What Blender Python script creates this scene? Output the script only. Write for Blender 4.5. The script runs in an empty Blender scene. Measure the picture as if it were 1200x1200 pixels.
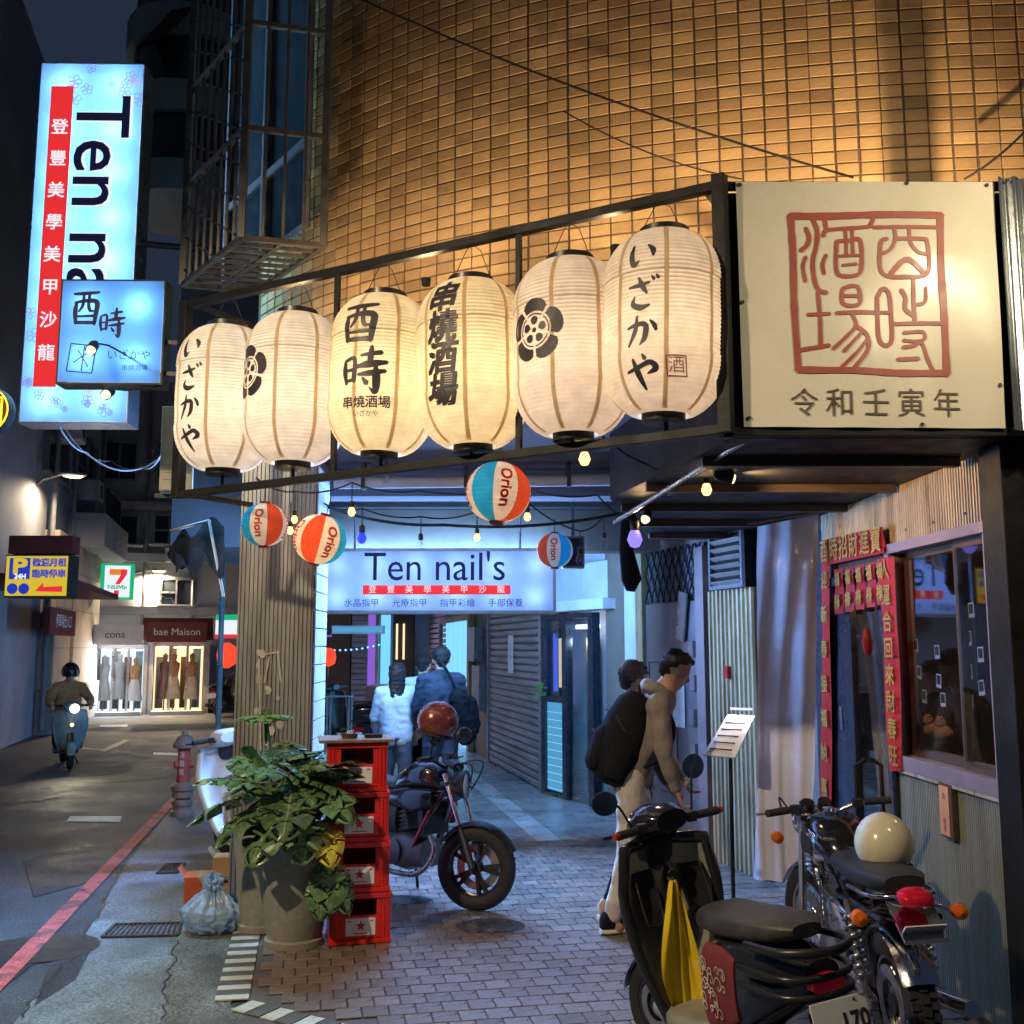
import bpy, bmesh, math, random
from mathutils import Vector, Matrix, noise as mnoise
rng = random.Random(7)
scene = bpy.context.scene
COL = scene.collection
R = math.radians

# ------------------------------------------------------------------ camera
CAM_H = 1.8
PITCH = math.atan(157 / 1200)
cam = bpy.data.cameras.new('camera')
cam.sensor_width = 36; cam.lens = 36; cam.clip_start = .05; cam.clip_end = 600
camo = bpy.data.objects.new('camera', cam); COL.objects.link(camo)
camo.location = (0, 0, CAM_H); camo.rotation_euler = (math.pi / 2 + PITCH, 0, 0)
scene.camera = camo
# ------------------------------------------------------------------ world: night sky over a city
w = bpy.data.worlds.new('World'); scene.world = w; w.use_nodes = True
wn = w.node_tree
sky = wn.nodes.new('ShaderNodeTexSky'); sky.sky_type = 'NISHITA'; sky.sun_disc = False
sky.sun_elevation = R(-4); sky.sun_rotation = R(200)
bg = wn.nodes['Background']
mix = wn.nodes.new('ShaderNodeMix'); mix.data_type = 'RGBA'; mix.inputs['Factor'].default_value = .93
mix.inputs[7].default_value = (.085, .13, .24, 1)
wn.links.new(sky.outputs[0], mix.inputs[6]); wn.links.new(mix.outputs[2], bg.inputs[0])
bg.inputs[1].default_value = .21
scene.view_settings.view_transform = 'Standard'; scene.view_settings.look = 'None'
scene.view_settings.exposure = 0; scene.view_settings.gamma = 1
scene.render.engine = 'CYCLES'
scene.cycles.use_denoising = True
scene.cycles.use_adaptive_sampling = True; scene.cycles.adaptive_threshold = .03; scene.cycles.adaptive_min_samples = 24
scene.cycles.max_bounces = 7; scene.cycles.diffuse_bounces = 4; scene.cycles.glossy_bounces = 4
scene.cycles.transparent_max_bounces = 12
scene.cycles.sample_clamp_indirect = 6
scene.cycles.caustics_reflective = False; scene.cycles.caustics_refractive = False

# ------------------------------------------------------------------ geometry helpers
SP, CP = math.sin(PITCH), math.cos(PITCH)
def ray(u, v):
    a = (u - 600) / 1200; b = (600 - v) / 1200
    return Vector((a, CP - b * SP, SP + b * CP))
def at(u, v, Y):
    d = ray(u, v); return Vector((0, 0, CAM_H)) + d * (Y / d.y)
def G(u, v, z=0):
    d = ray(u, v); return Vector((0, 0, CAM_H)) + d * ((z - CAM_H) / d.z)
def frame(o, xd):
    """upright plane: local x along xd, local z up, local -y towards the viewer"""
    x = Vector((xd[0], xd[1], 0)).normalized(); z = Vector((0, 0, 1)); y = z.cross(x)
    m = Matrix((x, y, z)).transposed().to_4x4(); m.translation = Vector(o); return m
def hit(u, v, F, off=0):
    """where the line of sight through a point of the picture meets an upright plane -> local x, z"""
    n = F.col[1].to_3d(); o = F.translation + n * off; d = ray(u, v); c = Vector((0, 0, CAM_H))
    t = (o - c).dot(n) / d.dot(n); p = F.inverted() @ (c + d * t); return p.x, p.z

class MB:
    def __init__(s): s.v = []; s.f = []
    def add(s, vs, fs, M=None):
        k = len(s.v)
        s.v += [(M @ Vector(p)) if M is not None else Vector(p) for p in vs]
        s.f += [tuple(i + k for i in f) for f in fs]; return s
    def box(s, x0, x1, y0, y1, z0, z1, M=None):
        vs = [(x, y, z) for x in (x0, x1) for y in (y0, y1) for z in (z0, z1)]
        return s.add(vs, [(0, 1, 3, 2), (4, 6, 7, 5), (0, 4, 5, 1), (2, 3, 7, 6), (0, 2, 6, 4), (1, 5, 7, 3)], M)
    def cbox(s, c, sz, M=None):
        return s.box(c[0] - sz[0] / 2, c[0] + sz[0] / 2, c[1] - sz[1] / 2, c[1] + sz[1] / 2, c[2] - sz[2] / 2, c[2] + sz[2] / 2, M)
    def tube(s, pts, r, n=8, M=None, caps=True):
        pts = [Vector(p) for p in pts]
        rs = r if isinstance(r, (list, tuple)) else [r] * len(pts)
        vs = []; fs = []; prev = None
        for i, p in enumerate(pts):
            d = (pts[min(i + 1, len(pts) - 1)] - pts[max(i - 1, 0)]).normalized()
            if prev is None:
                a = Vector((0, 0, 1)) if abs(d.z) < .9 else Vector((1, 0, 0)); e = d.cross(a).normalized()
            else:
                e = (prev - d * prev.dot(d)).normalized()
            prev = e; g = d.cross(e)
            for k in range(n):
                t = 2 * math.pi * k / n; vs.append(p + (e * math.cos(t) + g * math.sin(t)) * rs[i])
        for i in range(len(pts) - 1):
            for k in range(n):
                a = i * n + k; b = i * n + (k + 1) % n; fs.append((a, b, b + n, a + n))
        if caps:
            fs.append(tuple(range(n))[::-1]); fs.append(tuple(range((len(pts) - 1) * n, len(pts) * n)))
        return s.add(vs, fs, M)
    def bar(s, a, b, w, h=None, M=None):
        """square bar from a to b"""
        h = h or w; a = Vector(a); b = Vector(b); d = (b - a); L = d.length; d.normalize()
        up = Vector((0, 0, 1)) if abs(d.z) < .95 else Vector((1, 0, 0))
        x = d.cross(up).normalized(); y = x.cross(d)
        vs = [p + x * (sx * w / 2) + y * (sy * h / 2) for p in (a, b) for sx, sy in ((-1, -1), (1, -1), (1, 1), (-1, 1))]
        return s.add(vs, [(3, 2, 1, 0), (4, 5, 6, 7), (0, 1, 5, 4), (1, 2, 6, 5), (2, 3, 7, 6), (3, 0, 4, 7)], M)
    def lathe(s, prof, n=24, M=None, cap=True, arc=2 * math.pi):
        vs = []; fs = []; full = arc > 6.28; m = n if full else n + 1
        for r, z in prof:
            for k in range(m):
                t = arc * k / n; vs.append((r * math.cos(t), r * math.sin(t), z))
        for i in range(len(prof) - 1):
            for k in range(n):
                a = i * m + k; b = i * m + (k + 1) % m; fs.append((a, b, b + m, a + m))
        if cap and full:
            if prof[0][0] > 1e-6: fs.append(tuple(range(m))[::-1])
            if prof[-1][0] > 1e-6: fs.append(tuple(range((len(prof) - 1) * m, len(prof) * m)))
        return s.add(vs, fs, M)
    def prism(s, poly, d, M=None):
        """polygon in local xz, thickness d along +y from 0"""
        n = len(poly); vs = [(x, 0, z) for x, z in poly] + [(x, d, z) for x, z in poly]
        fs = [tuple(range(n)), tuple(range(n, 2 * n))[::-1]] + [(i, i + n, (i + 1) % n + n, (i + 1) % n) for i in range(n)]
        return s.add(vs, fs, M)
    def grid(s, fn, nu, nv, M=None):
        vs = [fn(i / nu, j / nv) for j in range(nv + 1) for i in range(nu + 1)]
        fs = [(j * (nu + 1) + i, j * (nu + 1) + i + 1, (j + 1) * (nu + 1) + i + 1, (j + 1) * (nu + 1) + i) for j in range(nv) for i in range(nu)]
        return s.add(vs, fs, M)
    def loft(s, secs, n=20, M=None, caps=True):
        """secs: (x, y, z, half width y, half height z, power[, tilt]) rings across x"""
        vs = []; fs = []
        for q in secs:
            x, y, z, hw, hh, pw = q[:6]; tl = q[6] if len(q) > 6 else 0
            for k in range(n):
                t = 2 * math.pi * k / n; c, d = math.cos(t), math.sin(t)
                yy = hw * math.copysign(abs(c) ** (2 / pw), c); zz = hh * math.copysign(abs(d) ** (2 / pw), d)
                vs.append((x - zz * math.sin(tl), y + yy, z + zz * math.cos(tl)))
        for i in range(len(secs) - 1):
            for k in range(n):
                a = i * n + k; b = i * n + (k + 1) % n; fs.append((a, b, b + n, a + n))
        if caps:
            fs.append(tuple(range(n))[::-1]); fs.append(tuple(range((len(secs) - 1) * n, len(secs) * n)))
        return s.add(vs, fs, M)
    def mesh(s, name, mat=None, bev=0, smooth=None, seg=2):
        me = bpy.data.meshes.new(name); me.from_pydata([tuple(p) for p in s.v], [], s.f)
        bm = bmesh.new(); bm.from_mesh(me)
        bmesh.ops.recalc_face_normals(bm, faces=bm.faces)
        if bev:
            ed = [e for e in bm.edges if len(e.link_faces) == 2 and e.calc_face_angle(0) > R(30)]
            bmesh.ops.bevel(bm, geom=ed, offset=bev, segments=seg, affect='EDGES', profile=.5, clamp_overlap=True)
        bm.to_mesh(me); bm.free()
        if smooth is not None:
            for p in me.polygons: p.use_smooth = True
            me.set_sharp_from_angle(angle=R(smooth))
        if mat: me.materials.append(MAT[mat] if isinstance(mat, str) else mat)
        me.update(); return me
    def build(s, name, mat, parent=None, bev=0, smooth=None, M=None, world=False):
        o = bpy.data.objects.new(name, s.mesh(name, mat, bev, smooth)); COL.objects.link(o)
        if parent is not None:
            o.parent = parent
            if world: o.matrix_parent_inverse = wmat(parent).inverted()
        if M is not None: o.matrix_basis = M
        return o

def wmat(o):
    m = o.matrix_basis.copy()
    while o.parent is not None:
        m = o.parent.matrix_basis @ o.matrix_parent_inverse @ m; o = o.parent
    return m
def tag(o, label, cat, group=None, kind=None):
    if label: o['label'] = label
    if cat: o['category'] = cat
    if group: o['group'] = group
    if kind: o['kind'] = kind
    return o
def thing(name, label, cat, M=None, group=None, parent=None):
    o = bpy.data.objects.new(name, None); COL.objects.link(o); o.empty_display_size = .1
    if M is not None: o.matrix_basis = M if isinstance(M, Matrix) else Matrix.Translation(Vector(M))
    if parent is not None: o.parent = parent
    return tag(o, label, cat, group)
def T(x, y, z): return Matrix.Translation((x, y, z))
def Rz(a): return Matrix.Rotation(a, 4, 'Z')
def Rx(a): return Matrix.Rotation(a, 4, 'X')
def Ry(a): return Matrix.Rotation(a, 4, 'Y')
def copy_tree(o, parent=None):
    c = o.copy(); COL.objects.link(c); c.parent = parent
    for ch in [q for q in o.children]: copy_tree(ch, c)
    return c
def lamp(name, kind, loc, power, color, size=.05, parent=None, direction=None, spot=None, sy=None, blend=.6, gl=True):
    L = bpy.data.lights.new(name, kind); L.energy = power; L.color = color
    if kind == 'AREA':
        L.size = size
        if sy: L.shape = 'RECTANGLE'; L.size_y = sy
    else: L.shadow_soft_size = size
    if kind == 'SPOT': L.spot_size = R(spot); L.spot_blend = blend
    o = bpy.data.objects.new(name, L); COL.objects.link(o)
    m = Matrix.Translation(Vector(loc))
    if direction is not None: m = m @ Vector(direction).to_track_quat('-Z', 'Y').to_matrix().to_4x4()
    if parent is not None:
        o.parent = parent; o.matrix_parent_inverse = wmat(parent).inverted()
    o.matrix_basis = m
    if not gl: o.visible_glossy = False
    return o
def tex_mesh(body, size, bold=0, line=1.0, align='CENTER', shear=0):
    c = bpy.data.curves.new('t', 'FONT'); c.body = body; c.size = size; c.align_x = align; c.align_y = 'CENTER'
    c.space_line = line; c.shear = shear; c.resolution_u = 3; c.fill_mode = 'FRONT'
    o = bpy.data.objects.new('t', c); COL.objects.link(o)
    bpy.context.view_layer.update()
    me = bpy.data.meshes.new_from_object(o.evaluated_get(bpy.context.evaluated_depsgraph_get()))
    vs = [v.co.copy() for v in me.vertices]; fs = [tuple(p.vertices) for p in me.polygons]
    bpy.data.objects.remove(o); bpy.data.curves.remove(c); bpy.data.meshes.remove(me)
    if bold:                       # heavier weight: the glyph laid over itself, a little aside each time
        v0, f0, n = vs, fs, len(vs); vs, fs = [], []
        for k, (dx, dy) in enumerate(((-1, -1), (1, -1), (-1, 1), (1, 1))):
            vs += [v + Vector((dx * bold, dy * bold, k * .0002)) for v in v0]; fs += [tuple(i + k * n for i in f) for f in f0]
    return vs, fs
def txt(name, body, size, mat, parent, x, z, off=.003, rot=0, bold=0, line=1.0, align='CENTER', sx=1, F=None, shear=0):
    """flat lettering on the -y face of the parent frame"""
    vs, fs = tex_mesh(body, size, bold, line, align, shear); c, s_ = math.cos(rot), math.sin(rot)
    mb = MB(); mb.add([(x + sx * (p.x * c - p.y * s_), -off - p.z, z + p.x * s_ + p.y * c) for p in vs], fs, F)
    me = bpy.data.meshes.new(name); me.from_pydata([tuple(p) for p in mb.v], [], mb.f); me.materials.append(MAT[mat])
    o = bpy.data.objects.new(name, me); COL.objects.link(o); o.parent = parent; return o
def catmull(pts, k=6):
    pts = [Vector(p) for p in pts]
    if len(pts) < 3:
        return [pts[0].lerp(pts[-1], i / k) for i in range(k + 1)]
    q = [pts[0] * 2 - pts[1]] + pts + [pts[-1] * 2 - pts[-2]]; out = []
    for i in range(1, len(q) - 2):
        a, b, c, d = q[i - 1:i + 3]
        for j in range(k):
            t = j / k
            out.append(.5 * (2 * b + (c - a) * t + (2 * a - 5 * b + 4 * c - d) * t * t + (3 * b - a - 3 * c + d) * t ** 3))
    out.append(pts[-1]); return out
def stroke(mb, pts, mapf, k=6, jit=0):
    """brush stroke: (x, y, width) points -> ribbon, mapf(x, y) -> 3d"""
    p = catmull(pts, k); n = len(p); L = []; Rr = []
    for i in range(n):
        d = p[min(i + 1, n - 1)] - p[max(i - 1, 0)]; d = Vector((d.x, d.y)); d = d.normalized() if d.length > 1e-9 else Vector((1, 0))
        h = max(p[i].z, .001) / 2 * (1 + (rng.uniform(-jit, jit) if jit else 0)); nn = Vector((-d.y, d.x)) * h
        L.append((p[i].x + nn.x, p[i].y + nn.y)); Rr.append((p[i].x - nn.x, p[i].y - nn.y))
    d0 = (p[0] - p[1]); d1 = (p[-1] - p[-2])
    def capp(a, d):
        d = Vector((d.x, d.y)); d = d.normalized() if d.length > 1e-9 else Vector((0, 0)); return (a.x + d.x * a.z * .45, a.y + d.y * a.z * .45)
    vs = [mapf(*q) for q in L] + [mapf(*q) for q in Rr] + [mapf(*capp(p[0], d0)), mapf(*capp(p[-1], d1))]
    fs = [(i, i + 1, n + i + 1, n + i) for i in range(n - 1)] + [(2 * n, 0, n), (2 * n + 1, 2 * n - 1, n - 1)]
    mb.add(vs, fs)
HIRA = {
 'い': [[(.2, .85, .05), (.15, .5, .11), (.24, .2, .12), (.42, .32, .02)], [(.66, .82, .04), (.82, .64, .11), (.84, .44, .05)]],
 'ざ': [[(.08, .70, .05), (.42, .73, .09), (.74, .80, .05)], [(.40, .97, .05), (.52, .70, .11), (.66, .47, .05)],
       [(.28, .40, .03), (.22, .17, .11), (.46, .04, .12), (.74, .10, .05)], [(.80, 1.0, .03), (.87, .89, .08)], [(.94, 1.03, .03), (1.0, .93, .08)]],
 'か': [[(.05, .63, .05), (.36, .72, .09), (.62, .68, .11), (.60, .32, .12), (.44, .10, .03)], [(.36, .98, .04), (.30, .55, .10), (.08, .08, .05)],
       [(.76, .82, .04), (.88, .68, .09), (.94, .52, .07)]],
 'や': [[(.03, .50, .05), (.4, .62, .09), (.76, .74, .10), (.92, .56, .12), (.66, .42, .03)], [(.52, .99, .04), (.60, .86, .09)],
       [(.22, .86, .06), (.38, .42, .12), (.56, .0, .05)]],
 '酉': [[(.08, .93, .06), (.5, .95, .09), (.95, .99, .06)], [(.18, .68, .06), (.14, .4, .11), (.17, .02, .08)],
       [(.12, .66, .06), (.5, .72, .09), (.88, .68, .12), (.86, .3, .11), (.82, .0, .08)], [(.42, .95, .06), (.40, .6, .08), (.26, .38, .04)],
       [(.62, .95, .06), (.60, .6, .08), (.66, .42, .08), (.80, .42, .03)], [(.2, .24, .05), (.8, .26, .07)], [(.18, .05, .08), (.82, .05, .09)]],
 '時': [[(.06, .74, .05), (.05, .48, .09), (.10, .2, .05)], [(.06, .73, .05), (.30, .76, .07), (.29, .26, .08)], [(.08, .5, .04), (.28, .52, .06)], [(.10, .26, .05), (.28, .29, .06)],
       [(.46, .84, .05), (.92, .90, .08)], [(.70, 1.04, .05), (.68, .8, .10), (.66, .62, .06)], [(.36, .58, .06), (.7, .64, .11), (1.05, .68, .06)],
       [(.40, .40, .05), (.7, .43, .09), (1.02, .48, .06)], [(.80, .60, .06), (.82, .3, .12), (.80, .0, .08), (.66, .10, .02)], [(.50, .32, .04), (.60, .2, .09)]],
}

def light_box(t, F, W, H, D, face, nx, nz, power, color, rim=.012, case='alu', front='face'):
    """open white-lined case, lamps inside, translucent printed face in front"""
    mb = MB(); e = .01
    mb.box(0, W, D - e, D, 0, H, F); mb.box(0, e, .0, D - e, 0, H, F); mb.box(W - e, W, .0, D - e, 0, H, F); mb.box(e, W - e, .0, D - e, 0, e, F); mb.box(e, W - e, .0, D - e, H - e, H, F)
    mb.build('case', case, t, world=True)
    MB().box(e, W - e, D - e - .004, D - e - .002, e, H - e, F).build('reflector', 'wall_white', t, world=True)
    MB().grid(lambda u, v: F @ Vector((rim + u * (W - 2 * rim), -.004, rim + v * (H - 2 * rim))), 1, 1).build(front, face, t, world=True)
    for i in range(nx):
        for k in range(nz): lamp('tube_light', 'POINT', F @ Vector((W * (i + .5) / nx, D * .55, H * (k + .5) / nz)), power, color, .03, t)
# ------------------------------------------------------------------ materials
MAT = {}
def pm(name, col, rough=.6, metal=0, var=.2, sc=6, bump=0, bsc=60, spec=.5, em=None, es=0, coat=0, sheen=0, dirt=None, dsc=2.5, rnd=0, stretch=None, speck=0, ssc=90, dlo=.5, dhi=.72):
    m = bpy.data.materials.new(name); m.use_nodes = True; nt = m.node_tree; N = nt.nodes; L = nt.links; b = N['Principled BSDF']
    tc = N.new('ShaderNodeTexCoord'); src = tc.outputs['Object']
    if stretch:
        mp = N.new('ShaderNodeMapping'); mp.inputs['Scale'].default_value = stretch; L.new(src, mp.inputs[0]); src = mp.outputs[0]
    nz = N.new('ShaderNodeTexNoise'); nz.inputs['Scale'].default_value = sc; nz.inputs['Detail'].default_value = 7; nz.inputs['Roughness'].default_value = .62
    L.new(src, nz.inputs['Vector'])
    mr = N.new('ShaderNodeMapRange'); mr.inputs[1].default_value = .3; mr.inputs[2].default_value = .7; mr.inputs[3].default_value = 1 - var; mr.inputs[4].default_value = 1 + var
    L.new(nz.outputs[0], mr.inputs[0]); val = mr.outputs[0]
    if speck:                      # aggregate grain
        vn = N.new('ShaderNodeTexNoise'); vn.inputs['Scale'].default_value = ssc; vn.inputs['Detail'].default_value = 3; L.new(src, vn.inputs['Vector'])
        vr = N.new('ShaderNodeMapRange'); vr.inputs[1].default_value = .35; vr.inputs[2].default_value = .65; vr.inputs[3].default_value = 1 - speck; vr.inputs[4].default_value = 1 + speck; L.new(vn.outputs[0], vr.inputs[0])
        vm = N.new('ShaderNodeMath'); vm.operation = 'MULTIPLY'; L.new(val, vm.inputs[0]); L.new(vr.outputs[0], vm.inputs[1]); val = vm.outputs[0]
    if rnd:
        oi = N.new('ShaderNodeObjectInfo'); ge = N.new('ShaderNodeNewGeometry'); ad = N.new('ShaderNodeMath'); ad.operation = 'ADD'
        L.new(oi.outputs['Random'], ad.inputs[0]); L.new(ge.outputs['Random Per Island'], ad.inputs[1])
        fr = N.new('ShaderNodeMath'); fr.operation = 'FRACT'; L.new(ad.outputs[0], fr.inputs[0])
        m2 = N.new('ShaderNodeMapRange'); m2.inputs[3].default_value = 1 - rnd; m2.inputs[4].default_value = 1 + rnd * .8; L.new(fr.outputs[0], m2.inputs[0])
        mu = N.new('ShaderNodeMath'); mu.operation = 'MULTIPLY'; L.new(val, mu.inputs[0]); L.new(m2.outputs[0], mu.inputs[1]); val = mu.outputs[0]
    sc_ = N.new('ShaderNodeVectorMath'); sc_.operation = 'SCALE'; sc_.inputs[0].default_value = col[:3]; L.new(val, sc_.inputs['Scale']); out = sc_.outputs[0]
    if dirt:
        n2 = N.new('ShaderNodeTexNoise'); n2.inputs['Scale'].default_value = dsc; n2.inputs['Detail'].default_value = 5; L.new(src, n2.inputs['Vector'])
        r2 = N.new('ShaderNodeMapRange'); r2.inputs[1].default_value = dlo; r2.inputs[2].default_value = dhi; r2.inputs[4].default_value = .85; L.new(n2.outputs[0], r2.inputs[0])
        mx = N.new('ShaderNodeMix'); mx.data_type = 'RGBA'; L.new(r2.outputs[0], mx.inputs[0]); L.new(out, mx.inputs[6]); mx.inputs[7].default_value = (*dirt, 1); out = mx.outputs[2]
    L.new(out, b.inputs['Base Color'])
    rr = N.new('ShaderNodeMapRange'); rr.inputs[1].default_value = .3; rr.inputs[2].default_value = .7; rr.inputs[3].default_value = max(rough - .12, .02); rr.inputs[4].default_value = min(rough + .12, 1)
    L.new(nz.outputs[0], rr.inputs[0]); L.new(rr.outputs[0], b.inputs['Roughness'])
    b.inputs['Metallic'].default_value = metal; b.inputs['Specular IOR Level'].default_value = spec
    if coat: b.inputs['Coat Weight'].default_value = coat; b.inputs['Coat Roughness'].default_value = .06
    if em: b.inputs['Emission Color'].default_value = (*em, 1); b.inputs['Emission Strength'].default_value = es
    if bump:
        nb = N.new('ShaderNodeTexNoise'); nb.inputs['Scale'].default_value = bsc; nb.inputs['Detail'].default_value = 4; L.new(src, nb.inputs['Vector'])
        bp = N.new('ShaderNodeBump'); bp.inputs['Strength'].default_value = bump; bp.inputs['Distance'].default_value = .02; L.new(nb.outputs[0], bp.inputs['Height']); L.new(bp.outputs[0], b.inputs['Normal'])
    MAT[name] = m; return m
def emis(name, col, s, base=(.025, .025, .025), var=0, sc=3):
    """an emissive face: lit signs, lamps, and shop walls given a glow"""
    m = bpy.data.materials.new(name); m.use_nodes = True; nt = m.node_tree; b = nt.nodes['Principled BSDF']
    b.inputs['Base Color'].default_value = (*base, 1); b.inputs['Roughness'].default_value = .5; b.inputs['Specular IOR Level'].default_value = .12
    b.inputs['Emission Color'].default_value = (*col, 1); b.inputs['Emission Strength'].default_value = s
    MAT[name] = m; return m
def glass(name, tint=(.8, .85, .9), refl=.12, rough=.03):
    m = bpy.data.materials.new(name); m.use_nodes = True; nt = m.node_tree; N = nt.nodes; L = nt.links; N.remove(N['Principled BSDF']); o = N['Material Output']
    t = N.new('ShaderNodeBsdfTransparent'); t.inputs[0].default_value = (*tint, 1)
    g = N.new('ShaderNodeBsdfGlossy'); g.inputs['Roughness'].default_value = rough
    f = N.new('ShaderNodeLayerWeight'); f.inputs[0].default_value = .5; pw = N.new('ShaderNodeMath'); pw.operation = 'POWER'; pw.inputs[1].default_value = 4; L.new(f.outputs['Facing'], pw.inputs[0])
    a = N.new('ShaderNodeMath'); a.operation = 'ADD'; a.use_clamp = True; a.inputs[1].default_value = refl; L.new(pw.outputs[0], a.inputs[0]); x = N.new('ShaderNodeMixShader'); L.new(a.outputs[0], x.inputs[0]); L.new(t.outputs[0], x.inputs[1]); L.new(g.outputs[0], x.inputs[2]); L.new(x.outputs[0], o.inputs[0])
    MAT[name] = m; return m
def paper(name, dif, tra, mixf=.55, noise_sc=14, rough=.4):
    m = bpy.data.materials.new(name); m.use_nodes = True; nt = m.node_tree; N = nt.nodes; L = nt.links; N.remove(N['Principled BSDF']); o = N['Material Output']
    tc = N.new('ShaderNodeTexCoord'); nz = N.new('ShaderNodeTexNoise'); nz.inputs['Scale'].default_value = noise_sc; nz.inputs['Detail'].default_value = 6; L.new(tc.outputs['Object'], nz.inputs['Vector'])
    mr = N.new('ShaderNodeMapRange'); mr.inputs[1].default_value = .3; mr.inputs[2].default_value = .7; mr.inputs[3].default_value = .86; mr.inputs[4].default_value = 1.08; L.new(nz.outputs[0], mr.inputs[0])
    def scl(c):
        v = N.new('ShaderNodeVectorMath'); v.operation = 'SCALE'; v.inputs[0].default_value = c; L.new(mr.outputs[0], v.inputs['Scale']); return v.outputs[0]
    d = N.new('ShaderNodeBsdfDiffuse'); L.new(scl(dif), d.inputs[0]); t = N.new('ShaderNodeBsdfTranslucent'); L.new(scl(tra), t.inputs[0])
    x = N.new('ShaderNodeMixShader'); x.inputs[0].default_value = mixf; L.new(d.outputs[0], x.inputs[1]); L.new(t.outputs[0], x.inputs[2]); L.new(x.outputs[0], o.inputs[0])
    MAT[name] = m; return m

pm('asphalt', (.066, .066, .068), .62, var=.4, sc=1.3, bump=.8, bsc=60, dirt=(.11, .11, .112), dsc=.8, speck=.55, ssc=70)
pm('gutter', (.17, .168, .16), .55, var=.35, sc=2.5, bump=.7, bsc=60, dirt=(.075, .075, .072), dsc=1.9, speck=.45, ssc=70)
pm('apron', (.15, .135, .11), .7, var=.4, sc=5, bump=.9, bsc=70, dirt=(.075, .068, .058), dsc=2.2, speck=.5, ssc=80)
pm('brick', (.17, .125, .1), .33, var=.3, sc=7, bump=.3, bsc=50, dirt=(.085, .07, .064), dsc=2.6, rnd=.2, speck=.2, ssc=120)
pm('mortar', (.1, .08, .068), .8, var=.2)
pm('slab_grey', (.27, .275, .29), .3, var=.2, sc=3, bump=.12, bsc=60, dirt=(.12, .12, .13))
pm('slab_light', (.44, .45, .46), .3, var=.2, sc=3, bump=.12, bsc=60, dirt=(.2, .2, .2))
pm('slab_pink', (.33, .26, .25), .3, var=.2, sc=3, bump=.12, bsc=60, dirt=(.17, .14, .14))
pm('border_cream', (.5, .44, .33), .6, var=.25, sc=9, bump=.3, dirt=(.22, .2, .16))
pm('border_dark', (.1, .085, .075), .6, var=.25, sc=9, bump=.3)
pm('red_paint', (.5, .10, .085), .6, var=.35, sc=12, bump=.5, bsc=60, dirt=(.12, .07, .07), dsc=5, speck=.3, dlo=.52, dhi=.62)
pm('white_paint', (.55, .55, .52), .6, var=.25, sc=6, bump=.2, dirt=(.25, .25, .24))
pm('yellow_paint', (.5, .42, .2), .6, var=.25, sc=6, dirt=(.2, .18, .1))
pm('iron', (.06, .06, .062), .5, .6, var=.3, sc=8, bump=.3, bsc=70)
pm('tile', (.43, .28, .145), .62, var=.2, sc=9, bump=.15, bsc=60, rnd=.3, spec=.3, dirt=(.27, .16, .08), dsc=1.3)
pm('grout', (.10, .07, .045), .85, var=.2, sc=12)
pm('concrete', (.2, .2, .21), .8, var=.2, sc=2, bump=.25, bsc=25, dirt=(.12, .12, .12))
pm('concrete_dark', (.12, .122, .135), .8, var=.3, sc=1.5, bump=.2, bsc=20)
pm('ceiling', (.095, .09, .095), .8, var=.25, sc=1.8, bump=.15, bsc=20, dirt=(.08, .08, .09))
pm('black_metal', (.011, .0105, .01), .55, .1, spec=.3, var=.3, sc=7, bump=.1, bsc=40, dirt=(.024, .02, .016))
pm('dark_metal', (.05, .05, .052), .45, .6, var=.3, sc=5, bump=.08)
pm('grille_metal', (.10, .095, .09), .42, .6, var=.35, sc=9, dirt=(.1, .075, .05))
pm('galv', (.42, .45, .46), .28, .85, var=.2, sc=5, bump=.05, stretch=(1, 1, .3))
pm('clad', (.28, .27, .26), .38, .35, var=.22, sc=3, bump=.06, stretch=(4, 4, .5), dirt=(.2, .17, .14))
pm('clad_wall', (.25, .245, .18), .4, .3, var=.25, sc=3, bump=.06, stretch=(4, 4, .5), dirt=(.18, .17, .13))
pm('clad_gold', (.52, .41, .25), .35, .45, var=.22, sc=3, bump=.06, stretch=(4, 4, .5), dirt=(.26, .19, .12))
pm('wood_dark', (.07, .042, .028), .55, var=.35, sc=5, bump=.2, stretch=(1, 1, 8))
pm('wood', (.2, .12, .06), .5, var=.3, sc=5, bump=.15, stretch=(8, 1, 1))
pm('frame_pink', (.26, .19, .18), .42, .3, var=.15)
pm('alu', (.35, .36, .38), .35, .8, var=.15, sc=8)
pm('chrome', (.75, .75, .76), .1, 1, var=.05, sc=8)
pm('steel', (.42, .4, .38), .3, .9, var=.2, sc=8)
pm('rubber', (.018, .018, .019), .75, var=.25, sc=10, bump=.15, bsc=80)
pm('black_plastic', (.014, .014, .015), .35, var=.3, sc=8, bump=.05)
pm('black_gloss', (.012, .012, .014), .12, var=.1, coat=.8)
pm('black_paint', (.02, .021, .025), .2, .2, var=.1, coat=.6)
pm('grey_plastic', (.26, .25, .2), .5, var=.2, sc=6, bump=.12, bsc=150)
pm('seat_leather', (.05, .04, .034), .5, var=.25, sc=10, bump=.15, bsc=110)
pm('seat_black', (.018, .018, .018), .45, var=.2, sc=10, bump=.2, bsc=110)
pm('red_plastic', (.62, .02, .014), .38, var=.12, sc=4, bump=.04, dirt=(.4, .03, .02))
pm('white_label', (.72, .7, .66), .5, var=.08, sc=14)
pm('red_star', (.5, .03, .03), .5)
pm('terrazzo', (.27, .25, .2), .62, var=.2, sc=28, bump=.2, bsc=110, dirt=(.19, .17, .135))
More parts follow.
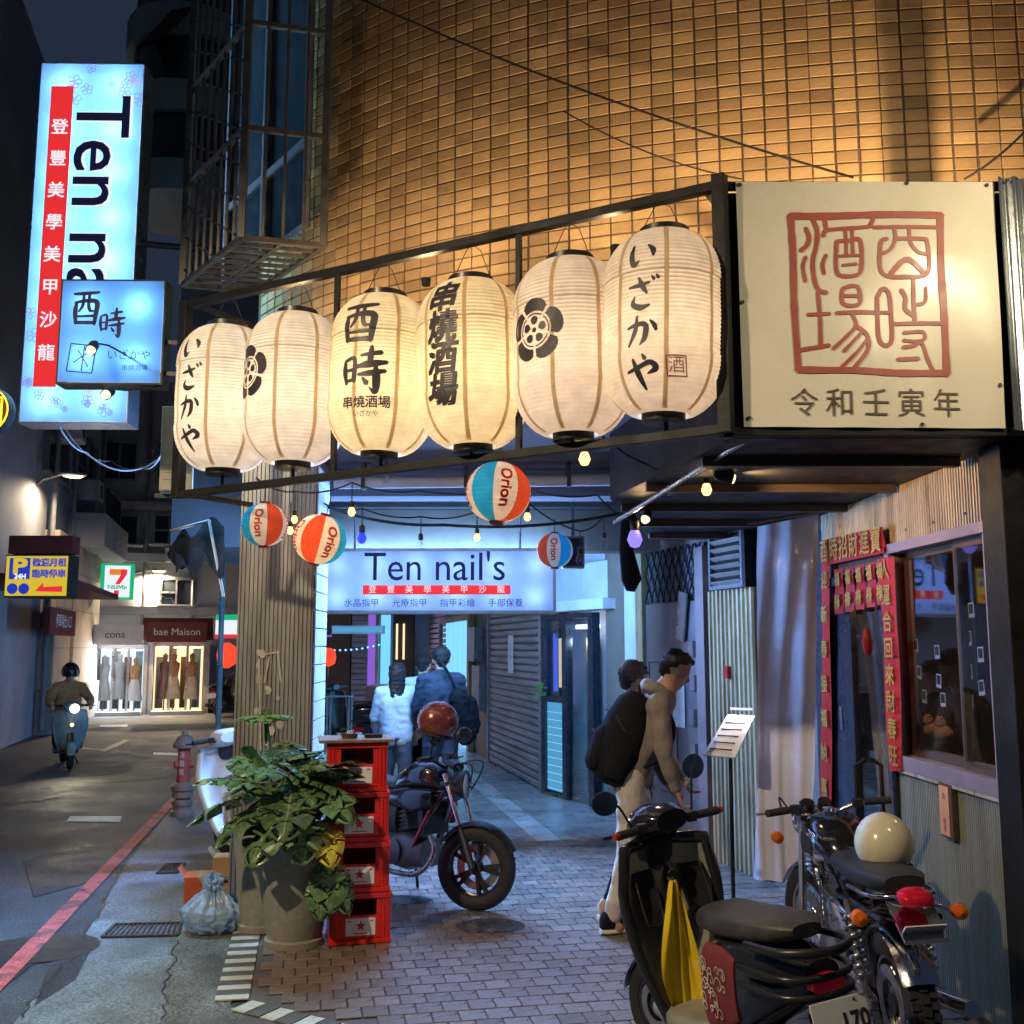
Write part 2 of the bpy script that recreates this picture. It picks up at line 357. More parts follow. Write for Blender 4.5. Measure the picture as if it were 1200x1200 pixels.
def leafmat(name, col, vein, rough=.3):
    m = pm(name, col, rough, var=.35, sc=5, bump=.15, bsc=18, rnd=.45); nt = m.node_tree; N = nt.nodes; L = nt.links; b = N['Principled BSDF']
    old = b.inputs['Base Color'].links[0].from_socket; tc = [n for n in N if n.type == 'TEX_COORD'][0]; sx = N.new('ShaderNodeSeparateXYZ'); L.new(tc.outputs['Object'], sx.inputs[0])
    def M(op, x, y=None):
        n = N.new('ShaderNodeMath'); n.operation = op
        for i, q in enumerate((x, y)):
            if q is None: continue
            if isinstance(q, (int, float)): n.inputs[i].default_value = q
            else: L.new(q, n.inputs[i])
        return n.outputs[0]
    ay = M('ABSOLUTE', sx.outputs[1]); mid = M('LESS_THAN', ay, .012)
    side = M('LESS_THAN', M('FRACT', M('MULTIPLY', M('SUBTRACT', sx.outputs[0], M('MULTIPLY', ay, .55)), 8.5)), .09); v = M('MAXIMUM', mid, M('MULTIPLY', side, .6))
    mx = N.new('ShaderNodeMix'); mx.data_type = 'RGBA'; L.new(v, mx.inputs[0]); L.new(old, mx.inputs[6]); mx.inputs[7].default_value = (*vein, 1); L.new(mx.outputs[2], b.inputs['Base Color'])
pm('soil', (.035, .025, .018), .95, var=.4, sc=20, bump=.8)
leafmat('leaf', (.085, .165, .06), (.18, .25, .1))
pm('leaf_pale', (.12, .2, .06), .38, var=.25, sc=5, bump=.1)
leafmat('leaf_yellow', (.5, .42, .04), (.55, .5, .12))
pm('stem', (.09, .13, .05), .5, var=.2)
pm('cardboard', (.36, .2, .075), .8, var=.15, sc=8, bump=.1)
pm('orange_box', (.52, .1, .025), .5, var=.25, sc=7)
pm('white_shell', (.62, .61, .57), .3, var=.12, sc=5, coat=.3)
pm('hydrant_red', (.32, .065, .05), .5, var=.3, sc=9, bump=.2, dirt=(.14, .05, .04))
pm('hydrant_grey', (.2, .15, .13), .55, var=.3, sc=9, bump=.2)
pm('pole_teal', (.24, .36, .4), .4, .3, var=.2, sc=9, dirt=(.12, .15, .16))
pm('banner', (.74, .69, .56), .27, var=.05, sc=2, bump=.03, bsc=5, spec=.6)
pm('ink_red', (.36, .075, .055), .45, var=.1)
pm('ink', (.03, .022, .03), .55)
pm('ink_brown', (.10, .07, .05), .5)
pm('paper_red', (.32, .014, .012), .5, var=.15, sc=9, bump=.1, bsc=30)
pm('paper_gold', (.55, .3, .05), .35, .5, var=.2)
pm('door_dark', (.018, .022, .032), .3, var=.2, coat=.2)
pm('door_grey', (.19, .17, .18), .42, .3, var=.2, sc=3)
pm('shutter', (.32, .31, .31), .42, .5, var=.2, sc=4, stretch=(.4, .4, 6), dirt=(.12, .11, .1))
pm('wall_white', (.5, .5, .52), .6, var=.12, sc=3, bump=.05)
pm('wall_brown', (.16, .125, .105), .75, var=.25, sc=2, bump=.1)
pm('photo_dark', (.05, .045, .04), .4, var=.5, sc=20)
pm('skin', (.42, .24, .16), .5, var=.06, sc=20)
pm('hair', (.012, .01, .01), .45, var=.3, sc=40, stretch=(1, 1, .2))
pm('hoodie', (.22, .185, .155), .95, var=.14, sc=9, bump=1.0, bsc=11, spec=.2)
pm('pants_cream', (.5, .44, .365), .95, var=.12, sc=9, bump=1.0, bsc=10, spec=.2)
pm('navy', (.022, .03, .045), .85, var=.2, sc=9, bump=1.0, bsc=10)
pm('black_cloth', (.008, .008, .0105), .8, spec=.2, var=.3, sc=12, bump=.3, bsc=30)
pm('white_cloth', (.36, .38, .41), .9, var=.08, sc=9, bump=1.0, bsc=10)
pm('jeans', (.05, .06, .08), .9, var=.2, sc=12, bump=.2, bsc=40)
pm('red_cloth', (.17, .022, .025), .85, var=.2, sc=9)
pm('tan_cloth', (.35, .2, .09), .85, var=.2, sc=9, bump=1.0, bsc=10)
pm('shoe_tan', (.4, .27, .15), .7, var=.2)
pm('shoe_white', (.6, .56, .45), .6, var=.1)
pm('yellow_cloth', (.72, .5, .012), .8, var=.12, sc=7, bump=.25, bsc=12)
pm('helmet_cream', (.62, .56, .38), .22, var=.05, coat=.5)
pm('helmet_red', (.2, .05, .035), .25, .35, var=.3, sc=160, coat=.6)
pm('cream_metal', (.4, .37, .27), .5, var=.15, sc=4, dirt=(.25, .21, .14))
pm('awning_red', (.15, .035, .03), .7, var=.2, sc=4)
pm('bldg_dark', (.26, .26, .28), .8, var=.3, sc=.6, bump=.1, bsc=8)
pm('bldg_mid', (.36, .36, .38), .8, var=.2, sc=.7, bump=.1, bsc=8)
pm('bldg_stone', (.36, .28, .22), .65, var=.15, sc=.9, bump=.08, bsc=10, dirt=(.24, .19, .15))
pm('bay_green', (.2, .27, .27), .5, var=.15, sc=2)
pm('win_dark', (.02, .024, .03), .12, var=.2)
pm('tarp', (.018, .02, .026), .6, var=.3, sc=4, bump=.3, bsc=6)
pm('orange_lens', (.6, .12, .01), .15, em=(.6, .12, .01), es=.04)
pm('red_lens', (.45, .008, .02), .15, em=(.6, .01, .03), es=.05)
pm('gold_band', (.4, .3, .12), .4, .5)
pm('engine', (.16, .155, .14), .45, .7, var=.3, sc=10, bump=.15, bsc=60)
pm('frame_red', (.42, .03, .02), .35, .2, var=.1, coat=.3)
pm('plush', (.42, .2, .1), .9, var=.2, sc=12, bump=.5, bsc=60)
pm('cable', (.012, .011, .011), .6)
pm('notice', (.55, .22, .1), .5, var=.1)
glass('glass_pane', (.8, .83, .86), .14)
glass('glass_shop', (.75, .8, .85), .05)
glass('bulb_glass', (.95, .95, .97), .05)
paper('lantern_white', (.82, .76, .66), (.86, .75, .62), .5)
paper('lantern_warm', (.8, .73, .56), (.9, .76, .52), .5)
paper('seam', (.66, .52, .34), (.66, .5, .3), .5)
paper('ball_cream', (.8, .72, .5), (.85, .72, .5), .5)
paper('ball_red', (.7, .05, .02), (.85, .12, .04), .5)
paper('ball_blue', (.02, .28, .5), (.03, .4, .65), .5)
paper('ball_pale_blue', (.1, .22, .55), (.12, .3, .7), .5)
pm('vinyl', (.6, .57, .62), .22, var=.1, sc=3, bump=.12, bsc=7, coat=.4)
paper('box_cyan', (.4, .65, .95), (.32, .62, 1.0), .6, 2)
paper('box_blue', (.5, .6, .95), (.36, .52, 1.0), .6, 2)
paper('box_small', (.2, .45, .95), (.15, .42, 1.0), .6, 2)
paper('box_red', (.6, .03, .03), (.95, .03, .03), .6, 3)
def film(name, col, clear=.35):
    m = bpy.data.materials.new(name); m.use_nodes = True; nt = m.node_tree; N = nt.nodes; L = nt.links; b = N['Principled BSDF']; o = N['Material Output']
    b.inputs['Base Color'].default_value = (*col, 1); b.inputs['Roughness'].default_value = .22; b.inputs['Specular IOR Level'].default_value = .7
    tc = N.new('ShaderNodeTexCoord'); nb = N.new('ShaderNodeTexNoise'); nb.inputs['Scale'].default_value = 26; nb.inputs['Detail'].default_value = 5; nb.inputs['Distortion'].default_value = 1.2; L.new(tc.outputs['Object'], nb.inputs['Vector'])
    bp = N.new('ShaderNodeBump'); bp.inputs['Strength'].default_value = .4; bp.inputs['Distance'].default_value = .02; L.new(nb.outputs[0], bp.inputs['Height']); L.new(bp.outputs[0], b.inputs['Normal'])
    t = N.new('ShaderNodeBsdfTransparent'); t.inputs[0].default_value = (*[.5 + .5 * c for c in col], 1); x = N.new('ShaderNodeMixShader'); x.inputs[0].default_value = clear; L.new(b.outputs[0], x.inputs[1]); L.new(t.outputs[0], x.inputs[2]); L.new(x.outputs[0], o.inputs[0]); MAT[name] = m
film('bag_blue', (.38, .55, .75))
emis('face_blue', (.33, .55, 1.0), .82)
emis('face_cyan', (.28, .70, 1.0), 1.08)
emis('face_small', (.15, .38, 1.0), .95)
emis('sign_red', (.9, .035, .04), .85, (.5, .02, .02))
emis('sign_navy', (.012, .012, .05), .5, (.02, .02, .04))
emis('sign_white', (.85, .9, 1.0), 1.0)
emis('sign_flower', (.32, .36, .92), .8)
emis('sign_flower_red', (.75, .35, .7), .8)
emis('doorway_cyan', (.17, .55, 1.0), 1.3)
emis('panel_cyan', (.1, .42, .75), .75)
emis('strip_blue', (.08, .14, .9), 1.6)
emis('bulb_warm', (1.0, .6, .22), 2.6)
emis('bulb_blue', (.02, .035, 1.0), 2.0)
emis('bulb_violet', (.3, .22, 1.0), 1.3)
emis('lamp_warm', (1.0, .66, .3), 5)
emis('lamp_spot', (1.0, .7, .34), 2.6)
emis('neon_yellow', (1.0, .55, .03), 2.2)
emis('p_yellow', (.85, .62, .04), .8)
emis('p_blue', (.02, .05, .55), .8)
emis('sv_green', (.0, .5, .22), .9)
emis('sv_red', (.9, .03, .05), .9)
emis('sv_orange', (.9, .25, .02), .9)
emis('shop_cool', (.75, .88, 1.0), 5)
emis('shop_warm', (1.0, .68, .32), 5)
emis('shop_glow_warm', (1.0, .78, .46), 1.3)
emis('shop_glow_cool', (.75, .88, 1.0), 1.2)
emis('lantern_red', (1.0, .06, .02), 1.3)
emis('purple', (.35, .16, .9), .7)
emis('headlight', (1.0, .85, .62), 6)
emis('led_red', (1.0, .03, .02), 3)
emis('led_cyan', (.15, .6, 1.0), 2.2)
# ================================================================== the setting: ground
def sheet(name, pts, z, mat, kind='structure'):
    me = bpy.data.meshes.new(name); me.from_pydata([(p[0], p[1], z) for p in pts], [], [tuple(range(len(pts)))])
    bm = bmesh.new(); bm.from_mesh(me); bmesh.ops.recalc_face_normals(bm, faces=bm.faces)
    for f in bm.faces:
        if f.normal.z < 0: f.normal_flip()
    bm.to_mesh(me); bm.free()
    me.materials.append(MAT[mat]); o = bpy.data.objects.new(name, me); COL.objects.link(o)
    if kind: o['kind'] = kind
    return o
sheet('road', [(-120, -60), (120, -60), (120, 160), (-120, 160)], 0, 'asphalt')
gl = [G(*p) for p in ((-60, 1290), (20, 1195), (95, 1105), (150, 1010), (205, 945), (252, 900), (280, 868))]
gr = [G(*p) for p in ((330, 868), (330, 900), (300, 960), (262, 1030), (206, 1104), (190, 1195), (176, 1290))]
sheet('gutter_strip', gl + gr, .004, 'gutter')
ar = [G(*p) for p in ((340, 960), (320, 1040), (288, 1108), (272, 1190), (340, 1215), (380, 1290))]
al = [G(*p) for p in ((176, 1290), (190, 1195), (206, 1104), (262, 1030), (300, 960))]
ar = [G(*p) for p in ((340, 960), (320, 1040), (288, 1108), (270, 1180), (300, 1200), (470, 1290))]
sheet('kerb_apron', ar + al, .008, 'apron')
# arcade floor: mortar bed with brick pavers, then smooth slab bands
SA = R(11.0); sdir = Vector((-math.sin(SA), math.cos(SA), 0)); rdir = Vector((math.cos(SA), math.sin(SA), 0))
O0 = G(308, 1075)
def sr(s, r): return O0 + sdir * s + rdir * r
floor = sheet('arcade_floor', [sr(-3.2, .0), sr(-3.2, 6), sr(22, 6), sr(22, .0)], .010, 'mortar')
bw, bd, gap = .132, .142, .0035
brick_mb = MB(); brick_mb.box(-bw / 2 + gap, bw / 2 - gap, -bd / 2 + gap, bd / 2 - gap, 0, .008)
brick_me = brick_mb.mesh('brick', 'brick', bev=.003, seg=1)
spots = []
pc0 = G(284, 1180); pc0.z = 0; pcd = (G(420, 1216) - pc0); pcd.z = 0; pcd.normalize()   # the paved corner is cut off by the border blocks along this line
for i in range(-22, 16):
    for j in range(0, 38):
        r = .1 + bw * (j + (.5 if i % 2 else 0)); s = bd * i
        if r > 4.6: continue
        c = sr(s, r)
        if pcd.x * (c.y - pc0.y) - pcd.y * (c.x - pc0.x) < .13: continue
        if c.x > 2.2 and c.y > 4.4: continue
        spots.append((c, s, r))
spots.sort(key=lambda q: (q[0].y < 3.9) * 1000 + (q[0] - Vector((.15, 4.9, 0))).length)
rest = MB()
for k, (c, s, r) in enumerate(spots):
    dz = rng.uniform(0, .0025); M = T(c.x, c.y, .0105 + dz) @ Rz(SA + rng.uniform(-.012, .012)) @ Rx(rng.uniform(-.006, .006)) @ Ry(rng.uniform(-.006, .006))
    if k < 300:
        o = bpy.data.objects.new('brick', brick_me); COL.objects.link(o); o.parent = floor; o.matrix_basis = M
    else:
        rest.add([v.co for v in brick_me.vertices], [tuple(p.vertices) for p in brick_me.polygons], M)
o = rest.build('brick_field', 'brick', floor); o['kind'] = 'stuff'
# border blocks, cream and dark by turns, down the edge and round the corner
def block(c, ang, mat, lx=.1, ly=.075):
    mb = MB(); mb.box(-lx, lx, -ly / 2, ly / 2, 0, .009); mb.build('border_block', mat, floor, bev=.002, M=T(c.x, c.y, .0105) @ Rz(ang))
for k in range(40):
    s = .78 - .078 * k
    if sr(s, -.08).y < pc0.y + .03: break
    block(sr(s, -.08), SA, 'border_cream' if k % 2 else 'border_dark', .085, .07)
p0 = pc0 + Vector((0, -.02, 0)); dd = pcd
for k in range(9):
    c = p0 + dd * (.05 + .1 * k) + Vector((-dd.y, dd.x, 0)) * 0
    block(c, math.atan2(dd.y, dd.x) + .35 - .3, 'border_cream' if k % 2 == 0 else 'border_dark', 0.045, .15)
# smooth slab bands further in
band = [('slab_grey', 0, .55), ('slab_pink', .55, .72), ('slab_grey', .72, 1.1), ('slab_pink', 1.1, 1.3), ('slab_light', 1.3, 1.62), ('slab_pink', 1.62, 1.82), ('slab_grey', 1.82, 2.35), ('slab_light', 2.35, 2.6), ('slab_grey', 2.6, 4.4)]
for m, r0, r1 in band:
    mb = MB(); s = 15 * bd + .5 * bd
    while s < 20:
        L = 1.2
        mb2 = MB(); mb2.box(r0 + .004, r1 - .004, s + .004, s + L - .004, 0, .009)
        mb2.build('floor_slab', m, floor, bev=.002, M=T(O0.x, O0.y, .0105) @ Rz(SA)); s += L
        if s > 9: 
            mb.box(r0 + .004, r1 - .004, s + .004, 20, 0, .009)
            mb.build('floor_slab', m, floor, M=T(O0.x, O0.y, .0105) @ Rz(SA)); break
# a worn round cover and wet-looking repair patches
def disc(name, c, r, z, mat, n=28, jit=0, parent=None, sx=1, sy=1):
    me = bpy.data.meshes.new(name); me.from_pydata([(c.x + sx * r * math.cos(2 * math.pi * k / n) * (1 + rng.uniform(-jit, jit)), c.y + sy * r * math.sin(2 * math.pi * k / n) * (1 + rng.uniform(-jit, jit)), z) for k in range(n)], [], [tuple(range(n))])
    me.materials.append(MAT[mat]); o = bpy.data.objects.new(name, me); COL.objects.link(o); o.parent = parent; return o
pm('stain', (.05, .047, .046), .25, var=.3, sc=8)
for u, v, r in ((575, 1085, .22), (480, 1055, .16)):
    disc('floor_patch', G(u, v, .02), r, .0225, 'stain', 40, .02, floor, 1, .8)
# painted marks on the road
def line(name, pts, wd, mat, z=.006):
    L = []; Q = []
    for i, p in enumerate(pts):
        d = (pts[min(i + 1, len(pts) - 1)] - pts[max(i - 1, 0)]).normalized(); n = Vector((-d.y, d.x, 0)) * wd / 2
        L.append(p + n); Q.append(p - n)
    me = bpy.data.meshes.new(name); n = len(pts)
    me.from_pydata([(p.x, p.y, z) for p in L + Q], [], [(i, n + i, n + i + 1, i + 1) for i in range(n - 1)]); me.materials.append(MAT[mat])
    o = bpy.data.objects.new(name, me); COL.objects.link(o); o['kind'] = 'structure'; return o
line('red_line', [G(*p) for p in ((-110, 1260), (0, 1150), (100, 1046), (200, 942), (246, 897), (275, 862), (310, 825))], .115, 'red_paint', .0075)
def quad(name, px, mat, z=.006): return sheet(name, [G(*p) for p in px], z, mat)
quad('road_mark', [(78, 963), (82, 957), (143, 957), (140, 964)], 'white_paint')
quad('road_mark', [(180, 885), (180, 882), (215, 883), (213, 886)], 'white_paint')
quad('road_mark', [(116, 852), (118, 850), (150, 849), (149, 852)], 'white_paint')
quad('road_mark', [(118, 881), (120, 878), (146, 867), (152, 868), (124, 881)], 'yellow_paint')
quad('road_mark', [(90, 878), (90, 876), (120, 878), (119, 880)], 'yellow_paint')
quad('road_mark', [(85, 848), (86, 846), (132, 831), (135, 832)], 'white_paint')
quad('road_mark', [(148, 834), (149, 832), (180, 831), (180, 834)], 'white_paint')
quad('asphalt_patch', [(-40, 1110), (60, 1095), (80, 1098), (28, 1140), (-40, 1190)], 'iron', .005)
# patched and cracked asphalt
pm('patch', (.045, .045, .047), .6, var=.3, sc=3, bump=.7, bsc=60, speck=.5, ssc=80)
for q in (((28, 1010), (95, 985), (140, 1000), (120, 1030), (40, 1052)), ((-30, 930), (60, 922), (70, 935), (-30, 950)), ((120, 905), (190, 900), (196, 912), (118, 918)), ((60, 1125), (110, 1108), (88, 1150), (40, 1180))): quad('asphalt_patch', q, 'patch', .0045)
for k, (p, q) in enumerate((((95, 1108), (20, 1196)), ((150, 1010), (96, 1106)), ((206, 1104), (190, 1196)), ((10, 1000), (130, 1060)), ((0, 905), (150, 930)), ((150, 930), (200, 960)))):
    a_, b_ = G(*p), G(*q); pts = [a_.lerp(b_, t / 16) + Vector((rng.uniform(-.025, .025), rng.uniform(-.03, .03), 0)) for t in range(17)]; line('road_crack', pts, rng.uniform(.008, .014) if k < 3 else .006, 'mortar' if False else 'iron', .0092)
# drain grates let into the gutter
def grate(px, nb, label):
    a, b, c, d = [G(*p) for p in px]
    t = thing('drain_grate', label, 'drain', ((a + c) / 2).to_tuple()[:2] + (.008,), 'drain grates beside the road')
    mb = MB()
    for p, q in ((a, b), (b, c), (c, d), (d, a)): mb.bar((p.x, p.y, .010), (q.x, q.y, .010), .02, .012)
    mb.build('rim', 'iron', t, world=True)
    for k in range(1, nb):
        p = a.lerp(b, k / nb); q = d.lerp(c, k / nb); MB().bar((p.x, p.y, .009), (q.x, q.y, .009), (b - a).length / nb * .5, .008).build('slat', 'iron', t, world=True)
grate(((120, 1100), (208, 1098), (212, 1083), (135, 1085)), 14, 'pale wide drain grate in the gutter left of the rubbish bag')
grate(((184, 1025), (208, 1024), (216, 1013), (195, 1014)), 7, 'small dark drain grate nearer the fire hydrant')
mh = G(55, 1112)
o = disc('manhole_cover', Vector((0, 0, 0)), .3, 0, 'iron', 32); o.location = (mh.x, mh.y, .0068); tag(o, 'round iron manhole cover under the red road line', 'manhole')
# ================================================================== the corner building
bld = thing('corner_building', 'corner building clad in small tan tiles with a rounded front above the arcade', 'building', (0, 5, 0))
B0, B1, B2, B3 = (Vector(p) for p in ((3.1, 4.95, 0), (1.2, 4.95, 0), (-.75, 5.45, 0), (-1.78, 6.95, 0)))
def bez(t): return B0 * (1 - t) ** 3 + B1 * 3 * t * (1 - t) ** 2 + B2 * 3 * t * t * (1 - t) + B3 * t ** 3
_tab = []; _l = 0; _p = bez(0)
for i in range(1, 801):
    q = bez(i / 800); _l += (q - _p).length; _tab.append((_l, i / 800)); _p = q
ARC = _l
def curve_at(s):
    import bisect
    i = min(bisect.bisect(_tab, (s, 0)), 799); t = _tab[i][1]; p = bez(t); d = (bez(min(t + .002, 1)) - bez(max(t - .002, 0))).normalized()
    return p, d
ZB, ZT = 3.16, 7.4
mb = MB(); mb.grid(lambda u, v: (lambda p: (p.x, p.y, ZB + v * (ZT - ZB)))(curve_at(u * ARC)[0]), 90, 1)
e = B3; mb.add([(e.x, e.y, ZB), (e.x - .9, e.y + 5.5, ZB), (e.x - .9, e.y + 5.5, ZT), (e.x, e.y, ZT)], [(0, 1, 2, 3)])
mb.build('wall', 'grout', bld, world=True)
tw, th, px_, pz = .108, .06, .118, .0695
tmb = MB(); tmb.box(-tw / 2, tw / 2, -.007, .006, -th / 2, th / 2); tile_me = tmb.mesh('tile', 'tile', bev=.0025, seg=1)
tsp = []
ncol = int(ARC / px_)
for i in range(ncol):
    p, d = curve_at((i + .5) * px_)
    x = -d; n = Vector((0, 0, 1)).cross(x)
    for j in range(int((ZT - ZB - .4) / pz)):
        z = ZB + .05 + j * pz
        tsp.append((p, x, z, i, j))
def tvis(q):
    p, x, z = q[:3]; r = Vector((p.x, p.y, z - CAM_H)); fy = r.y * CP + r.z * SP; fz = -r.y * SP + r.z * CP
    u = 600 + 1200 * r.x / fy; v = 600 - 1200 * fz / fy
    top = 358 - .227 * (u - 215) if u < 850 else 212
    return (u < 1200 and v > 0 and v < top), r.length
vis = [(tvis(q)[1], k) for k, q in enumerate(tsp) if tvis(q)[0]]; vis.sort()
single = {k for _, k in vis[:300]}
rest = MB(); tv = [v.co.copy() for v in tile_me.vertices]; tf = [tuple(p.vertices) for p in tile_me.polygons]
for k, (p, x, z, i, j) in enumerate(tsp):
    M = frame((p.x, p.y, z), (x.x, x.y)) @ T(rng.uniform(-.0015, .0015), rng.uniform(-.0015, .0012), rng.uniform(-.0015, .0015)) @ Ry(rng.uniform(-.01, .01)) @ Rz(rng.uniform(-.012, .012))
    if k in single:
        o = bpy.data.objects.new('tile', tile_me); COL.objects.link(o); o.parent = bld; o.matrix_parent_inverse = bld.matrix_basis.inverted(); o.matrix_basis = M
    else: rest.add(tv, tf, M)
o = rest.build('tile_field', 'tile', bld, world=True); o['kind'] = 'stuff'
# underside of the upper floor: arcade ceiling, beams across it, front lip
poly = [curve_at(ARC * k / 24)[0] for k in range(25)] + [Vector((-2.7, 12.4, 0)), Vector((-5.2, 24, 0)), Vector((1.2, 24, 0)), Vector((3.1, 12, 0))]
mb = MB(); n = len(poly)
mb.add([(p.x, p.y, 3.14) for p in poly] + [(p.x, p.y, 3.24) for p in poly], [tuple(range(n)), tuple(range(n, 2 * n))[::-1]]); mb.build('ceiling', 'ceiling', bld, world=True)
for Y, z0, dd_, m in ((7.7, 2.93, .3, 'ceiling'), (10.0, 2.72, .28, 'wall_brown'), (13.2, 2.75, .25, 'concrete_dark'), (17, 2.75, .25, 'concrete_dark')):
    mb = MB(); mb.box(-1.9 - (Y - 7) * .19, 2.6 - (Y - 7) * .19, Y, Y + dd_, z0, 3.139); mb.build('beam', m, bld, world=True, bev=.008)
# pipes and ducts slung under the ceiling
pp = thing('ceiling_pipe', 'pale pipe running across under the arcade ceiling above the hanging bulbs', 'pipe', (0, 7.4, 3))
a = at(392, 566, 7.45); b_ = at(735, 562, 7.45)
MB().tube([a, b_], .045, 12).build('pipe', 'wall_white', pp, world=True, smooth=40)
for k in (.1, .45, .8):
    p = a.lerp(b_, k); MB().box(p.x - .015, p.x + .015, p.y - .05, p.y + .05, p.z - .05, 3.139).build('hanger', 'dark_metal', pp, world=True)
# lowered soffit box over the izakaya front, dark boards
sof = thing('soffit_box', 'dark lowered soffit over the shop front, below the cream banner', 'soffit', (1.5, 5.5, 2.7))
def soffit_poly(z): return [(.98, 4.50, z), (2.62, 4.50, z), (2.62, 8.9, z), (1.22, 8.9, z), (.62, 6.4, z)]
q = soffit_poly(2.72); q2 = soffit_poly(3.138)
mb = MB(); mb.add(q + q2, [(0, 1, 2, 3, 4), (0, 4, 9, 5), (4, 3, 8, 9), (0, 5, 6, 1)]); mb.build('boarding', 'black_metal', sof, world=True)
for k in range(5):
    Y = 4.95 + k * .85; x0 = .98 - (min(Y, 6.4) - 4.5) * .19 + max(0, Y - 6.4) * .24
    MB().box(x0 + .04, 2.2, Y, Y + .06, 2.675, 2.719).build('batten', 'wood_dark', sof, world=True)
a = at(720, 612, 6.6); b_ = at(872, 517, 4.62); MB().tube([a, b_], .014, 8).build('conduit', 'galv', sof, world=True, smooth=40)

# ------------------------------------------------------------------ corrugated column
def corr(mb, F, x0, x1, z0, z1, pitch=.05, amp=.012, off=0, nz=1, flat=.45):
    n = max(2, int(round((x1 - x0) / pitch))); vs = []; fs = []; prof = []
    for i in range(n):
        a = x0 + (x1 - x0) * i / n; w_ = (x1 - x0) / n
        prof += [(a, 0), (a + w_ * flat, 0), (a + w_ * (flat + .12), amp), (a + w_ * .88, amp)]
    prof.append((x1, 0)); m = len(prof)
    for j in range(nz + 1):
        z = z0 + (z1 - z0) * j / nz
        vs += [(x, -off + y, z) for x, y in prof]
    for j in range(nz):
        for i in range(m - 1): fs.append((j * m + i, j * m + i + 1, (j + 1) * m + i + 1, (j + 1) * m + i))
    mb.add(vs, fs, F); return mb
cl = at(271, 950, 7.0); cr = at(361, 950, 7.0)
colm = thing('arcade_column', 'arcade column wrapped in ribbed metal sheet behind the planters', 'column', ((cl.x + cr.x) / 2, 7.2, 0))
FC = frame((cl.x, 7.0, 0), (1, .03)); wC = cr.x - cl.x
corr(MB(), FC, 0, wC, .012, 3.13, .0285, .012, .012).build('cladding', 'clad', colm, world=True)
corr(MB(), frame((cl.x, 7.0, 0), (-.12, .99)) @ Matrix.Identity(4), 0, -.001, .012, .02)
MB().box(.004, wC - .004, .003, .55, .0, 3.135, FC).build('core', 'concrete', colm, world=True, bev=.004)
# tiled flank, each tile a piece
for k in range(24):
    z = .05 + k * .125
    MB().box(wC + .0, wC + .012, .03, .28, z, z + .117, FC).build('tile', 'wall_white', colm, world=True, bev=.002)
    MB().box(wC + .0, wC + .012, .285, .54, z, z + .117, FC).build('tile', 'wall_white', colm, world=True, bev=.002)
# torn leftover tape and glue from a notice
pm('tape', (.42, .38, .32), .45, var=.25, sc=16)
for k in range(9):
    x, z = hit(300 + rng.uniform(0, 34), 768 + k * 13 + rng.uniform(-4, 4), FC); s_ = rng.uniform(.012, .03)
    pts = [(x + rng.uniform(-s_, s_) * .6 + s_ * math.cos(a) * rng.uniform(.5, 1), z + s_ * 1.5 * math.sin(a) * rng.uniform(.6, 1)) for a in [i * .9 for i in range(7)]]
    MB().prism(pts, .0015, FC @ T(0, -.0155, 0)).build('tape_remnant', 'tape', colm, world=True)
for a_, b_ in (((302, 768), (328, 764)), ((326, 764), (330, 800)), ((304, 772), (306, 880)), ((316, 770), (310, 800))):
    xa, za = hit(*a_, FC); xb, zb = hit(*b_, FC)
    MB().bar((xa, -.0155, za), (xb, -.0155, zb), .002, .012, FC).build('tape_remnant', 'tape', colm, world=True)

# ------------------------------------------------------------------ window cage on the left of the front
ZC = 4.15
Cc, Cl, Cw = G(283, 279, ZC), G(214, 334, ZC), G(379, 288, ZC)
cage = thing('window_cage', 'rusty steel burglar cage with vertical bars over the upper window', 'window grille', Cc)
H = 2.6
def seg(name, a, b, r=.016, m='grille_metal'): return MB().bar(a, b, r * 2).build(name, m, cage, world=True)
up = Vector((0, 0, 1))
for p in (Cc, Cl, Cw): seg('post', p, p + up * H, .02)
Cb = Cl + (Cw - Cc)
for h in (0, .68, 1.35, 2.02, H):
    seg('rail', Cc + up * h, Cw + up * h, .015); seg('rail', Cc + up * h, Cl + up * h, .015)
for k in range(1, 4): p = Cc.lerp(Cw, k / 4); seg('bar', p, p + up * H, .008)
for k in range(1, 8): p = Cc.lerp(Cl, k / 8); seg('bar', p, p + up * H, .008)
for k in range(-6, 12):          # sloping lattice of the long side
    for sgn in (1,):
        h0 = k * .22; a = Cc + up * h0; b = Cl + up * (h0 + .55)
        pts = []
        for t in (0, 1):
            pts.append(a.lerp(b, t))
        t0 = max(0, -h0 / .55) if h0 < 0 else 0; t1 = min(1, (H - h0) / .55)
        if t1 > t0: seg('lattice_bar', a.lerp(b, t0), a.lerp(b, t1), .006)
for k in range(1, 9): p = Cc.lerp(Cl, k / 9); q = Cw.lerp(Cb, k / 9); seg('floor_slat', p, q, .010)
seg('rail', Cl, Cb, .015); seg('rail', Cw, Cb, .015); seg('rail', Cc.lerp(Cw, .5), Cl.lerp(Cb, .5), .012)
win = thing('upper_window', 'dark upper window behind the steel burglar cage', 'window', Cw + up * .3)
dv = (Cb - Cw).normalized(); Fw = frame(Cw + dv * .12 + up * .15, (-dv.x, -dv.y)); Lw = (Cb - Cw).length + .3
MB().box(-Lw, 0, -.05, -.035, 0, 2.3, Fw).build('pane', 'win_dark', win, world=True)
for x in (-Lw, -Lw / 2, 0): MB().box(x - .025, x + .025, -.075, -.051, -.03, 2.33, Fw).build('frame_bar', 'alu', win, world=True)
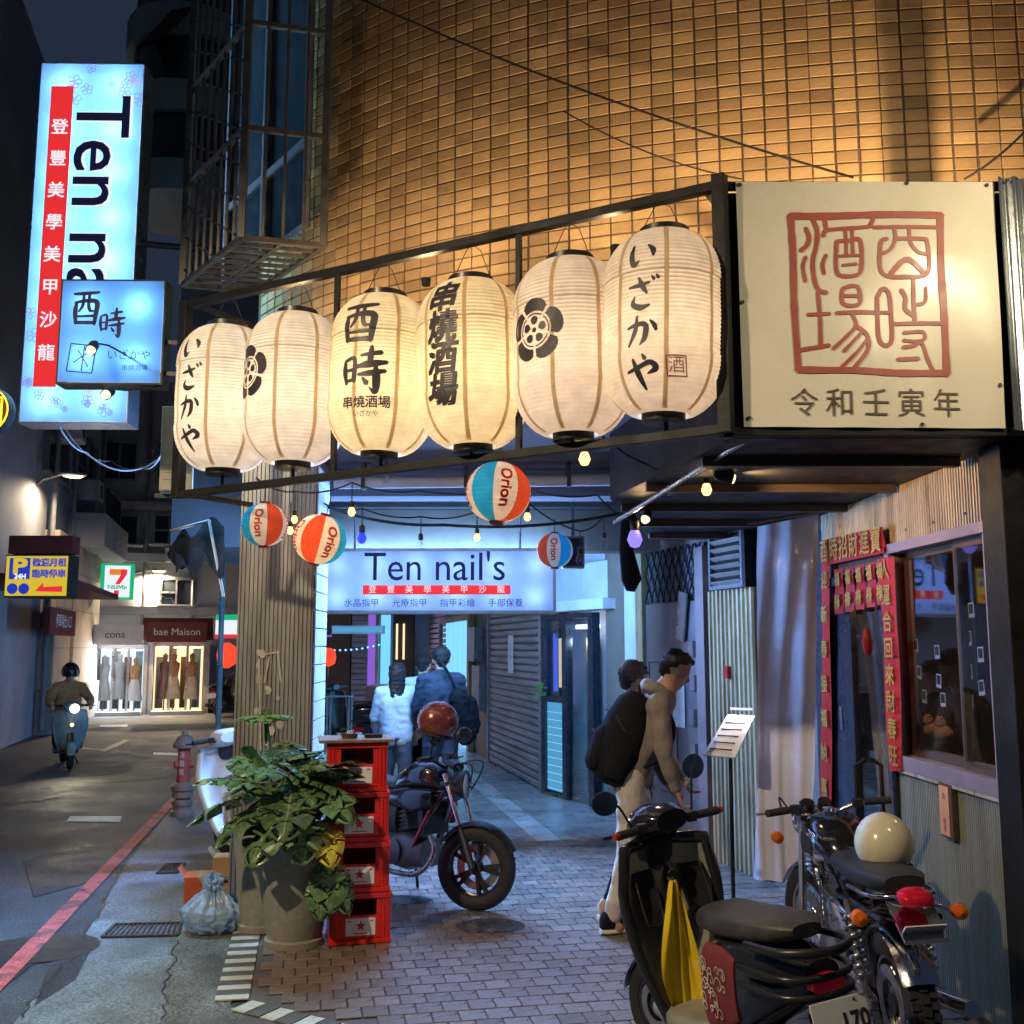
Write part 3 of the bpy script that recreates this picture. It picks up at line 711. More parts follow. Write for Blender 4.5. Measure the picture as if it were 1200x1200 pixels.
for z in (0, .55, 2.3): MB().box(-Lw, 0, -.07, -.0515, z - .025, z + .025, Fw).build('frame_bar', 'alu', win, world=True)
# ================================================================== lantern rack
RK0 = Vector((.86, 4.42, 0)); RK1 = Vector((-1.80, 5.90, 0)); rkd = (RK1 - RK0).normalized(); rkn = Vector((rkd.y, -rkd.x, 0))
if rkn.y > 0: rkn = -rkn
FR = frame(RK1, (-rkd.x, -rkd.y)); LR = (RK1 - RK0).length
rack = thing('lantern_rack', 'black steel rack carrying the row of paper lanterns', 'rack', RK1 + Vector((0, 0, 2.6)))
zt, zb = 3.74, 2.66
def rbar(name, a, b, w_=.04, m='black_metal'): return MB().bar(a, b, w_, M=FR).build(name, m, rack, world=True, bev=.003)
x5 = hit(843, 218, FR); x6 = hit(848, 503, FR); x1 = hit(218, 358, FR); x2 = hit(228, 578, FR)
zl, zr, wl, wr = x1[1], x5[1], x2[1], x6[1]; xl, xr = x1[0], x5[0]
rbar('top_bar', (xl, 0, zl), (xr, 0, zr), .045); rbar('bottom_bar', (xl, 0, wl), (xr, 0, wr), .042)
rbar('end_post', (xl, 0, wl - .02), (xl, 0, zl + .02), .06); rbar('end_post', (xr, 0, wr - .02), (xr, 0, zr + .05), .06)
rbar('rear_bar', (xl, .42, zl - .12), (xr, .36, zr - .42), .04)
for u, v0, v1 in ((396, 318, 560), (608, 270, 540)):
    xa, za = hit(u, v0, FR); tt = (xa - xl) / (xr - xl)
    rbar('upright', (xa, 0, wl + (wr - wl) * tt), (xa, 0, zl + (zr - zl) * tt), .028)
    rbar('stay', (xa, 0, zl + (zr - zl) * tt - .28), (xa, .55, zl + (zr - zl) * tt - .34), .028)
for tt in (.02, .98):
    xa = xl + (xr - xl) * tt
    rbar('stay', (xa, 0, zl + (zr - zl) * tt), (xa, .55, zl + (zr - zl) * tt), .03); rbar('stay', (xa, 0, wl + (wr - wl) * tt), (xa, .55, wl + (wr - wl) * tt), .03)

# ------------------------------------------------------------------ paper lanterns
LH, LRAD = .418, .277        # half height, radius
def lrad(z):
    t = min(abs(z) / LH, 1)
    base = .42 + .58 * max(0, 1 - min(1, max(0, (t - .42) / .58)) ** 2.1) ** .62
    return LRAD * (base if t > .42 else 1 - .015 * t / .42)
def lantern_body(bz=None):
    prof = []; n = 44
    for k in range(n * 4 + 1):
        z = -LH + 2 * LH * k / (n * 4); ph = (k % 4) / 4
        prof.append((lrad(z) + .0042 * math.sin(math.pi * ((k % 4) / 4.0)), z))
    return prof
body_w = MB().lathe(lantern_body(), 56, cap=False).mesh('paper_body', 'lantern_white', smooth=60)
body_y = MB().lathe(lantern_body(), 56, cap=False).mesh('paper_body', 'lantern_warm', smooth=60)
def seam_mesh():
    mb = MB()
    for k in range(8):
        a0 = 2 * math.pi * k / 8 + .25
        mb.grid(lambda u, v: (lambda z: ((lrad(z) + .0052) * math.cos(a0 + (u - .5) * .02 / max(lrad(z), .1)), (lrad(z) + .0052) * math.sin(a0 + (u - .5) * .02 / max(lrad(z), .1)), z))(-LH * .985 + 2 * LH * .985 * v), 1, 40)
    return mb.mesh('paper_seams', 'seam', smooth=60)
seam_me = seam_mesh()
ring_t = MB().lathe([(.085, LH - .012), (.115, LH - .012), (.115, LH + .032), (.085, LH + .032), (.085, LH - .012)], 40, cap=False).mesh('top_ring', 'black_plastic', smooth=40)
ring_b = MB().lathe([(.0, -LH - .03), (.098, -LH - .03), (.098, -LH + .016), (.085, -LH + .016)], 40, cap=False).mesh('bottom_ring', 'black_metal', smooth=40)
def lmap(face, off=.0062):
    """flat (x, y) in metres -> on the lantern surface, centred on azimuth face"""
    def f(x, y):
        r = lrad(y) + off; a = face + x / max(r, .12); return (r * math.cos(a), r * math.sin(a), y)
    return f
def glyphs(mb, chars, x, ytop, size, step, f, jit=.06, wm=1.55):
    for k, ch in enumerate(chars):
        y0 = ytop - k * step - size
        for s_ in HIRA[ch]: stroke(mb, [(x + (p[0] - .5) * size, y0 + p[1] * size, p[2] * size * wm) for p in s_], f, 6, jit)
def font_on(mb, body, x, y, size, f, bold=.0, shear=0):
    vs, fs = tex_mesh(body, size, bold, 1.0, 'CENTER', shear)
    bm = bmesh.new(); me = bpy.data.meshes.new('x'); me.from_pydata([tuple(v) for v in vs], [], fs); bm.from_mesh(me); f0 = f; f = lambda a, b, c=0: tuple(q * (1 + c * 13) if k < 2 else q for k, q in enumerate(f0(a, b)))
    bmesh.ops.triangulate(bm, faces=bm.faces)
    bmesh.ops.subdivide_edges(bm, edges=[e for e in bm.edges if e.calc_length() > size * .18], cuts=2)
    bm.verts.index_update()
    mb.add([f(x + v.co.x, y + v.co.y, v.co.z) for v in bm.verts], [tuple(v.index for v in fc.verts) for fc in bm.faces]); bm.free(); bpy.data.meshes.remove(me)
def crest(mb, f, c=(0, 0), s=.17):
    def poly(pts, hole=None):
        vs = [f(c[0] + p[0] * s, c[1] + p[1] * s) for p in pts]; mb.add(vs, [tuple(range(len(vs)))])
    for k in range(5):
        a = math.pi / 2 + k * 2 * math.pi / 5
        inner, outer = [], []
        for j in range(11):
            t = -1 + 2 * j / 10; b = a + t * .56
            ri = .60 + .0 * t; ro = 1.0 - .16 * abs(t) ** 3
            inner.append((ri * math.cos(b), ri * math.sin(b))); outer.append((ro * math.cos(b), ro * math.sin(b)))
        vs = [f(c[0] + p[0] * s, c[1] + p[1] * s) for p in inner + outer]
        mb.add(vs, [(j, j + 1, 11 + j + 1, 11 + j) for j in range(10)])
        for j in range(1):       # thin ring arcs and inner petal
            ri, ro = .49, .535; vs = []
            for q in range(9):
                b = a + (-1 + q / 4) * .56; vs.append((ri * math.cos(b), ri * math.sin(b)))
            for q in range(9):
                b = a + (-1 + q / 4) * .56; vs.append((ro * math.cos(b), ro * math.sin(b)))
            mb.add([f(c[0] + p[0] * s, c[1] + p[1] * s) for p in vs], [(q, q + 1, 10 + q, 9 + q) for q in range(8)])
        pet = []
        for q in range(14):
            th = 2 * math.pi * q / 14; rr = .30 + .135 * math.cos(th); tt = .135 * math.sin(th) * (1 + .25 * math.cos(th))
            pet.append((rr * math.cos(a) - tt * math.sin(a), rr * math.sin(a) + tt * math.cos(a)))
        poly(pet)
    poly([(.085 * math.cos(t * .7), .085 * math.sin(t * .7)) for t in range(9)])
LAN = [(778, 382, 'hira6'), (670, 409, 'crest'), (553, 428, 'kushi'), (448, 441, 'tori'), (346, 457, 'crest2'), (264, 468, 'hira1')]
LLAB = {'hira6': 'paper lantern at the right end of the rack, with hiragana and a red seal',
        'crest': 'cream paper lantern with the whole black flower crest, beside the banner-end lantern',
        'kushi': 'warm yellow paper lantern with four black characters in a column',
        'tori': 'warm yellow paper lantern with two big brushed characters and small writing under them',
        'crest2': 'paper lantern with half a black flower crest showing at its left edge',
        'hira1': 'leftmost paper lantern of the rack, black hiragana down its left side'}
face_dir = math.atan2(rkn.y, rkn.x)
for i, (u, v, kind) in enumerate(LAN):
    xc, zc = hit(u, v, FR); P = FR @ Vector((xc, 0, zc))
    t = thing('paper_lantern', LLAB[kind], 'lantern', P, 'paper lanterns hanging on the rack')
    if True: t.matrix_basis = T(*P) @ Rx(rng.uniform(-.02, .02)) @ Ry(rng.uniform(-.03, .03))
    warm = kind in ('kushi', 'tori')
    for nm, me in (('paper_body', body_y if warm else body_w), ('paper_seams', seam_me), ('top_ring', ring_t), ('bottom_ring', ring_b)):
        o = bpy.data.objects.new(nm, me); COL.objects.link(o); o.parent = t
        if nm in ('paper_seams',): o.matrix_basis = Rz(rng.uniform(0, .8))
    f = lmap(face_dir + .07); mb = MB()
    if kind in ('hira6', 'hira1'):
        glyphs(mb, 'いざかや', -.015, .315, .145, .172, f)
        mb.build('lettering', 'ink', t)
        mb2 = MB()
        if kind == 'hira6':
            fs_ = lmap(face_dir + .07)
            for s_ in ([(-.5, -.5, .07), (.5, -.5, .07)], [(.5, -.5, .07), (.5, .5, .07)], [(.5, .5, .07), (-.5, .5, .07)], [(-.5, .5, .07), (-.5, -.5, .07)]):
                stroke(mb2, [(.135 + p[0] * .085, -.255 + p[1] * .085, p[2] * .085) for p in s_], fs_, 4, .2)
            font_on(mb2, '酒', .135, -.255, .075, fs_)
            mb2.build('seal', 'ink_red', t)
    elif kind in ('crest', 'crest2'):
        crest(mb, lmap(face_dir - (.2 if kind == 'crest' else .38)), (0, .03 if kind == 'crest' else .05), .15); mb.build('crest', 'ink', t)
    elif kind == 'kushi':
        for k, ch in enumerate('串燒酒場'): font_on(mb, ch, .01, .27 - k * .155, .168, lmap(face_dir - .05), .0055, .12)
        mb.build('lettering', 'ink', t)
    else:
        glyphs(mb, '酉', -.03, .31, .20, .25, lmap(face_dir + .28)); glyphs(mb, '時', .0, .07, .225, .25, lmap(face_dir + .28))
        font_on(mb, '串燒酒場', .02, -.21, .065, lmap(face_dir + .28), .001); font_on(mb, 'いざかや', .02, -.265, .034, lmap(face_dir + .28))
        mb.build('lettering', 'ink_brown' if False else 'ink', t)
    # bulb inside: the light that makes the paper glow
    lamp('bulb_light', 'POINT', P + Vector((0, 0, -.06)), 6.0 if warm else 4.3, (1.0, .78, .50) if warm else (1.0, .78, .56), .06, t)
    # wire sling from the top bar, link to the bottom bar
    tt = (xc - xl) / (xr - xl); zbar = zl + (zr - zl) * tt
    MB().tube([P + Vector((-.1, 0, LH + .02)), P + Vector((-.03, 0, (zbar - zc) * .8 + LH * .2)), FR @ Vector((xc, 0, zbar - .02)), P + Vector((.04, 0, (zbar - zc) * .8 + LH * .2)), P + Vector((.1, 0, LH + .02))], .0022, 5).build('hanger_wire', 'black_metal', t, world=True)
    zbot = wl + (wr - wl) * tt
    MB().tube([P + Vector((0, 0, -LH - .03)), FR @ Vector((xc, 0, min(zbot, zc - LH - .04)))], .01, 6).build('tie', 'black_metal', t, world=True)

# ------------------------------------------------------------------ cream banner with the red seal
YB = 4.40; FBn = frame((0, YB, 0), (1, 0))
bt = [hit(*p, FBn) for p in ((862, 213), (1165, 213), (1178, 502), (872, 500))]
ban = thing('shop_banner', 'cream vinyl banner with a red square seal and a row of dark characters', 'banner', (bt[3][0], YB, bt[3][1]))
def bl(a, b):   # bilinear over the sheet
    p = (Vector(bt[3]) * (1 - a) + Vector(bt[2]) * a) * (1 - b) + (Vector(bt[0]) * (1 - a) + Vector(bt[1]) * a) * b; return p
def bsurf(a, b, off=0):
    p = bl(a, b); y = .006 * math.sin(a * 9 + b * 3) * math.sin(b * 6) + .004 * math.sin(a * 23 + 1) * (1 - b) ** 2
    return Vector((p.x, YB + y - off, p.y))
MB().grid(lambda a, b: bsurf(a, b), 60, 50).build('sheet', 'banner', ban, world=True, smooth=60)
mb = MB()
ZX = lambda x, y: bsurf((x - 50) / 1047, 1 - (y - 48) / 985, .004)
SEAL = [([(270, 188), (420, 190), (640, 186), (878, 186)], 26), ([(872, 186), (866, 400), (872, 600), (874, 822)], 27), ([(878, 818), (700, 820), (500, 812), (272, 808)], 25), ([(276, 812), (268, 560), (272, 350), (268, 186)], 25),
 ([(600, 238), (720, 236), (862, 236)], 14), ([(604, 190), (590, 222), (570, 236), (420, 246), (398, 270)], 15), ([(404, 196), (410, 240)], 15),
 ([(328, 238), (340, 272), (332, 306), (304, 330)], 17), ([(356, 198), (374, 250), (368, 310), (352, 370), (352, 430), (366, 486), (400, 502)], 17),
 ([(324, 355), (310, 396), (318, 456)], 14), ([(406, 348), (390, 386), (394, 424)], 14),
 ([(450, 292), (500, 290), (544, 292), (546, 396), (524, 430), (462, 432), (444, 402), (450, 292)], 15), ([(486, 248), (488, 300), (486, 346)], 12), ([(513, 248), (513, 342)], 12), ([(452, 352), (542, 350)], 11), ([(470, 390), (526, 385)], 11),
 ([(468, 484), (500, 474), (530, 482), (534, 540), (500, 554), (464, 544), (462, 500), (470, 482)], 15), ([(464, 514), (530, 514)], 13),
 ([(436, 584), (520, 580), (604, 580)], 15), ([(604, 520), (626, 486), (652, 506), (658, 600), (656, 690), (628, 712), (604, 684), (602, 600), (604, 516)], 16), ([(604, 580), (656, 580)], 13), ([(660, 626), (760, 622), (862, 622)], 15),
 ([(366, 500), (370, 600), (368, 716)], 15), ([(320, 590), (410, 586)], 13), ([(276, 732), (340, 722), (402, 712)], 15),
 ([(500, 588), (512, 634), (470, 680), (418, 726)], 14), ([(512, 634), (556, 672), (556, 730), (498, 802)], 16), ([(540, 656), (460, 736)], 13), ([(556, 688), (512, 740), (444, 802)], 13),
 ([(682, 238), (684, 288), (660, 330), (622, 346)], 13), ([(742, 240), (746, 300), (776, 338), (814, 346)], 13),
 ([(652, 284), (626, 300), (620, 400), (648, 434), (720, 438), (790, 434), (816, 406), (814, 300), (790, 284), (682, 284)], 15), ([(662, 424), (712, 374), (746, 374), (798, 424)], 20),
 ([(752, 438), (750, 530), (752, 612)], 15), ([(702, 490), (718, 522), (716, 566), (750, 592)], 16), ([(800, 480), (796, 536), (756, 550)], 13),
 ([(706, 660), (780, 656), (790, 680), (762, 694), (704, 690)], 13), ([(700, 718), (740, 712), (776, 700), (796, 760), (816, 806)], 14), ([(676, 766), (762, 762)], 15)]
for pts, w_ in SEAL: stroke(mb, [(x, y, w_ * 1.08) for x, y in pts], lambda x, y: ZX(x, y), 5, .1)
mb.build('seal', 'ink_red', ban, world=True)
mb = MB()
def font_ban(ch, cx, cy, size):
    vs, fs = tex_mesh(ch, size, -.8 if False else 0); mb.add([ZX(cx + v.x, cy - v.y) for v in vs], fs)
for k, ch in enumerate('令和壬寅年'): font_ban(ch, 295 + k * 143, 945, 118)
mb.build('lettering', 'ink_brown', ban, world=True)
for a, b in ((.015, .985), (.97, .985), (.66, .992), (.985, .17), (.02, .035), (.68, .012), (.01, .5)):
    p = bsurf(a, b, .003); MB().lathe([(.004, 0), (.009, 0), (.009, .004), (.004, .004)], 12, T(*p) @ Rx(math.pi / 2)).build('grommet', 'iron', ban, world=True)
fr = thing('banner_frame', 'black steel frame holding the cream banner', 'frame', (bt[3][0], YB, bt[3][1]))
x0, z0 = hit(853, 505, FBn); x1_, z1 = hit(1200, 208, FBn)
MB().box(x0 - .02, x0 + .03, YB - .01, YB + .045, z0 - .03, z1 + .01).build('post', 'black_metal', fr, world=True, bev=.003)
MB().box(x0 - .02, 2.75, YB + .012, YB + .05, z1 - .045, z1 - .012).build('rail', 'black_metal', fr, world=True, bev=.003)
MB().box(x0 - .02, 2.75, YB + .012, YB + .05, z0 - .02, z0 + .02).build('rail', 'black_metal', fr, world=True, bev=.003)
MB().box(x0 + .03, 2.75, YB + .052, YB + .062, z0, z1 - .05).build('backing', 'black_metal', fr, world=True)
# bright corrugated sheet to the right of it
cs = thing('corrugated_sheet', 'shiny corrugated steel sheet at the right end of the banner', 'metal sheet', (2.3, YB, z0))
xa = hit(1160, 213, FBn)[0]; mb = MB()
mb.grid(lambda a, b: (xa + .02 + a * .75, YB - .022 - .014 * math.cos(a * .75 / .076 * 2 * math.pi), z0 + .0 + b * (z1 - z0 - .01)), 120, 2)
mb.build('sheet', 'galv', cs, world=True, smooth=80)
for k in range(3): MB().lathe([(0, .0), (.008, .0), (.006, .006), (0, .008)], 10, T(xa + .06 + .15 * k, YB - .037, z1 - .03) @ Rx(math.pi / 2)).build('screw', 'iron', cs, world=True)

# floodlight behind the banner washing the tiles, and the gooseneck lamp on the banner
fl = thing('floodlight', 'floodlight behind the banner shining up the tiled wall', 'floodlight', (2.05, 4.62, z1 - .35))
MB().box(1.97, 2.13, 4.56, 4.64, z1 - .36, z1 - .26).build('housing', 'black_metal', fl, world=True, bev=.008)
MB().box(2.010, 2.040, 4.555, 4.575, z1 - .6, z1 - .03).build('bracket', 'black_metal', fl, world=True)
lamp('flood_light', 'SPOT', (2.02, 4.50, z1 - .2), 75, (1.0, .68, .34), .006, fl, (-.2, .42, .8), 172, blend=.9)
for k, (x_, y_, z_, p_) in enumerate(((1.15, 4.52, 3.70, 42), (.5, 4.74, 3.73, 34), (-.45, 5.16, 3.72, 34), (-1.2, 5.62, 3.70, 26))):
    t = thing('wall_washer', ('wall-washing lamp behind the banner', 'wall-washing lamp behind the right end of the rack', 'wall-washing lamp behind the middle of the rack', 'wall-washing lamp behind the left end of the rack')[k], 'lamp', (x_, y_, z_ - .05), 'lamps washing the tiled wall')
    MB().lathe([(0, -.05), (.022, -.05), (.026, -.012), (.02, -.012), (.0, -.03)], 16, T(x_, y_, z_)).build('cup', 'black_metal', t, world=True)
    lamp('wash_light', 'SPOT', (x_, y_, z_), p_, (1.0, .70, .37), .03, t, (-.15, .35, .9), 172, blend=.9)
gn = thing('gooseneck_lamp', 'gooseneck lamp lighting the banner from the right', 'lamp', (2.55, 4.1, 3.5))
MB().tube([(2.75, 4.38, 3.95), (2.7, 3.9, 4.25), (2.5, 3.3, 4.15), (2.45, 3.2, 3.95)], .012, 8).build('arm', 'black_metal', gn, world=True)
MB().lathe([(.02, .08), (.05, .05), (.075, 0)], 20, T(2.44, 3.2, 3.88)).build('shade', 'black_metal', gn, world=True)
lamp('banner_light', 'SPOT', (2.42, 3.2, 3.86), 105, (1.0, .82, .52), .06, gn, (-.55, 1.1, -.35), 140, blend=1)
# ================================================================== izakaya front on the right
WR = frame((2.24, 5.14, 0), (math.sin(R(1.5)), -math.cos(R(1.5))))
def wx(u, v=760): return hit(u, v, WR)[0]
xa, xd0, xd1, xw0, xw1, xe = wx(955), wx(970), wx(1042), wx(1050), wx(1172), wx(1199)
zs, zt_ = 1.14, 2.33
sf = thing('bar_shop', 'small bar front with ribbed metal cladding, red paper strips and a sliding window', 'shop front', (2.24, 5.1, 0))
corr(MB(), WR, xa, xw1, zt_ + .06, 2.715, .03, .008, .0).build('header_cladding', 'clad_gold', sf, world=True)
corr(MB(), WR, xw0 - .04, xw1, .05, zs - .05, .022, .006, .0).build('lower_cladding', 'clad_wall', sf, world=True)
MB().box(xw0 - .05, xw1, -.02, .06, .0, .05, WR).build('base_board', 'wood_dark', sf, world=True)
MB().box(xw0 - .04, xw1, -.03, .1, zs - .048, zs - .03, WR).build('sill', 'clad_gold', sf, world=True)
MB().box(xw1, xe - .0, -.05, .09, 0, 2.716, WR).build('corner_post', 'black_metal', sf, world=True, bev=.004)
for k in range(7):
    p = (xa + .25 + k * .36, -.004, zt_ + .12); MB().lathe([(0, -.006), (.007, -.004), (.008, 0)], 8, WR @ T(*p) @ Rx(math.pi / 2)).build('screw', 'iron', sf, world=True)
# window: frame, two sashes with panes
wn_ = thing('window', None, None, None, None, sf); wn_.matrix_parent_inverse = sf.matrix_basis.inverted()
for a, b, c, d in ((xw0 - .04, xw1, zt_, zt_ + .058), (xw0 - .04, xw1, zs - .03, zs + .05), (xw0 - .04, xw0 + .02, zs, zt_), (xw1 - .05, xw1 - .001, zs, zt_)):
    MB().box(a, b, -.035 if d - c < .1 else -.03, .11, c + .001, d - .001, WR).build('frame_bar', 'frame_pink', wn_, world=True, bev=.003)
xm = wx(1121)
for a, b, y in ((xw0 + .02, xm + .02, .06), (xm - .02, xw1 - .05, .03)):
    for c, d, e_, f_ in ((a, a + .04, zs + .05, zt_), (b - .04, b, zs + .05, zt_), (a + .04, b - .04, zs + .05, zs + .10), (a + .04, b - .04, zt_ - .04, zt_)):
        MB().box(c, d, y - .014, y + .014, e_, f_, WR).build('sash', 'wood_dark', wn_, world=True)
    cx = (a + b) / 2; Mp = WR @ T(cx, y, 0) @ Rz(R(8.2)); hw = (b - a) / 2 - .036
    MB().box(-hw, hw, -.002, .002, zs + .095, zt_ - .035, Mp).build('pane', 'glass_pane', wn_, world=True)
# dark room behind the window
room = thing('bar_room', 'dim bar room behind the sliding window', 'room', (3.2, 5.5, 0))
mb = MB(); mb.box(xa - .2, xw1 + .1, .13, 2.2, 0, 2.7, WR); me_ = mb
o = mb.build('inner_walls', 'wall_brown', room, world=True)
bm = bmesh.new(); bm.from_mesh(o.data); bm.faces.ensure_lookup_table()
fr_ = [f for f in bm.faces if abs((WR.to_3x3().inverted() @ f.normal).y + 1) < .1 or abs((WR.to_3x3().inverted() @ f.normal).y - 1) < .1 and (WR.inverted() @ f.calc_center_median()).y < .5]
bmesh.ops.delete(bm, geom=fr_, context='FACES'); bm.to_mesh(o.data); bm.free()
MB().box(xw0, xw1, .9, 1.0, .0, 1.0, WR).build('counter', 'wood', room, world=True, bev=.01)
MB().box(xw0 - .2, xw1, 1.9, 2.1, 1.4, 1.45, WR).build('shelf', 'wood', room, world=True)
lr = thing('bar_lamp', 'red lamp glowing inside the bar behind the window pane', 'lamp', WR @ Vector((xw1 - .2, 1.2, 2.3)))
MB().lathe([(.0, 0), (.16, .0), (.1, .07), (.02, .12)], 20, WR @ T(xw1 - .22, 1.2, 2.2)).build('shade', 'lantern_red', lr, world=True, smooth=40)
MB().tube([WR @ Vector((xw1 - .22, 1.2, 2.3)), WR @ Vector((xw1 - .22, 1.2, 2.69))], .005, 6).build('cord', 'cable', lr, world=True)
lamp('room_light', 'POINT', WR @ Vector((xw1 - .6, .6, 2.2)), 14, (1.0, .62, .38), .1, lr)
# photo prints stuck inside the glass
ph = [(1073, 757), (1098, 764), (1077, 788), (1100, 798), (1083, 816), (1105, 820), (1136, 787), (1138, 715), (1137, 822), (1149, 767), (1150, 806), (1167, 790), (1135, 748), (1168, 815), (1066, 830)]
for k, (u, v) in enumerate(ph):
    y = .085 if u < 1121 else .055; x, z = hit(u, v, WR, y); rot = rng.uniform(-.15, .15); Mf = WR @ T(x, y, z) @ Ry(rot)
    pane_ = [q for q in ph if (q[0] < 1121) == (u < 1121)]; rk_ = sorted(pane_, key=lambda q: q[1]).index((u, v)); od_ = ('topmost', 'second from the top', 'third from the top', 'fourth from the top', 'fifth from the top', 'sixth from the top', 'seventh from the top', 'lowest')[rk_]
    t = thing('photo_print', 'small photo print in the %s pane of the bar window, %s' % ('left' if u < 1121 else 'right', od_), 'photo', WR @ Vector((x, y, z)), 'photo prints in the bar window')
    MB().box(-.03, .03, 0, .001, -.037, .037, Mf).build('border', 'white_label', t, world=True); MB().box(-.023, .023, -.001, -.0003, -.018, .03, Mf).build('picture', 'photo_dark', t, world=True)
for u, v, m, s_, lab in ((1092, 852, 'plush', .055, 'left small plush bear on the bar window sill'), (1106, 856, 'plush', .06, 'right small plush bear on the bar window sill'), (1070, 862, 'white_cloth', .05, 'pale knitted bundle on the bar window sill')):
    x, z = hit(u, v, WR, .16); tt = thing('plush_toy', lab, 'toy', WR @ Vector((x, .16, z - s_)))
    mb = MB(); mb.lathe([(0, -s_), (s_ * .8, -s_ * .6), (s_ * .85, -.1 * s_), (s_ * .4, s_ * .4), (0, s_ * .5)], 14, WR @ T(x, .16, z)); mb.build('body', m, tt, world=True, smooth=60)
    mb = MB(); mb.lathe([(0, -.5 * s_), (s_ * .5, -.25 * s_), (s_ * .5, .2 * s_), (0, s_ * .45)], 14, WR @ T(x, .14, z + s_ * .75)); mb.build('head', m, tt, world=True, smooth=60)
    for sx in (-1, 1): MB().lathe([(0, -.2 * s_), (.2 * s_, 0), (0, .2 * s_)], 10, WR @ T(x + sx * s_ * .4, .14, z + s_ * 1.15)).build('ear', m, tt, world=True, smooth=60)
nx, nz = hit(1116, 950, WR); nt_ = thing('framed_notice', 'small orange framed notice on the ribbed wall under the window', 'notice', WR @ Vector((nx, 0, nz)))
MB().box(nx - .07, nx + .075, -.035, -.003, nz - .135, nz + .135, WR).build('frame', 'wood_dark', nt_, world=True, bev=.004)
MB().box(nx - .058, nx + .045, -.038, -.0355, nz - .122, nz + .122, WR).build('paper', 'notice', nt_, world=True)
for ch_, dz_ in (('酉', .07), ('營', -.055), ('業', -.09)): txt('lettering', ch_, .035, 'ink_brown', nt_, 0, dz_, .04, F=nt_.matrix_basis.inverted() @ WR @ T(nx - .006, 0, nz))
# door with dark leaf and glass
dr = thing('door', None, None, None, None, sf); dr.matrix_parent_inverse = sf.matrix_basis.inverted()
zd = 2.2
for a, b, c, d in ((xd0 - .04, xd0 + .03, 0, zd + .06), (xd1 - .03, xd1 + .035, 0, zd + .06), (xd0 + .03, xd1 - .03, zd, zd + .06)):
    MB().box(a, b, -.03, .08, c, d - .002, WR).build('jamb', 'door_dark', dr, world=True, bev=.003)
xs = xd0 + (xd1 - xd0) * .42
for a, b, c, d in ((xd0 + .03, xs, .02, zd), (xd1 - .09, xd1 - .03, .02, zd), (xs, xd1 - .09, .02, .12), (xs, xd1 - .09, zd - .1, zd)):
    MB().box(a, b, .0, .045, c + .001, d - .001, WR).build('stile', 'door_dark', dr, world=True, bev=.003)
MB().box(xs, xd1 - .09, .02, .026, .12, zd - .1, WR).build('pane', 'glass_pane', dr, world=True)
MB().tube([WR @ Vector((xs + .16, -.0, .62)), WR @ Vector((xs + .16, -.06, .66)), WR @ Vector((xs + .16, -.06, 1.06)), WR @ Vector((xs + .16, 0, 1.1))], .014, 8).build('handle', 'black_metal', dr, world=True, smooth=40)
MB().box(xd0 + .2, xd0 + .25, -.006, -.001, 1.25, 1.4, WR).build('lock_plate', 'steel', dr, world=True)
MB().box(xa - 1.0, xd0 - .04, .0, .05, 0, 2.715, WR).build('side_panel', 'door_dark', sf, world=True)
MB().box(xd0 - .04, xw0 - .04, .005, .05, zd + .061, zt_ + .06, WR).build('lintel', 'wood_dark', sf, world=True)
MB().box(xd1 + .036, xw0 - .041, .005, .05, 0, zd + .06, WR).build('mullion', 'door_dark', sf, world=True)
x, z = hit(1013, 752, WR); orn = MB().lathe([(0, -.09), (.018, -.06), (.026, 0), (.018, .06), (0, .09)], 12, WR @ T(x, .012, z)).build('door_charm', 'paper_red', None, smooth=60); tag(orn, 'small red oval charm hanging on the dark glass door', 'charm')
# New Year paper strips
def couplet(px, label, text, sz, step, dirv, y=-.04, group='red paper strips round the bar door'):
    q = [hit(u, v, WR, y) for u, v in px]; t = thing('red_paper_strip', label, 'paper strip', WR @ Vector((q[0][0], y, q[0][1])), group)
    c = [Vector((p[0], y, p[1])) for p in q]; n = 14
    mb = MB(); mb.grid(lambda a, b: WR @ (c[3].lerp(c[2], a).lerp(c[0].lerp(c[1], a), b) + Vector((0, -.006 * math.sin(b * 7 + a * 2) - .004 * math.sin(a * 5), 0))), 4, n); mb.build('paper', 'paper_red', t, world=True, smooth=60)
    mid0 = (c[0] + c[1]) / 2; mid1 = (c[3] + c[2]) / 2; l0 = (c[0] + c[3]) / 2; l1 = (c[1] + c[2]) / 2; mb = MB()
    for k, ch in enumerate(text):
        f = (k + .5) / len(text); p = mid0.lerp(mid1, f) if dirv else l0.lerp(l1, f)
        vs, fs = tex_mesh(ch, sz, .002); MB().add([WR @ Vector((p.x + v.x, y - .012 - v.z, p.z + v.y)) for v in vs], fs).build('lettering', 'paper_gold', t, world=True)
couplet(((1029, 655), (1048, 652), (1057, 903), (1043, 904)), 'long red paper strip with gold characters right of the bar door', '人運合回來財春旺', .13, 0, True)
couplet(((963, 662), (972, 660), (974, 985), (962, 985)), 'long narrow red paper strip left of the bar door', '迎新春接福納喜年', .13, 0, True)
couplet(((962, 634), (1034, 617), (1036, 648), (963, 664)), 'wide red paper strip over the bar door', '酉時招財進寶', .17, 0, False, -.05)
for k in range(5):
    u = 978 + k * 12.5; v0 = 668 - k * 2.6
    couplet(((u, v0), (u + 9.5, v0 - 2), (u + 10, v0 + 51), (u + .5, v0 + 52)), 'short red paper slip, number %s from the left under the door top strip' % ('one', 'two', 'three', 'four', 'five')[k], '福祿', .1, 0, True, -.045, 'short red slips over the bar door')
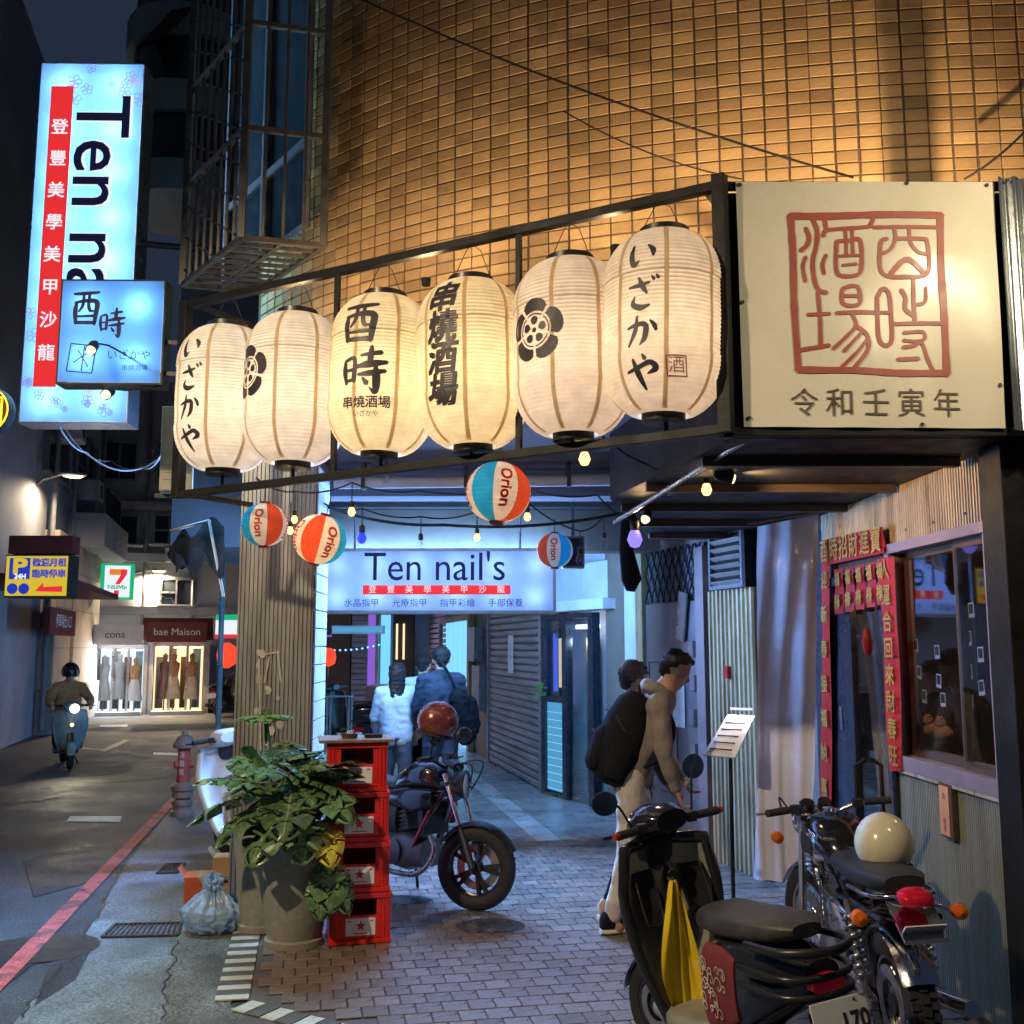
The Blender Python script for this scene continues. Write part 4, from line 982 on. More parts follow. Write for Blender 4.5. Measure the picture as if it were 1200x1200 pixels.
# vinyl curtain hung beside the door
ct = thing('vinyl_curtain', 'long greyish clear vinyl curtain hanging left of the bar door', 'curtain', at(920, 1032, 7.1))
a0, a1, b0, b1 = at(889, 617, 7.25), at(961, 602, 6.95), at(883, 1030, 7.25), at(950, 1036, 6.98)
def csurf(u, v):
    p = b0.lerp(b1, u).lerp(a0.lerp(a1, u), v); k = .008 + .012 * (1 - v); return p + Vector((.2, -1, 0)) * (k * math.sin(u * 17 + 1.5 * math.sin(v * 4)) + .018 * math.sin(u * 6 + v * 5) + .004 * math.sin(v * 34 + u * 4))
MB().grid(csurf, 60, 60).build('sheet', 'vinyl', ct, world=True, smooth=70)
MB().tube([a0 + Vector((-.08, 0, .02)), a1 + Vector((.1, -.05, .03))], .012, 8).build('rod', 'wood', ct, world=True)
mn = thing('menu_stand', 'slanted lit menu board on a black stand read by the man with the backpack', 'menu stand', G(858, 1015))
m0, m1, m2, m3 = at(824, 886, 6.95), at(862, 889, 6.85), at(885, 840, 7.05), at(853, 839, 7.15)
mb = MB(); nn_ = (m1 - m0).cross(m3 - m0).normalized() * .012
mb.add([m0, m1, m2, m3, m0 + nn_, m1 + nn_, m2 + nn_, m3 + nn_], [(0, 1, 2, 3), (4, 5, 6, 7), (0, 1, 5, 4), (1, 2, 6, 5), (2, 3, 7, 6), (3, 0, 4, 7)]); mb.build('board', 'white_label', mn, world=True)
c_ = (m0 + m1 + m2 + m3) / 4; MB().tube([c_ + Vector((0, .02, -.02)), Vector((c_.x, c_.y + .05, .03))], .014, 8).build('post', 'black_metal', mn, world=True)
MB().box(c_.x - .16, c_.x + .16, c_.y - .1, c_.y + .2, .022, .04).build('foot', 'black_metal', mn, world=True)
mb = MB()
for k in range(5):
    s_ = nn_.normalized() * (-.002 if nn_.z < 0 else .014); aa = m0.lerp(m3, .15 + .16 * k); bb = m1.lerp(m2, .15 + .16 * k); mb.bar(aa.lerp(bb, .1) + s_, aa.lerp(bb, .8) + s_, .004, .012)
mb.build('print', 'red_cloth', mn, world=True)
MB().tube([m3.lerp(m2, .1) + Vector((0, .0, .05)), m3.lerp(m2, .9) + Vector((0, 0, .05))], .008, 8).build('fill_tube', 'sign_white', mn, world=True)  # glowing tube and area light added to brighten the menu board
lamp('menu_fill', 'AREA', (m3 + m2) / 2 + Vector((-.03, -.02, .075)), 1.6, (.9, .85, 1.0), .3, mn, (-.35, -.35, -.9), sy=.04, gl=False)

# ================================================================== arcade wall further in
A_ = Vector((2.12, 7.55, 0)); B_ = G(700, 949); B_.z = 0; C_ = G(638, 931); C_.z = 0; D_ = G(574, 894); D_.z = 0; E_ = D_ + (D_ - C_).normalized() * 8
def wallframe(p, q): return frame(p, (q - p))      # p far, q near: local x runs towards the camera
AB, BC, CD, DE = wallframe(B_, A_), wallframe(C_, B_), wallframe(D_, C_), wallframe(E_, D_)
def rect(F, u0, u1, v0, v1, y=0):
    a = hit(u0, (v0 + v1) / 2, F, y)[0]; b = hit(u1, (v0 + v1) / 2, F, y)[0]; um = (u0 + u1) / 2
    return a, b, hit(um, v1, F, y)[1], hit(um, v0, F, y)[1]
def rbox(F, px, y0, y1, name, mat, parent, bev=0):
    a, b, c, d = rect(F, *px); return MB().box(a, b, y0, y1, max(c, 0), d, F).build(name, mat, parent, world=True, bev=bev)
wl_ = thing('arcade_wall', 'dark inner wall of the arcade between the shop doors', 'wall', B_)
LAB = (A_ - B_).length
MB().box(.25, LAB + .3, .03, .2, 0, 3.135, AB).build('plaster', 'wall_brown', wl_, world=True)
MB().box(-.02, (B_ - C_).length + .3, .34, .44, 2.3, 3.135, BC).build('plaster', 'wall_white', wl_, world=True)
MB().box(-.3, (C_ - D_).length, .03, .2, 0, 3.135, CD).build('plaster', 'wall_brown', wl_, world=True)
MB().box(0, 8, .03, .2, 0, 3.135, DE).build('plaster', 'wall_brown', wl_, world=True)
# ribbed metal panel, louvre vent over it
rp = thing('ribbed_panel', 'bronze ribbed metal panel behind the vinyl curtain, below the louvre', 'panel', AB @ Vector((LAB - .6, 0, 0)))
a, b, c, d = rect(AB, 838, 893, 690, 1010); corr(MB(), AB, a, b, .02, d, .075, .03, .04, flat=.4).build('sheet', 'clad_gold', rp, world=True)
a, b, c, d = rect(AB, 846, 886, 622, 690); lv = thing('louvre_vent', 'dark louvre vent in a pale frame above the ribbed panel', 'vent', AB @ Vector((a, -.1, c)))
MB().box(a, b, -.1, .02, c, d, AB).build('case', 'black_metal', lv, world=True)
for q in ((a, a + .03, c, d), (b - .03, b, c, d), (a + .03, b - .03, c, c + .03), (a + .03, b - .03, d - .03, d)): MB().box(q[0], q[1], -.13, -.101, q[2], q[3], AB).build('frame_bar', 'alu', lv, world=True)
for k in range(6):
    z = c + .05 + (d - c - .1) * k / 5.5; MB().box(a + .032, b - .032, -.02, .05, -.004, .004, AB @ T(0, -.12, z) @ Rx(-.6)).build('slat', 'wall_brown', lv, world=True)
lt = MB().box(0, .05, -.03, -.005, 0, .1, AB @ T(*[rect(AB, 858, 864, 772, 795)[0], -.04, rect(AB, 858, 864, 780, 795)[2]])).build('fire_switch', 'paper_red', None); tag(lt, 'little red switch box on the ribbed panel', 'switch')
# metal door with folding gate above
md = thing('metal_door', 'grey panelled metal door with a folding gate over it', 'door', AB @ Vector((rect(AB, 762, 832, 700, 980)[0], 0, 0)))
a, b, c, d = rect(AB, 762, 824, 706, 980); MB().box(a, b, -.03, .02, .02, d, AB).build('leaf', 'door_grey', md, world=True, bev=.004)
W_ = b - a
for i, (p0_, p1_, q0, q1) in enumerate(((.06, .3, .62, .74), (.34, .6, .62, .74), (.06, .3, .25, .58), (.34, .6, .25, .58), (.06, .6, .04, .2))):
    zz0, zz1 = .02 + d * q0, .02 + d * q1
    for s0, s1, s2, s3 in ((p0_, p1_, zz0, zz0 + .012), (p0_, p1_, zz1 - .012, zz1), (p0_, p0_ + .012 / W_, zz0, zz1), (p1_ - .012 / W_, p1_, zz0, zz1)):
        MB().box(a + W_ * s0, a + W_ * s1, -.038, -.0305, s2, s3, AB).build('moulding', 'wood_dark', md, world=True)
a2, b2, c2, d2 = rect(AB, 760, 826, 642, 705); MB().box(a2, b2, -.005, .02, d + .02, d2, AB).build('transom', 'concrete_dark', md, world=True)
nb = 9
for k in range(nb):
    for s_ in (-1, 1):
        x0_ = a2 + (b2 - a2) * (k + .5) / nb; dx = (b2 - a2) / nb * .5 * s_
        for h in range(2):
            z0_ = d + .02 + (d2 - d - .02) * h / 2; z1_ = z0_ + (d2 - d - .02) / 2
            MB().bar((x0_ - dx, -.03 - .006 * s_, z0_), (x0_ + dx, -.03 - .006 * s_, z1_), .008, .02, AB).build('gate_bar', 'black_metal', md, world=True)
rbox(AB, (824, 834, 640, 1000), -.06, .02, 'jamb', 'frame_pink', md, .004); rbox(AB, (752, 760, 640, 980), -.06, .02, 'jamb', 'clad_gold', md, .004)
for k, (u, v) in enumerate(((817, 760), (819, 800), (818, 840), (820, 880))):
    a, b, c, d = rect(AB, u - 3, u + 3, v - 9, v + 9); o = MB().box(a, b, -.07, -.031, c, d, AB).build('meter_box', 'alu', None, bev=.004); tag(o, ('topmost', 'second', 'third', 'lowest')[k] + ' small grey box on the jamb side of the metal door', 'box', 'small boxes on the metal door')
a, b, c, d = rect(AB, 793, 807, 792, 852); o = MB().box(a, b, -.042, -.0385, c, d, AB).build('paper_notice', 'white_label', None); tag(o, 'white paper notice on the grey metal door', 'notice')
o = MB().box(-.08, .08, -.02, .0, -.22, .22, AB @ T(rect(AB, 806, 814, 706, 740)[0], -.05, hit(808, 722, AB)[1]) @ Ry(.2)).build('tilted_board', 'alu', None, bev=.003); tag(o, 'pale tilted board edge leaning on the folding gate', 'board')
# narrow white panel and teal shop front
wp = thing('wall_board', 'narrow white wall panel beside the metal door', 'panel', B_); rbox(AB, (736, 752, 672, 965), -.03, .029, 'board', 'wall_white', wp, .003)
cs_ = thing('glass_shop_front', 'dark framed glass shop front with glowing blue panels in the arcade', 'shop front', C_)
LBC = (B_ - C_).length
fz = 2.12
for a, b, c, d, m in ((0, .09, 0, fz, 'door_dark'), (LBC * .42, LBC * .42 + .1, 0, fz, 'door_dark'), (LBC - .12, LBC, 0, fz, 'door_dark'), (.09, LBC * .42, 0, .06, 'door_dark'), (0, LBC, fz, fz + .06, 'door_dark')):
    MB().box(a, b, -.04, .06, c, d - .001, BC).build('frame_bar', m, cs_, world=True, bev=.004)
MB().box(.09, LBC * .42, .0, .01, .08, 1.12, BC).build('lower_panel', 'panel_cyan', cs_, world=True)
for k in range(11): MB().box(.095, LBC * .42 - .005, -.006, -.001, .1 + k * .09, .105 + k * .09, BC).build('panel_strip', 'face_cyan', cs_, world=True)
MB().box(.09, LBC * .42, -.03, .04, 1.125, 1.2, BC).build('frame_bar', 'door_dark', cs_, world=True)
MB().box(.09, LBC * .42, .0, .01, 1.2, fz, BC).build('pane', 'glass_shop', cs_, world=True)
MB().box(LBC * .42 + .1, LBC - .12, .0, .01, .02, fz, BC).build('pane', 'glass_shop', cs_, world=True)
MB().box(.16, .22, .05, .08, 1.25, 1.95, BC).build('light_strip', 'strip_blue', cs_, world=True)
MB().box(.3, .34, .05, .08, 1.3, 1.9, BC).build('light_strip', 'shop_glow_warm', cs_, world=True)
MB().box(.05, LBC + .1, .33, .339, 0, 2.3, BC).build('back_board', 'wall_white', cs_, world=True)
MB().box(LBC * .55, LBC * .72, .2, .23, .1, 1.9, BC).build('inner_door', 'cardboard', cs_, world=True)
MB().box(LBC * .42 + .1, LBC - .12, .1, .13, 2.0, 2.05, BC).build('tube_light', 'shop_cool', cs_, world=True)
MB().box(-.05, LBC + .55, -.22, -.02, fz + .08, fz + .2, BC).build('canopy', 'wall_white', cs_, world=True, bev=.006)
MB().box(.0, LBC + .4, -.02, .03, fz + .2, 2.75, BC).build('fascia', 'wall_white', cs_, world=True)
lamp('tube_inner', 'POINT', BC @ Vector((LBC * .62, .17, 1.85)), 9, (.6, .82, 1.0), .05, cs_)
lamp('tube_glow', 'AREA', BC @ Vector((LBC * .5, -.3, 2.05)), 7, (.25, .6, 1.0), 1.0, cs_, BC.to_3x3() @ Vector((-.1, -1, -.8)), sy=.15, gl=False)
mb = MB(); pts = []
for k in range(40):
    t = k / 39 * 11; r = .02 + .012 * t; pts.append((LBC * .75 + r * math.cos(t) * .9, -.28, 1.98 + r * math.sin(t) * .6))
mb.tube([BC @ Vector(p) for p in pts], .006, 6); br = mb.build('scroll_bracket', 'black_metal', None); tag(br, 'curly wrought-iron bracket over the glass shop front', 'bracket')
hp = thing('hanging_plant', 'small green plant on the frame of the glass shop front', 'plant', BC @ Vector((.1, -.12, 1.2)))
for k in range(26):
    a = rng.uniform(0, 6.28); r = rng.uniform(.02, .11); p = BC @ Vector((.08 + r * math.cos(a), -.13 + r * math.sin(a) * .6, 1.24 + rng.uniform(-.06, .1)))
    MB().add([p, p + Vector((.03, .0, .015)), p + Vector((.05, .01, .0)), p + Vector((.03, .015, -.02))], [(0, 1, 2, 3)], None).build('leaf', 'leaf_pale', hp, world=True)
# roller shutter, slat by slat
sh = thing('roller_shutter', 'closed grey roller shutter in the arcade', 'shutter', D_); LCD = (C_ - D_).length
for k in range(30):
    z = .03 + k * .0955
    MB().add([(.06, -.0, z), (LCD - .1, -.0, z), (LCD - .1, -.022, z + .03), (.06, -.022, z + .03), (LCD - .1, -.022, z + .07), (.06, -.022, z + .07), (LCD - .1, 0, z + .088), (.06, 0, z + .088)], [(0, 1, 2, 3), (3, 2, 4, 5), (5, 4, 6, 7)], CD).build('slat', 'shutter', sh, world=True)
for a, b in ((0, .06), (LCD - .1, LCD - .01)): MB().box(a, b, -.05, .025, 0, 2.95, CD).build('guide_rail', 'alu', sh, world=True, bev=.003)
o = MB().box(LCD * .42, LCD * .52, -.026, -.0235, 1.42, 1.95, CD).build('paper_notice', 'white_label', None); tag(o, 'narrow paper notice on the roller shutter', 'notice')
for ch_, z_ in (('招', 1.78), ('租', 1.64)): txt('lettering', ch_, .09, 'ink', o, LCD * .47, z_, .029, F=CD)
# nail salon doorway further in, glowing
ns = thing('nail_salon_door', 'open doorway pouring out bright cyan light beyond the shutter', 'doorway', DE @ Vector((6.6, 0, 0)))
a, b, c, d = rect(DE, 519, 552, 722, 868)
MB().box(a, b, -.005, .02, .0, 2.25, DE).build('light_panel', 'doorway_cyan', ns, world=True)
for k in range(1, 6): MB().box(a + (b - a) * k / 6 - .02, a + (b - a) * k / 6 + .02, -.02, -.006, 0, 2.25, DE).build('curtain_fold', 'face_cyan', ns, world=True)
for q in ((a - .12, a, 0, 2.35), (b, b + .2, 0, 2.35), (a, b, 2.25, 2.35)): MB().box(q[0], q[1], -.08, .02, q[2], q[3], DE).build('jamb', 'wood', ns, world=True, bev=.005)
lamp('doorway_glow', 'AREA', DE @ Vector(((a + b) / 2, -.15, 1.2)), 260, (.2, .55, 1.0), 1.4, ns, DE.to_3x3() @ Vector((.5, -1, -.15)), sy=2.0, gl=False)
for k, (u, v0, v1) in enumerate(((560, 735, 775), (566, 780, 830))):
    a, b, c, d = rect(DE, u - 5, u + 4, v0, v1); o = MB().box(a, b, -.12, .029, c, d, DE).build('fuse_box', 'alu', None, bev=.006); tag(o, ('upper', 'lower')[k] + ' grey fuse box between the shutter and the salon door', 'box')
# far shutters in the arcade beyond the salon
fs_ = thing('far_shutter', 'small dark roller shutter beyond the glowing doorway', 'shutter', E_)
for k in range(24): MB().box(0, 2.4, -.03, .0, .1 + k * .11, .18 + k * .11, DE @ T(1.0, 0, 0)).build('slat', 'shutter', fs_, world=True)

# ------------------------------------------------------------------ hanging light box across the arcade
YS = 9.55; FS = frame((0, YS, 0), (1, -.012))
c4 = [hit(*p, FS) for p in ((370, 645), (653, 640), (650, 716), (372, 722))]
lb = thing('nail_salon_light_box', 'wide glowing blue light box sign hung across the arcade', 'sign', (c4[3][0], YS, c4[3][1]))
xA, xB, zA, zB = (c4[0][0] + c4[3][0]) / 2, (c4[1][0] + c4[2][0]) / 2, (c4[2][1] + c4[3][1]) / 2, (c4[0][1] + c4[1][1]) / 2
WB, HB = xB - xA, zB - zA; FL = FS @ T(xA, 0, zA)
def lbx(*q): return MB().box(*q, FL)
light_box(lb, FL, WB, HB, .22, 'box_blue', 6, 2, 1.5, (.62, .78, 1.0), .029)
for q in ((0, WB, 0, .029), (0, WB, HB - .029, HB), (0, .029, .029, HB - .029), (WB - .029, WB, .029, HB - .029)): lbx(q[0], q[1], -.012, .0015, q[2], q[3]).build('rim', 'cream_metal', lb, world=True)
FLl = lb.matrix_basis.inverted() @ FL
txt('lettering', "Ten nail's", HB * .62, 'sign_navy', lb, WB * .495, HB * .695, .009, F=FLl, sx=.93)
lbx(WB * .195, WB * .81, -.0095, -.0065, HB * .29, HB * .43).build('red_band', 'sign_red', lb, world=True)
for k, ch in enumerate('登豐美學美甲沙龍'): txt('lettering', ch, HB * .125, 'sign_white', lb, WB * (.235 + k * .0765), HB * .36, .012, F=FLl)
for k, wd in enumerate(('水晶指甲', '光療指甲', '指甲彩繪', '手部保養')): txt('lettering', wd, HB * .135, 'sign_navy', lb, WB * (.19 + k * .2), HB * .155, .009, F=FLl)
for x in (.15, .85): MB().tube([FL @ Vector((WB * x, .1, HB)), FL @ Vector((WB * x, .1, 3.139 - zA))], .012, 8).build('hanger', 'alu', lb, world=True)
lamp('box_glow', 'AREA', FL @ Vector((WB / 2, -.06, HB / 2)), 1250, (.2, .42, 1.0), WB * .95, lb, FL.to_3x3() @ Vector((0, -1, 0)), sy=HB * .9, gl=False)
lamp('box_glow', 'AREA', FL @ Vector((WB / 2, .26, HB / 2)), 260, (.2, .48, 1.0), WB * .95, lb, FL.to_3x3() @ Vector((0, 1, 0)), sy=HB * .9, gl=False)
# ================================================================== signs over the street on the left
# tall light box sign
YV = 8.3; FV = frame((0, YV, 0), (1, .02))
q = [hit(*p, FV) for p in ((41, 73), (170, 79), (169, 496), (34, 496))]
xA, xB, zA, zB = (q[0][0] + q[3][0]) / 2 - .02, q[1][0], q[2][1], q[0][1]; WV, HV = xB - xA, zB - zA
vs_ = thing('tall_light_box', 'tall cyan light box sign with lettering running down it', 'sign', FV @ Vector((xA, 0, zA))); FVl = FV @ T(xA, 0, zA); Lv = vs_.matrix_basis.inverted() @ FVl
light_box(vs_, FVl, WV, HV, .26, 'box_cyan', 2, 8, 4.6, (.58, .8, 1.0))
MB().box(WV * .12, WV * .33, -.010, -.0065, HV * .095, HV * .93, FVl).build('red_band', 'sign_red', vs_, world=True)
for k, ch in enumerate('登豐美學美甲沙龍'): txt('lettering', ch, WV * .165, 'sign_white', vs_, WV * .225, HV * (.81 - k * .0895), .013, F=Lv, bold=.002)
txt('lettering', "Ten nail's", HV * .205, 'sign_white', vs_, WV * .615, HV * .905, .0085, rot=-math.pi / 2, F=Lv, align='LEFT', bold=.014)
txt('lettering', "Ten nail's", HV * .205, 'sign_navy', vs_, WV * .60, HV * .905, .0125, rot=-math.pi / 2, F=Lv, align='LEFT', bold=.005)
for k in range(26):      # printed flowers, top right and bottom
    top = k < 11
    cx, cz = (rng.uniform(.3, .97), rng.uniform(.88, .985)) if top else (rng.uniform(.03, .97), rng.uniform(.02, .085))
    if not top and k > 20: cx, cz = rng.uniform(.02, .1), rng.uniform(.1, .3)
    r0 = rng.uniform(.03, .075) * WV; n = 5; mb = MB()
    for pz_ in range(n):
        a = pz_ * 2 * math.pi / n + k; pts = []
        for t in range(9):
            th_ = 2 * math.pi * t / 8; rr = r0 * (.55 + .42 * math.cos(th_)); tt = r0 * .34 * math.sin(th_)
            pts.append((min(max(cx * WV + rr * math.cos(a) - tt * math.sin(a), .013), WV - .013), -.0075 - .0001 * pz_, min(max(cz * HV + rr * math.sin(a) + tt * math.cos(a), .013), HV - .013)))
        nn = len(pts)
        for t in range(nn - 1):    # outline petals
            p0_, p1_ = Vector(pts[t]), Vector(pts[t + 1])
            if (p1_ - p0_).length > 1e-5: mb.bar(p0_, p1_, .002, .006, FVl)
    mb.build('printed_flower', 'sign_flower_red' if k in (2, 5, 15) else 'sign_flower', vs_, world=True)
lamp('tall_sign_glow', 'AREA', FVl @ Vector((WV / 2, -.08, HV / 2)), 1100, (.25, .66, 1.0), WV, vs_, FVl.to_3x3() @ Vector((0, -1, 0)), sy=HV, gl=False)
MB().tube([FVl @ Vector((WV, .1, HV * .5)), FVl @ Vector((WV + .9, .3, HV * .5))], .03, 8).build('arm', 'dark_metal', vs_, world=True)
# smaller sign in front
YM = 6.1; FM = frame((0, YM, 0), (1, .02)); q = [hit(*p, FM) for p in ((70, 327), (195, 330), (193, 450), (67, 450))]
xA, xB, zA, zB = (q[0][0] + q[3][0]) / 2, q[1][0], q[3][1], q[0][1]; WM, HM = xB - xA, zB - zA
ss = thing('izakaya_sign_box', 'small square blue light box sign with two brushed characters', 'sign', FM @ Vector((xA, 0, zA))); FMl = FM @ T(xA, 0, zA); Lm = ss.matrix_basis.inverted() @ FMl
light_box(ss, FMl, WM, HM, .14, 'box_small', 2, 2, 1.9, (.7, .86, 1.0), .012, 'black_metal')
mb = MB()
for ch, x, y, s_ in (('酉', .25, .72, .2), ('時', .5, .58, .17)):
    for st in HIRA[ch]: stroke(mb, [(x * WM + (p[0] - .5) * s_ * WM * 1.35, y * HM + (p[1] - .5) * s_ * WM * 1.6, p[2] * s_ * WM * 2.1) for p in st], lambda a, b: FMl @ Vector((a, -.007, b)), 6, .05)
mb.build('lettering', 'sign_navy', ss, world=True)
mb = MB()
for a, b in (((.1, .12), (.34, .1)), ((.34, .1), (.37, .36)), ((.37, .36), (.13, .38)), ((.13, .38), (.1, .12)), ((.16, .2), (.3, .3)), ((.2, .32), (.3, .16)), ((.24, .12), (.26, .36))): mb.bar((a[0] * WM, -.007, a[1] * HM), (b[0] * WM, -.007, b[1] * HM), .002, .007, FMl)
mb.build('seal', 'sign_navy', ss, world=True)
txt('lettering', 'いざかや', WM * .105, 'sign_navy', ss, WM * .68, HM * .27, .0075, F=Lm); txt('lettering', '串燒酒場', WM * .062, 'sign_navy', ss, WM * .74, HM * .15, .0075, F=Lm)
for z in (.12, .42): MB().bar(FMl @ Vector((WM, .05, HM * z)), FMl @ Vector((WM + .38, .1, HM * z)), .025).build('arm', 'dark_metal', ss, world=True)
for k, (u, v, u2, v2) in enumerate(((104, 414, 112, 402), (122, 464, 132, 456))):
    p = at(u, v, YM - .32); p2 = at(u2, v2, YM - .22)
    t = thing('sign_spotlight', ('upper', 'lower')[k] + ' little spotlight clamped below the small blue sign', 'spotlight', p, 'spotlights at the small blue sign')
    d = (p - p2).normalized(); Mq = Matrix.Translation(p2) @ d.to_track_quat('Z', 'Y').to_matrix().to_4x4()
    MB().lathe([(.018, 0), (.03, .03), (.032, .1)], 16, Mq, cap=False).build('can', 'black_metal', t, world=True, smooth=40)
    MB().lathe([(.0, .09), (.026, .09), (.02, .118), (0, .125)], 16, Mq).build('bulb', 'lamp_spot', t, world=True, smooth=40)
    MB().tube([p2, p2 + Vector((.02, .15, .03)), at(190, 440 if k == 0 else 452, YM - .0)], .006, 6).build('arm', 'black_metal', t, world=True)
# round glowing sign cut by the picture edge
t = thing('round_sign', 'round sign with glowing yellow tubes at the left edge of the view', 'sign', at(-14, 482, 7.2)); Fq = frame(at(-14, 482, 7.2), (1, 0))
MB().lathe([(0, -.03), (.17, -.03), (.18, 0), (.18, .04), (0, .04)], 36, Fq @ Rx(-math.pi / 2)).build('disc', 'dark_metal', t, world=True, smooth=40)
mb = MB(); mb.tube([Fq @ Vector((.165 * math.cos(k * .2618), -.05, .165 * math.sin(k * .2618))) for k in range(25)], .006, 6); mb.build('ring_tube', 'neon_yellow', t, world=True)
for a, b in (((.0, .09), (.125, .09)), ((.12, .09), (.12, -.09)), ((0, -.09), (.125, -.09)), ((.03, .09), (.03, -.09)), ((0, .0), (.12, .0))): MB().tube([Fq @ Vector((a[0], -.05, a[1])), Fq @ Vector((b[0], -.05, b[1]))], .008, 6).build('letter_tube', 'neon_yellow', t, world=True)
# cream cabinet and dark awning on the column's street side
cb = thing('air_conditioner', 'cream air conditioner box hung left of the lantern rack', 'air conditioner', at(203, 575, 7.0)); Fa = frame(at(186, 575, 7.0), (1, .3))
x1_, z1_ = hit(222, 474, Fa); MB().box(0, .22, 0, .35, 0, .6, Fa).build('case', 'cream_metal', cb, world=True, bev=.012)
for k in range(9): MB().box(.02, .2, -.006, -.001, .08 + k * .05, .095 + k * .05, Fa).build('louvre', 'cream_metal', cb, world=True)
MB().bar(Fa @ Vector((-.03, .1, -.02)), Fa @ Vector((.6, .1, -.02)), .03).build('bracket', 'iron', cb, world=True)
aw = thing('tarp_awning', 'crumpled dark tarpaulin awning beside the arcade column', 'awning', at(222, 640, 8.2))
a0, a1, b0, b1 = at(198, 640, 8.6), at(262, 615, 7.7), at(206, 672, 8.0), at(262, 668, 7.3)
MB().grid(lambda u, v: b0.lerp(b1, u).lerp(a0.lerp(a1, u), v) + Vector((0, .05 * math.sin(u * 9), .06 * math.sin(u * 12 + v * 5) + .05 * math.sin(v * 8))), 20, 12).build('cloth', 'tarp', aw, world=True, smooth=70)
MB().tube([at(200, 622, 8.4), at(245, 610, 7.7), at(262, 700, 7.4)], .012, 6).build('edge_rope', 'wall_white', aw, world=True)
sp = thing('sign_pole', 'thin pale blue steel pole at the kerb left of the arcade column', 'pole', G(254, 905))
pb = G(254, 905); MB().tube([pb, Vector((pb.x - .02, pb.y, 3.4))], .04, 12).build('shaft', 'pole_teal', sp, world=True, smooth=40)
for z in (.9, 1.5): MB().lathe([(.041, 0), (.045, .004), (.045, .03), (.041, .034)], 12, T(pb.x - .005, pb.y, z)).build('band', 'galv', sp, world=True)

# ================================================================== street buildings
def building(name, label, px0, px1, Y0, Y1, h, mat, storeys=4, bays=3, pane='win_dark', z0=0):
    """facade between two places on the ground, window openings framed and glazed, behind it a solid block"""
    p = at(px0, 757, Y0); q_ = at(px1, 757, Y1); p.z = q_.z = 0; F = frame(p, q_ - p); L = (q_ - p).length
    t = thing(name, label, 'building', p)
    MB().box(0, L, .12, 9, 0, h, F).build('wall', mat, t, world=True)
    return t, F, L
def window(t, F, x, z, w_, h, lit=None, sill=True):
    wd = thing('window', None, None, None, None, t); wd.matrix_parent_inverse = t.matrix_basis.inverted()
    MB().box(x, x + w_, .06, .119, z, z + h, F).build('pane', lit or 'win_dark', wd, world=True)
    for a, b, c, d in ((x - .06, x, z - .06, z + h + .06), (x + w_, x + w_ + .06, z - .06, z + h + .06), (x, x + w_, z - .06, z), (x, x + w_, z + h, z + h + .06), (x + w_ * .5 - .025, x + w_ * .5 + .025, z, z + h), (x, x + w_ * .5 - .03, z + h * .45, z + h * .45 + .05)):
        MB().box(a, b, .0 if b - a > .07 or d - c > .07 else .02, .118, c, d, F).build('frame_bar', 'alu', wd, world=True)
    return wd
eb, EF, EL = building('end_building', 'grey block of flats closing the street above the lit shops', 88, 300, 29, 30.5, 9.6, 'bldg_mid')
def ex(u, v): return hit(u, v, EF)
for u0, u1, v0, v1 in ((118, 161, 605, 637), (181, 215, 605, 637), (189, 224, 680, 708), (228, 250, 600, 640), (120, 160, 520, 560), (185, 220, 520, 560)):
    xa, za = ex(u0, v1); xb, zb_ = ex(u1, v0); window(eb, EF, xa, za, xb - xa, zb_ - za, 'shop_glow_cool' if (u0, v0) == (118, 605) and False else None)
for v in (590, 652, 715):
    xa, za = ex(100, v); MB().box(0, EL, -.12, .119, za - .12, za + .12, EF).build('floor_band', 'bldg_dark' if v != 652 else 'bldg_mid', eb, world=True)
# air conditioners on it
for k, (u, v) in enumerate(((132, 652), (205, 652))):
    xa, za = ex(u, v + 8); t = thing('air_conditioner', ('white air conditioner under the left window of the end block', 'white air conditioner under the right window of the end block')[k], 'air conditioner', EF @ Vector((xa, -.2, za)), 'air conditioners on the end block')
    MB().box(xa - .28, xa + .28, -.45, -.125, za, za + .42, EF).build('case', 'wall_white', t, world=True, bev=.02)
    MB().lathe([(.0, -.006), (.15, -.006), (.16, .0)], 20, EF @ T(xa - .06, -.455, za + .21) @ Rx(math.pi / 2)).build('fan_grille', 'iron', t, world=True)
for u in (112, 168, 226):
    x_ = ex(u, 700)[0]; MB().tube([EF @ Vector((x_, -.05, .2)), EF @ Vector((x_, -.05, 9.4))], .05, 8).build('down_pipe', 'concrete', eb, world=True)
for u0, u1, v in ((112, 168, 640), (175, 222, 640), (184, 230, 712)):
    a_, b_ = ex(u0, v)[0], ex(u1, v)[0]; z_ = ex(u0, v)[1]; MB().box(a_, b_, -.5, .1, z_, z_ + .05, EF).build('window_hood', 'bldg_dark', eb, world=True)
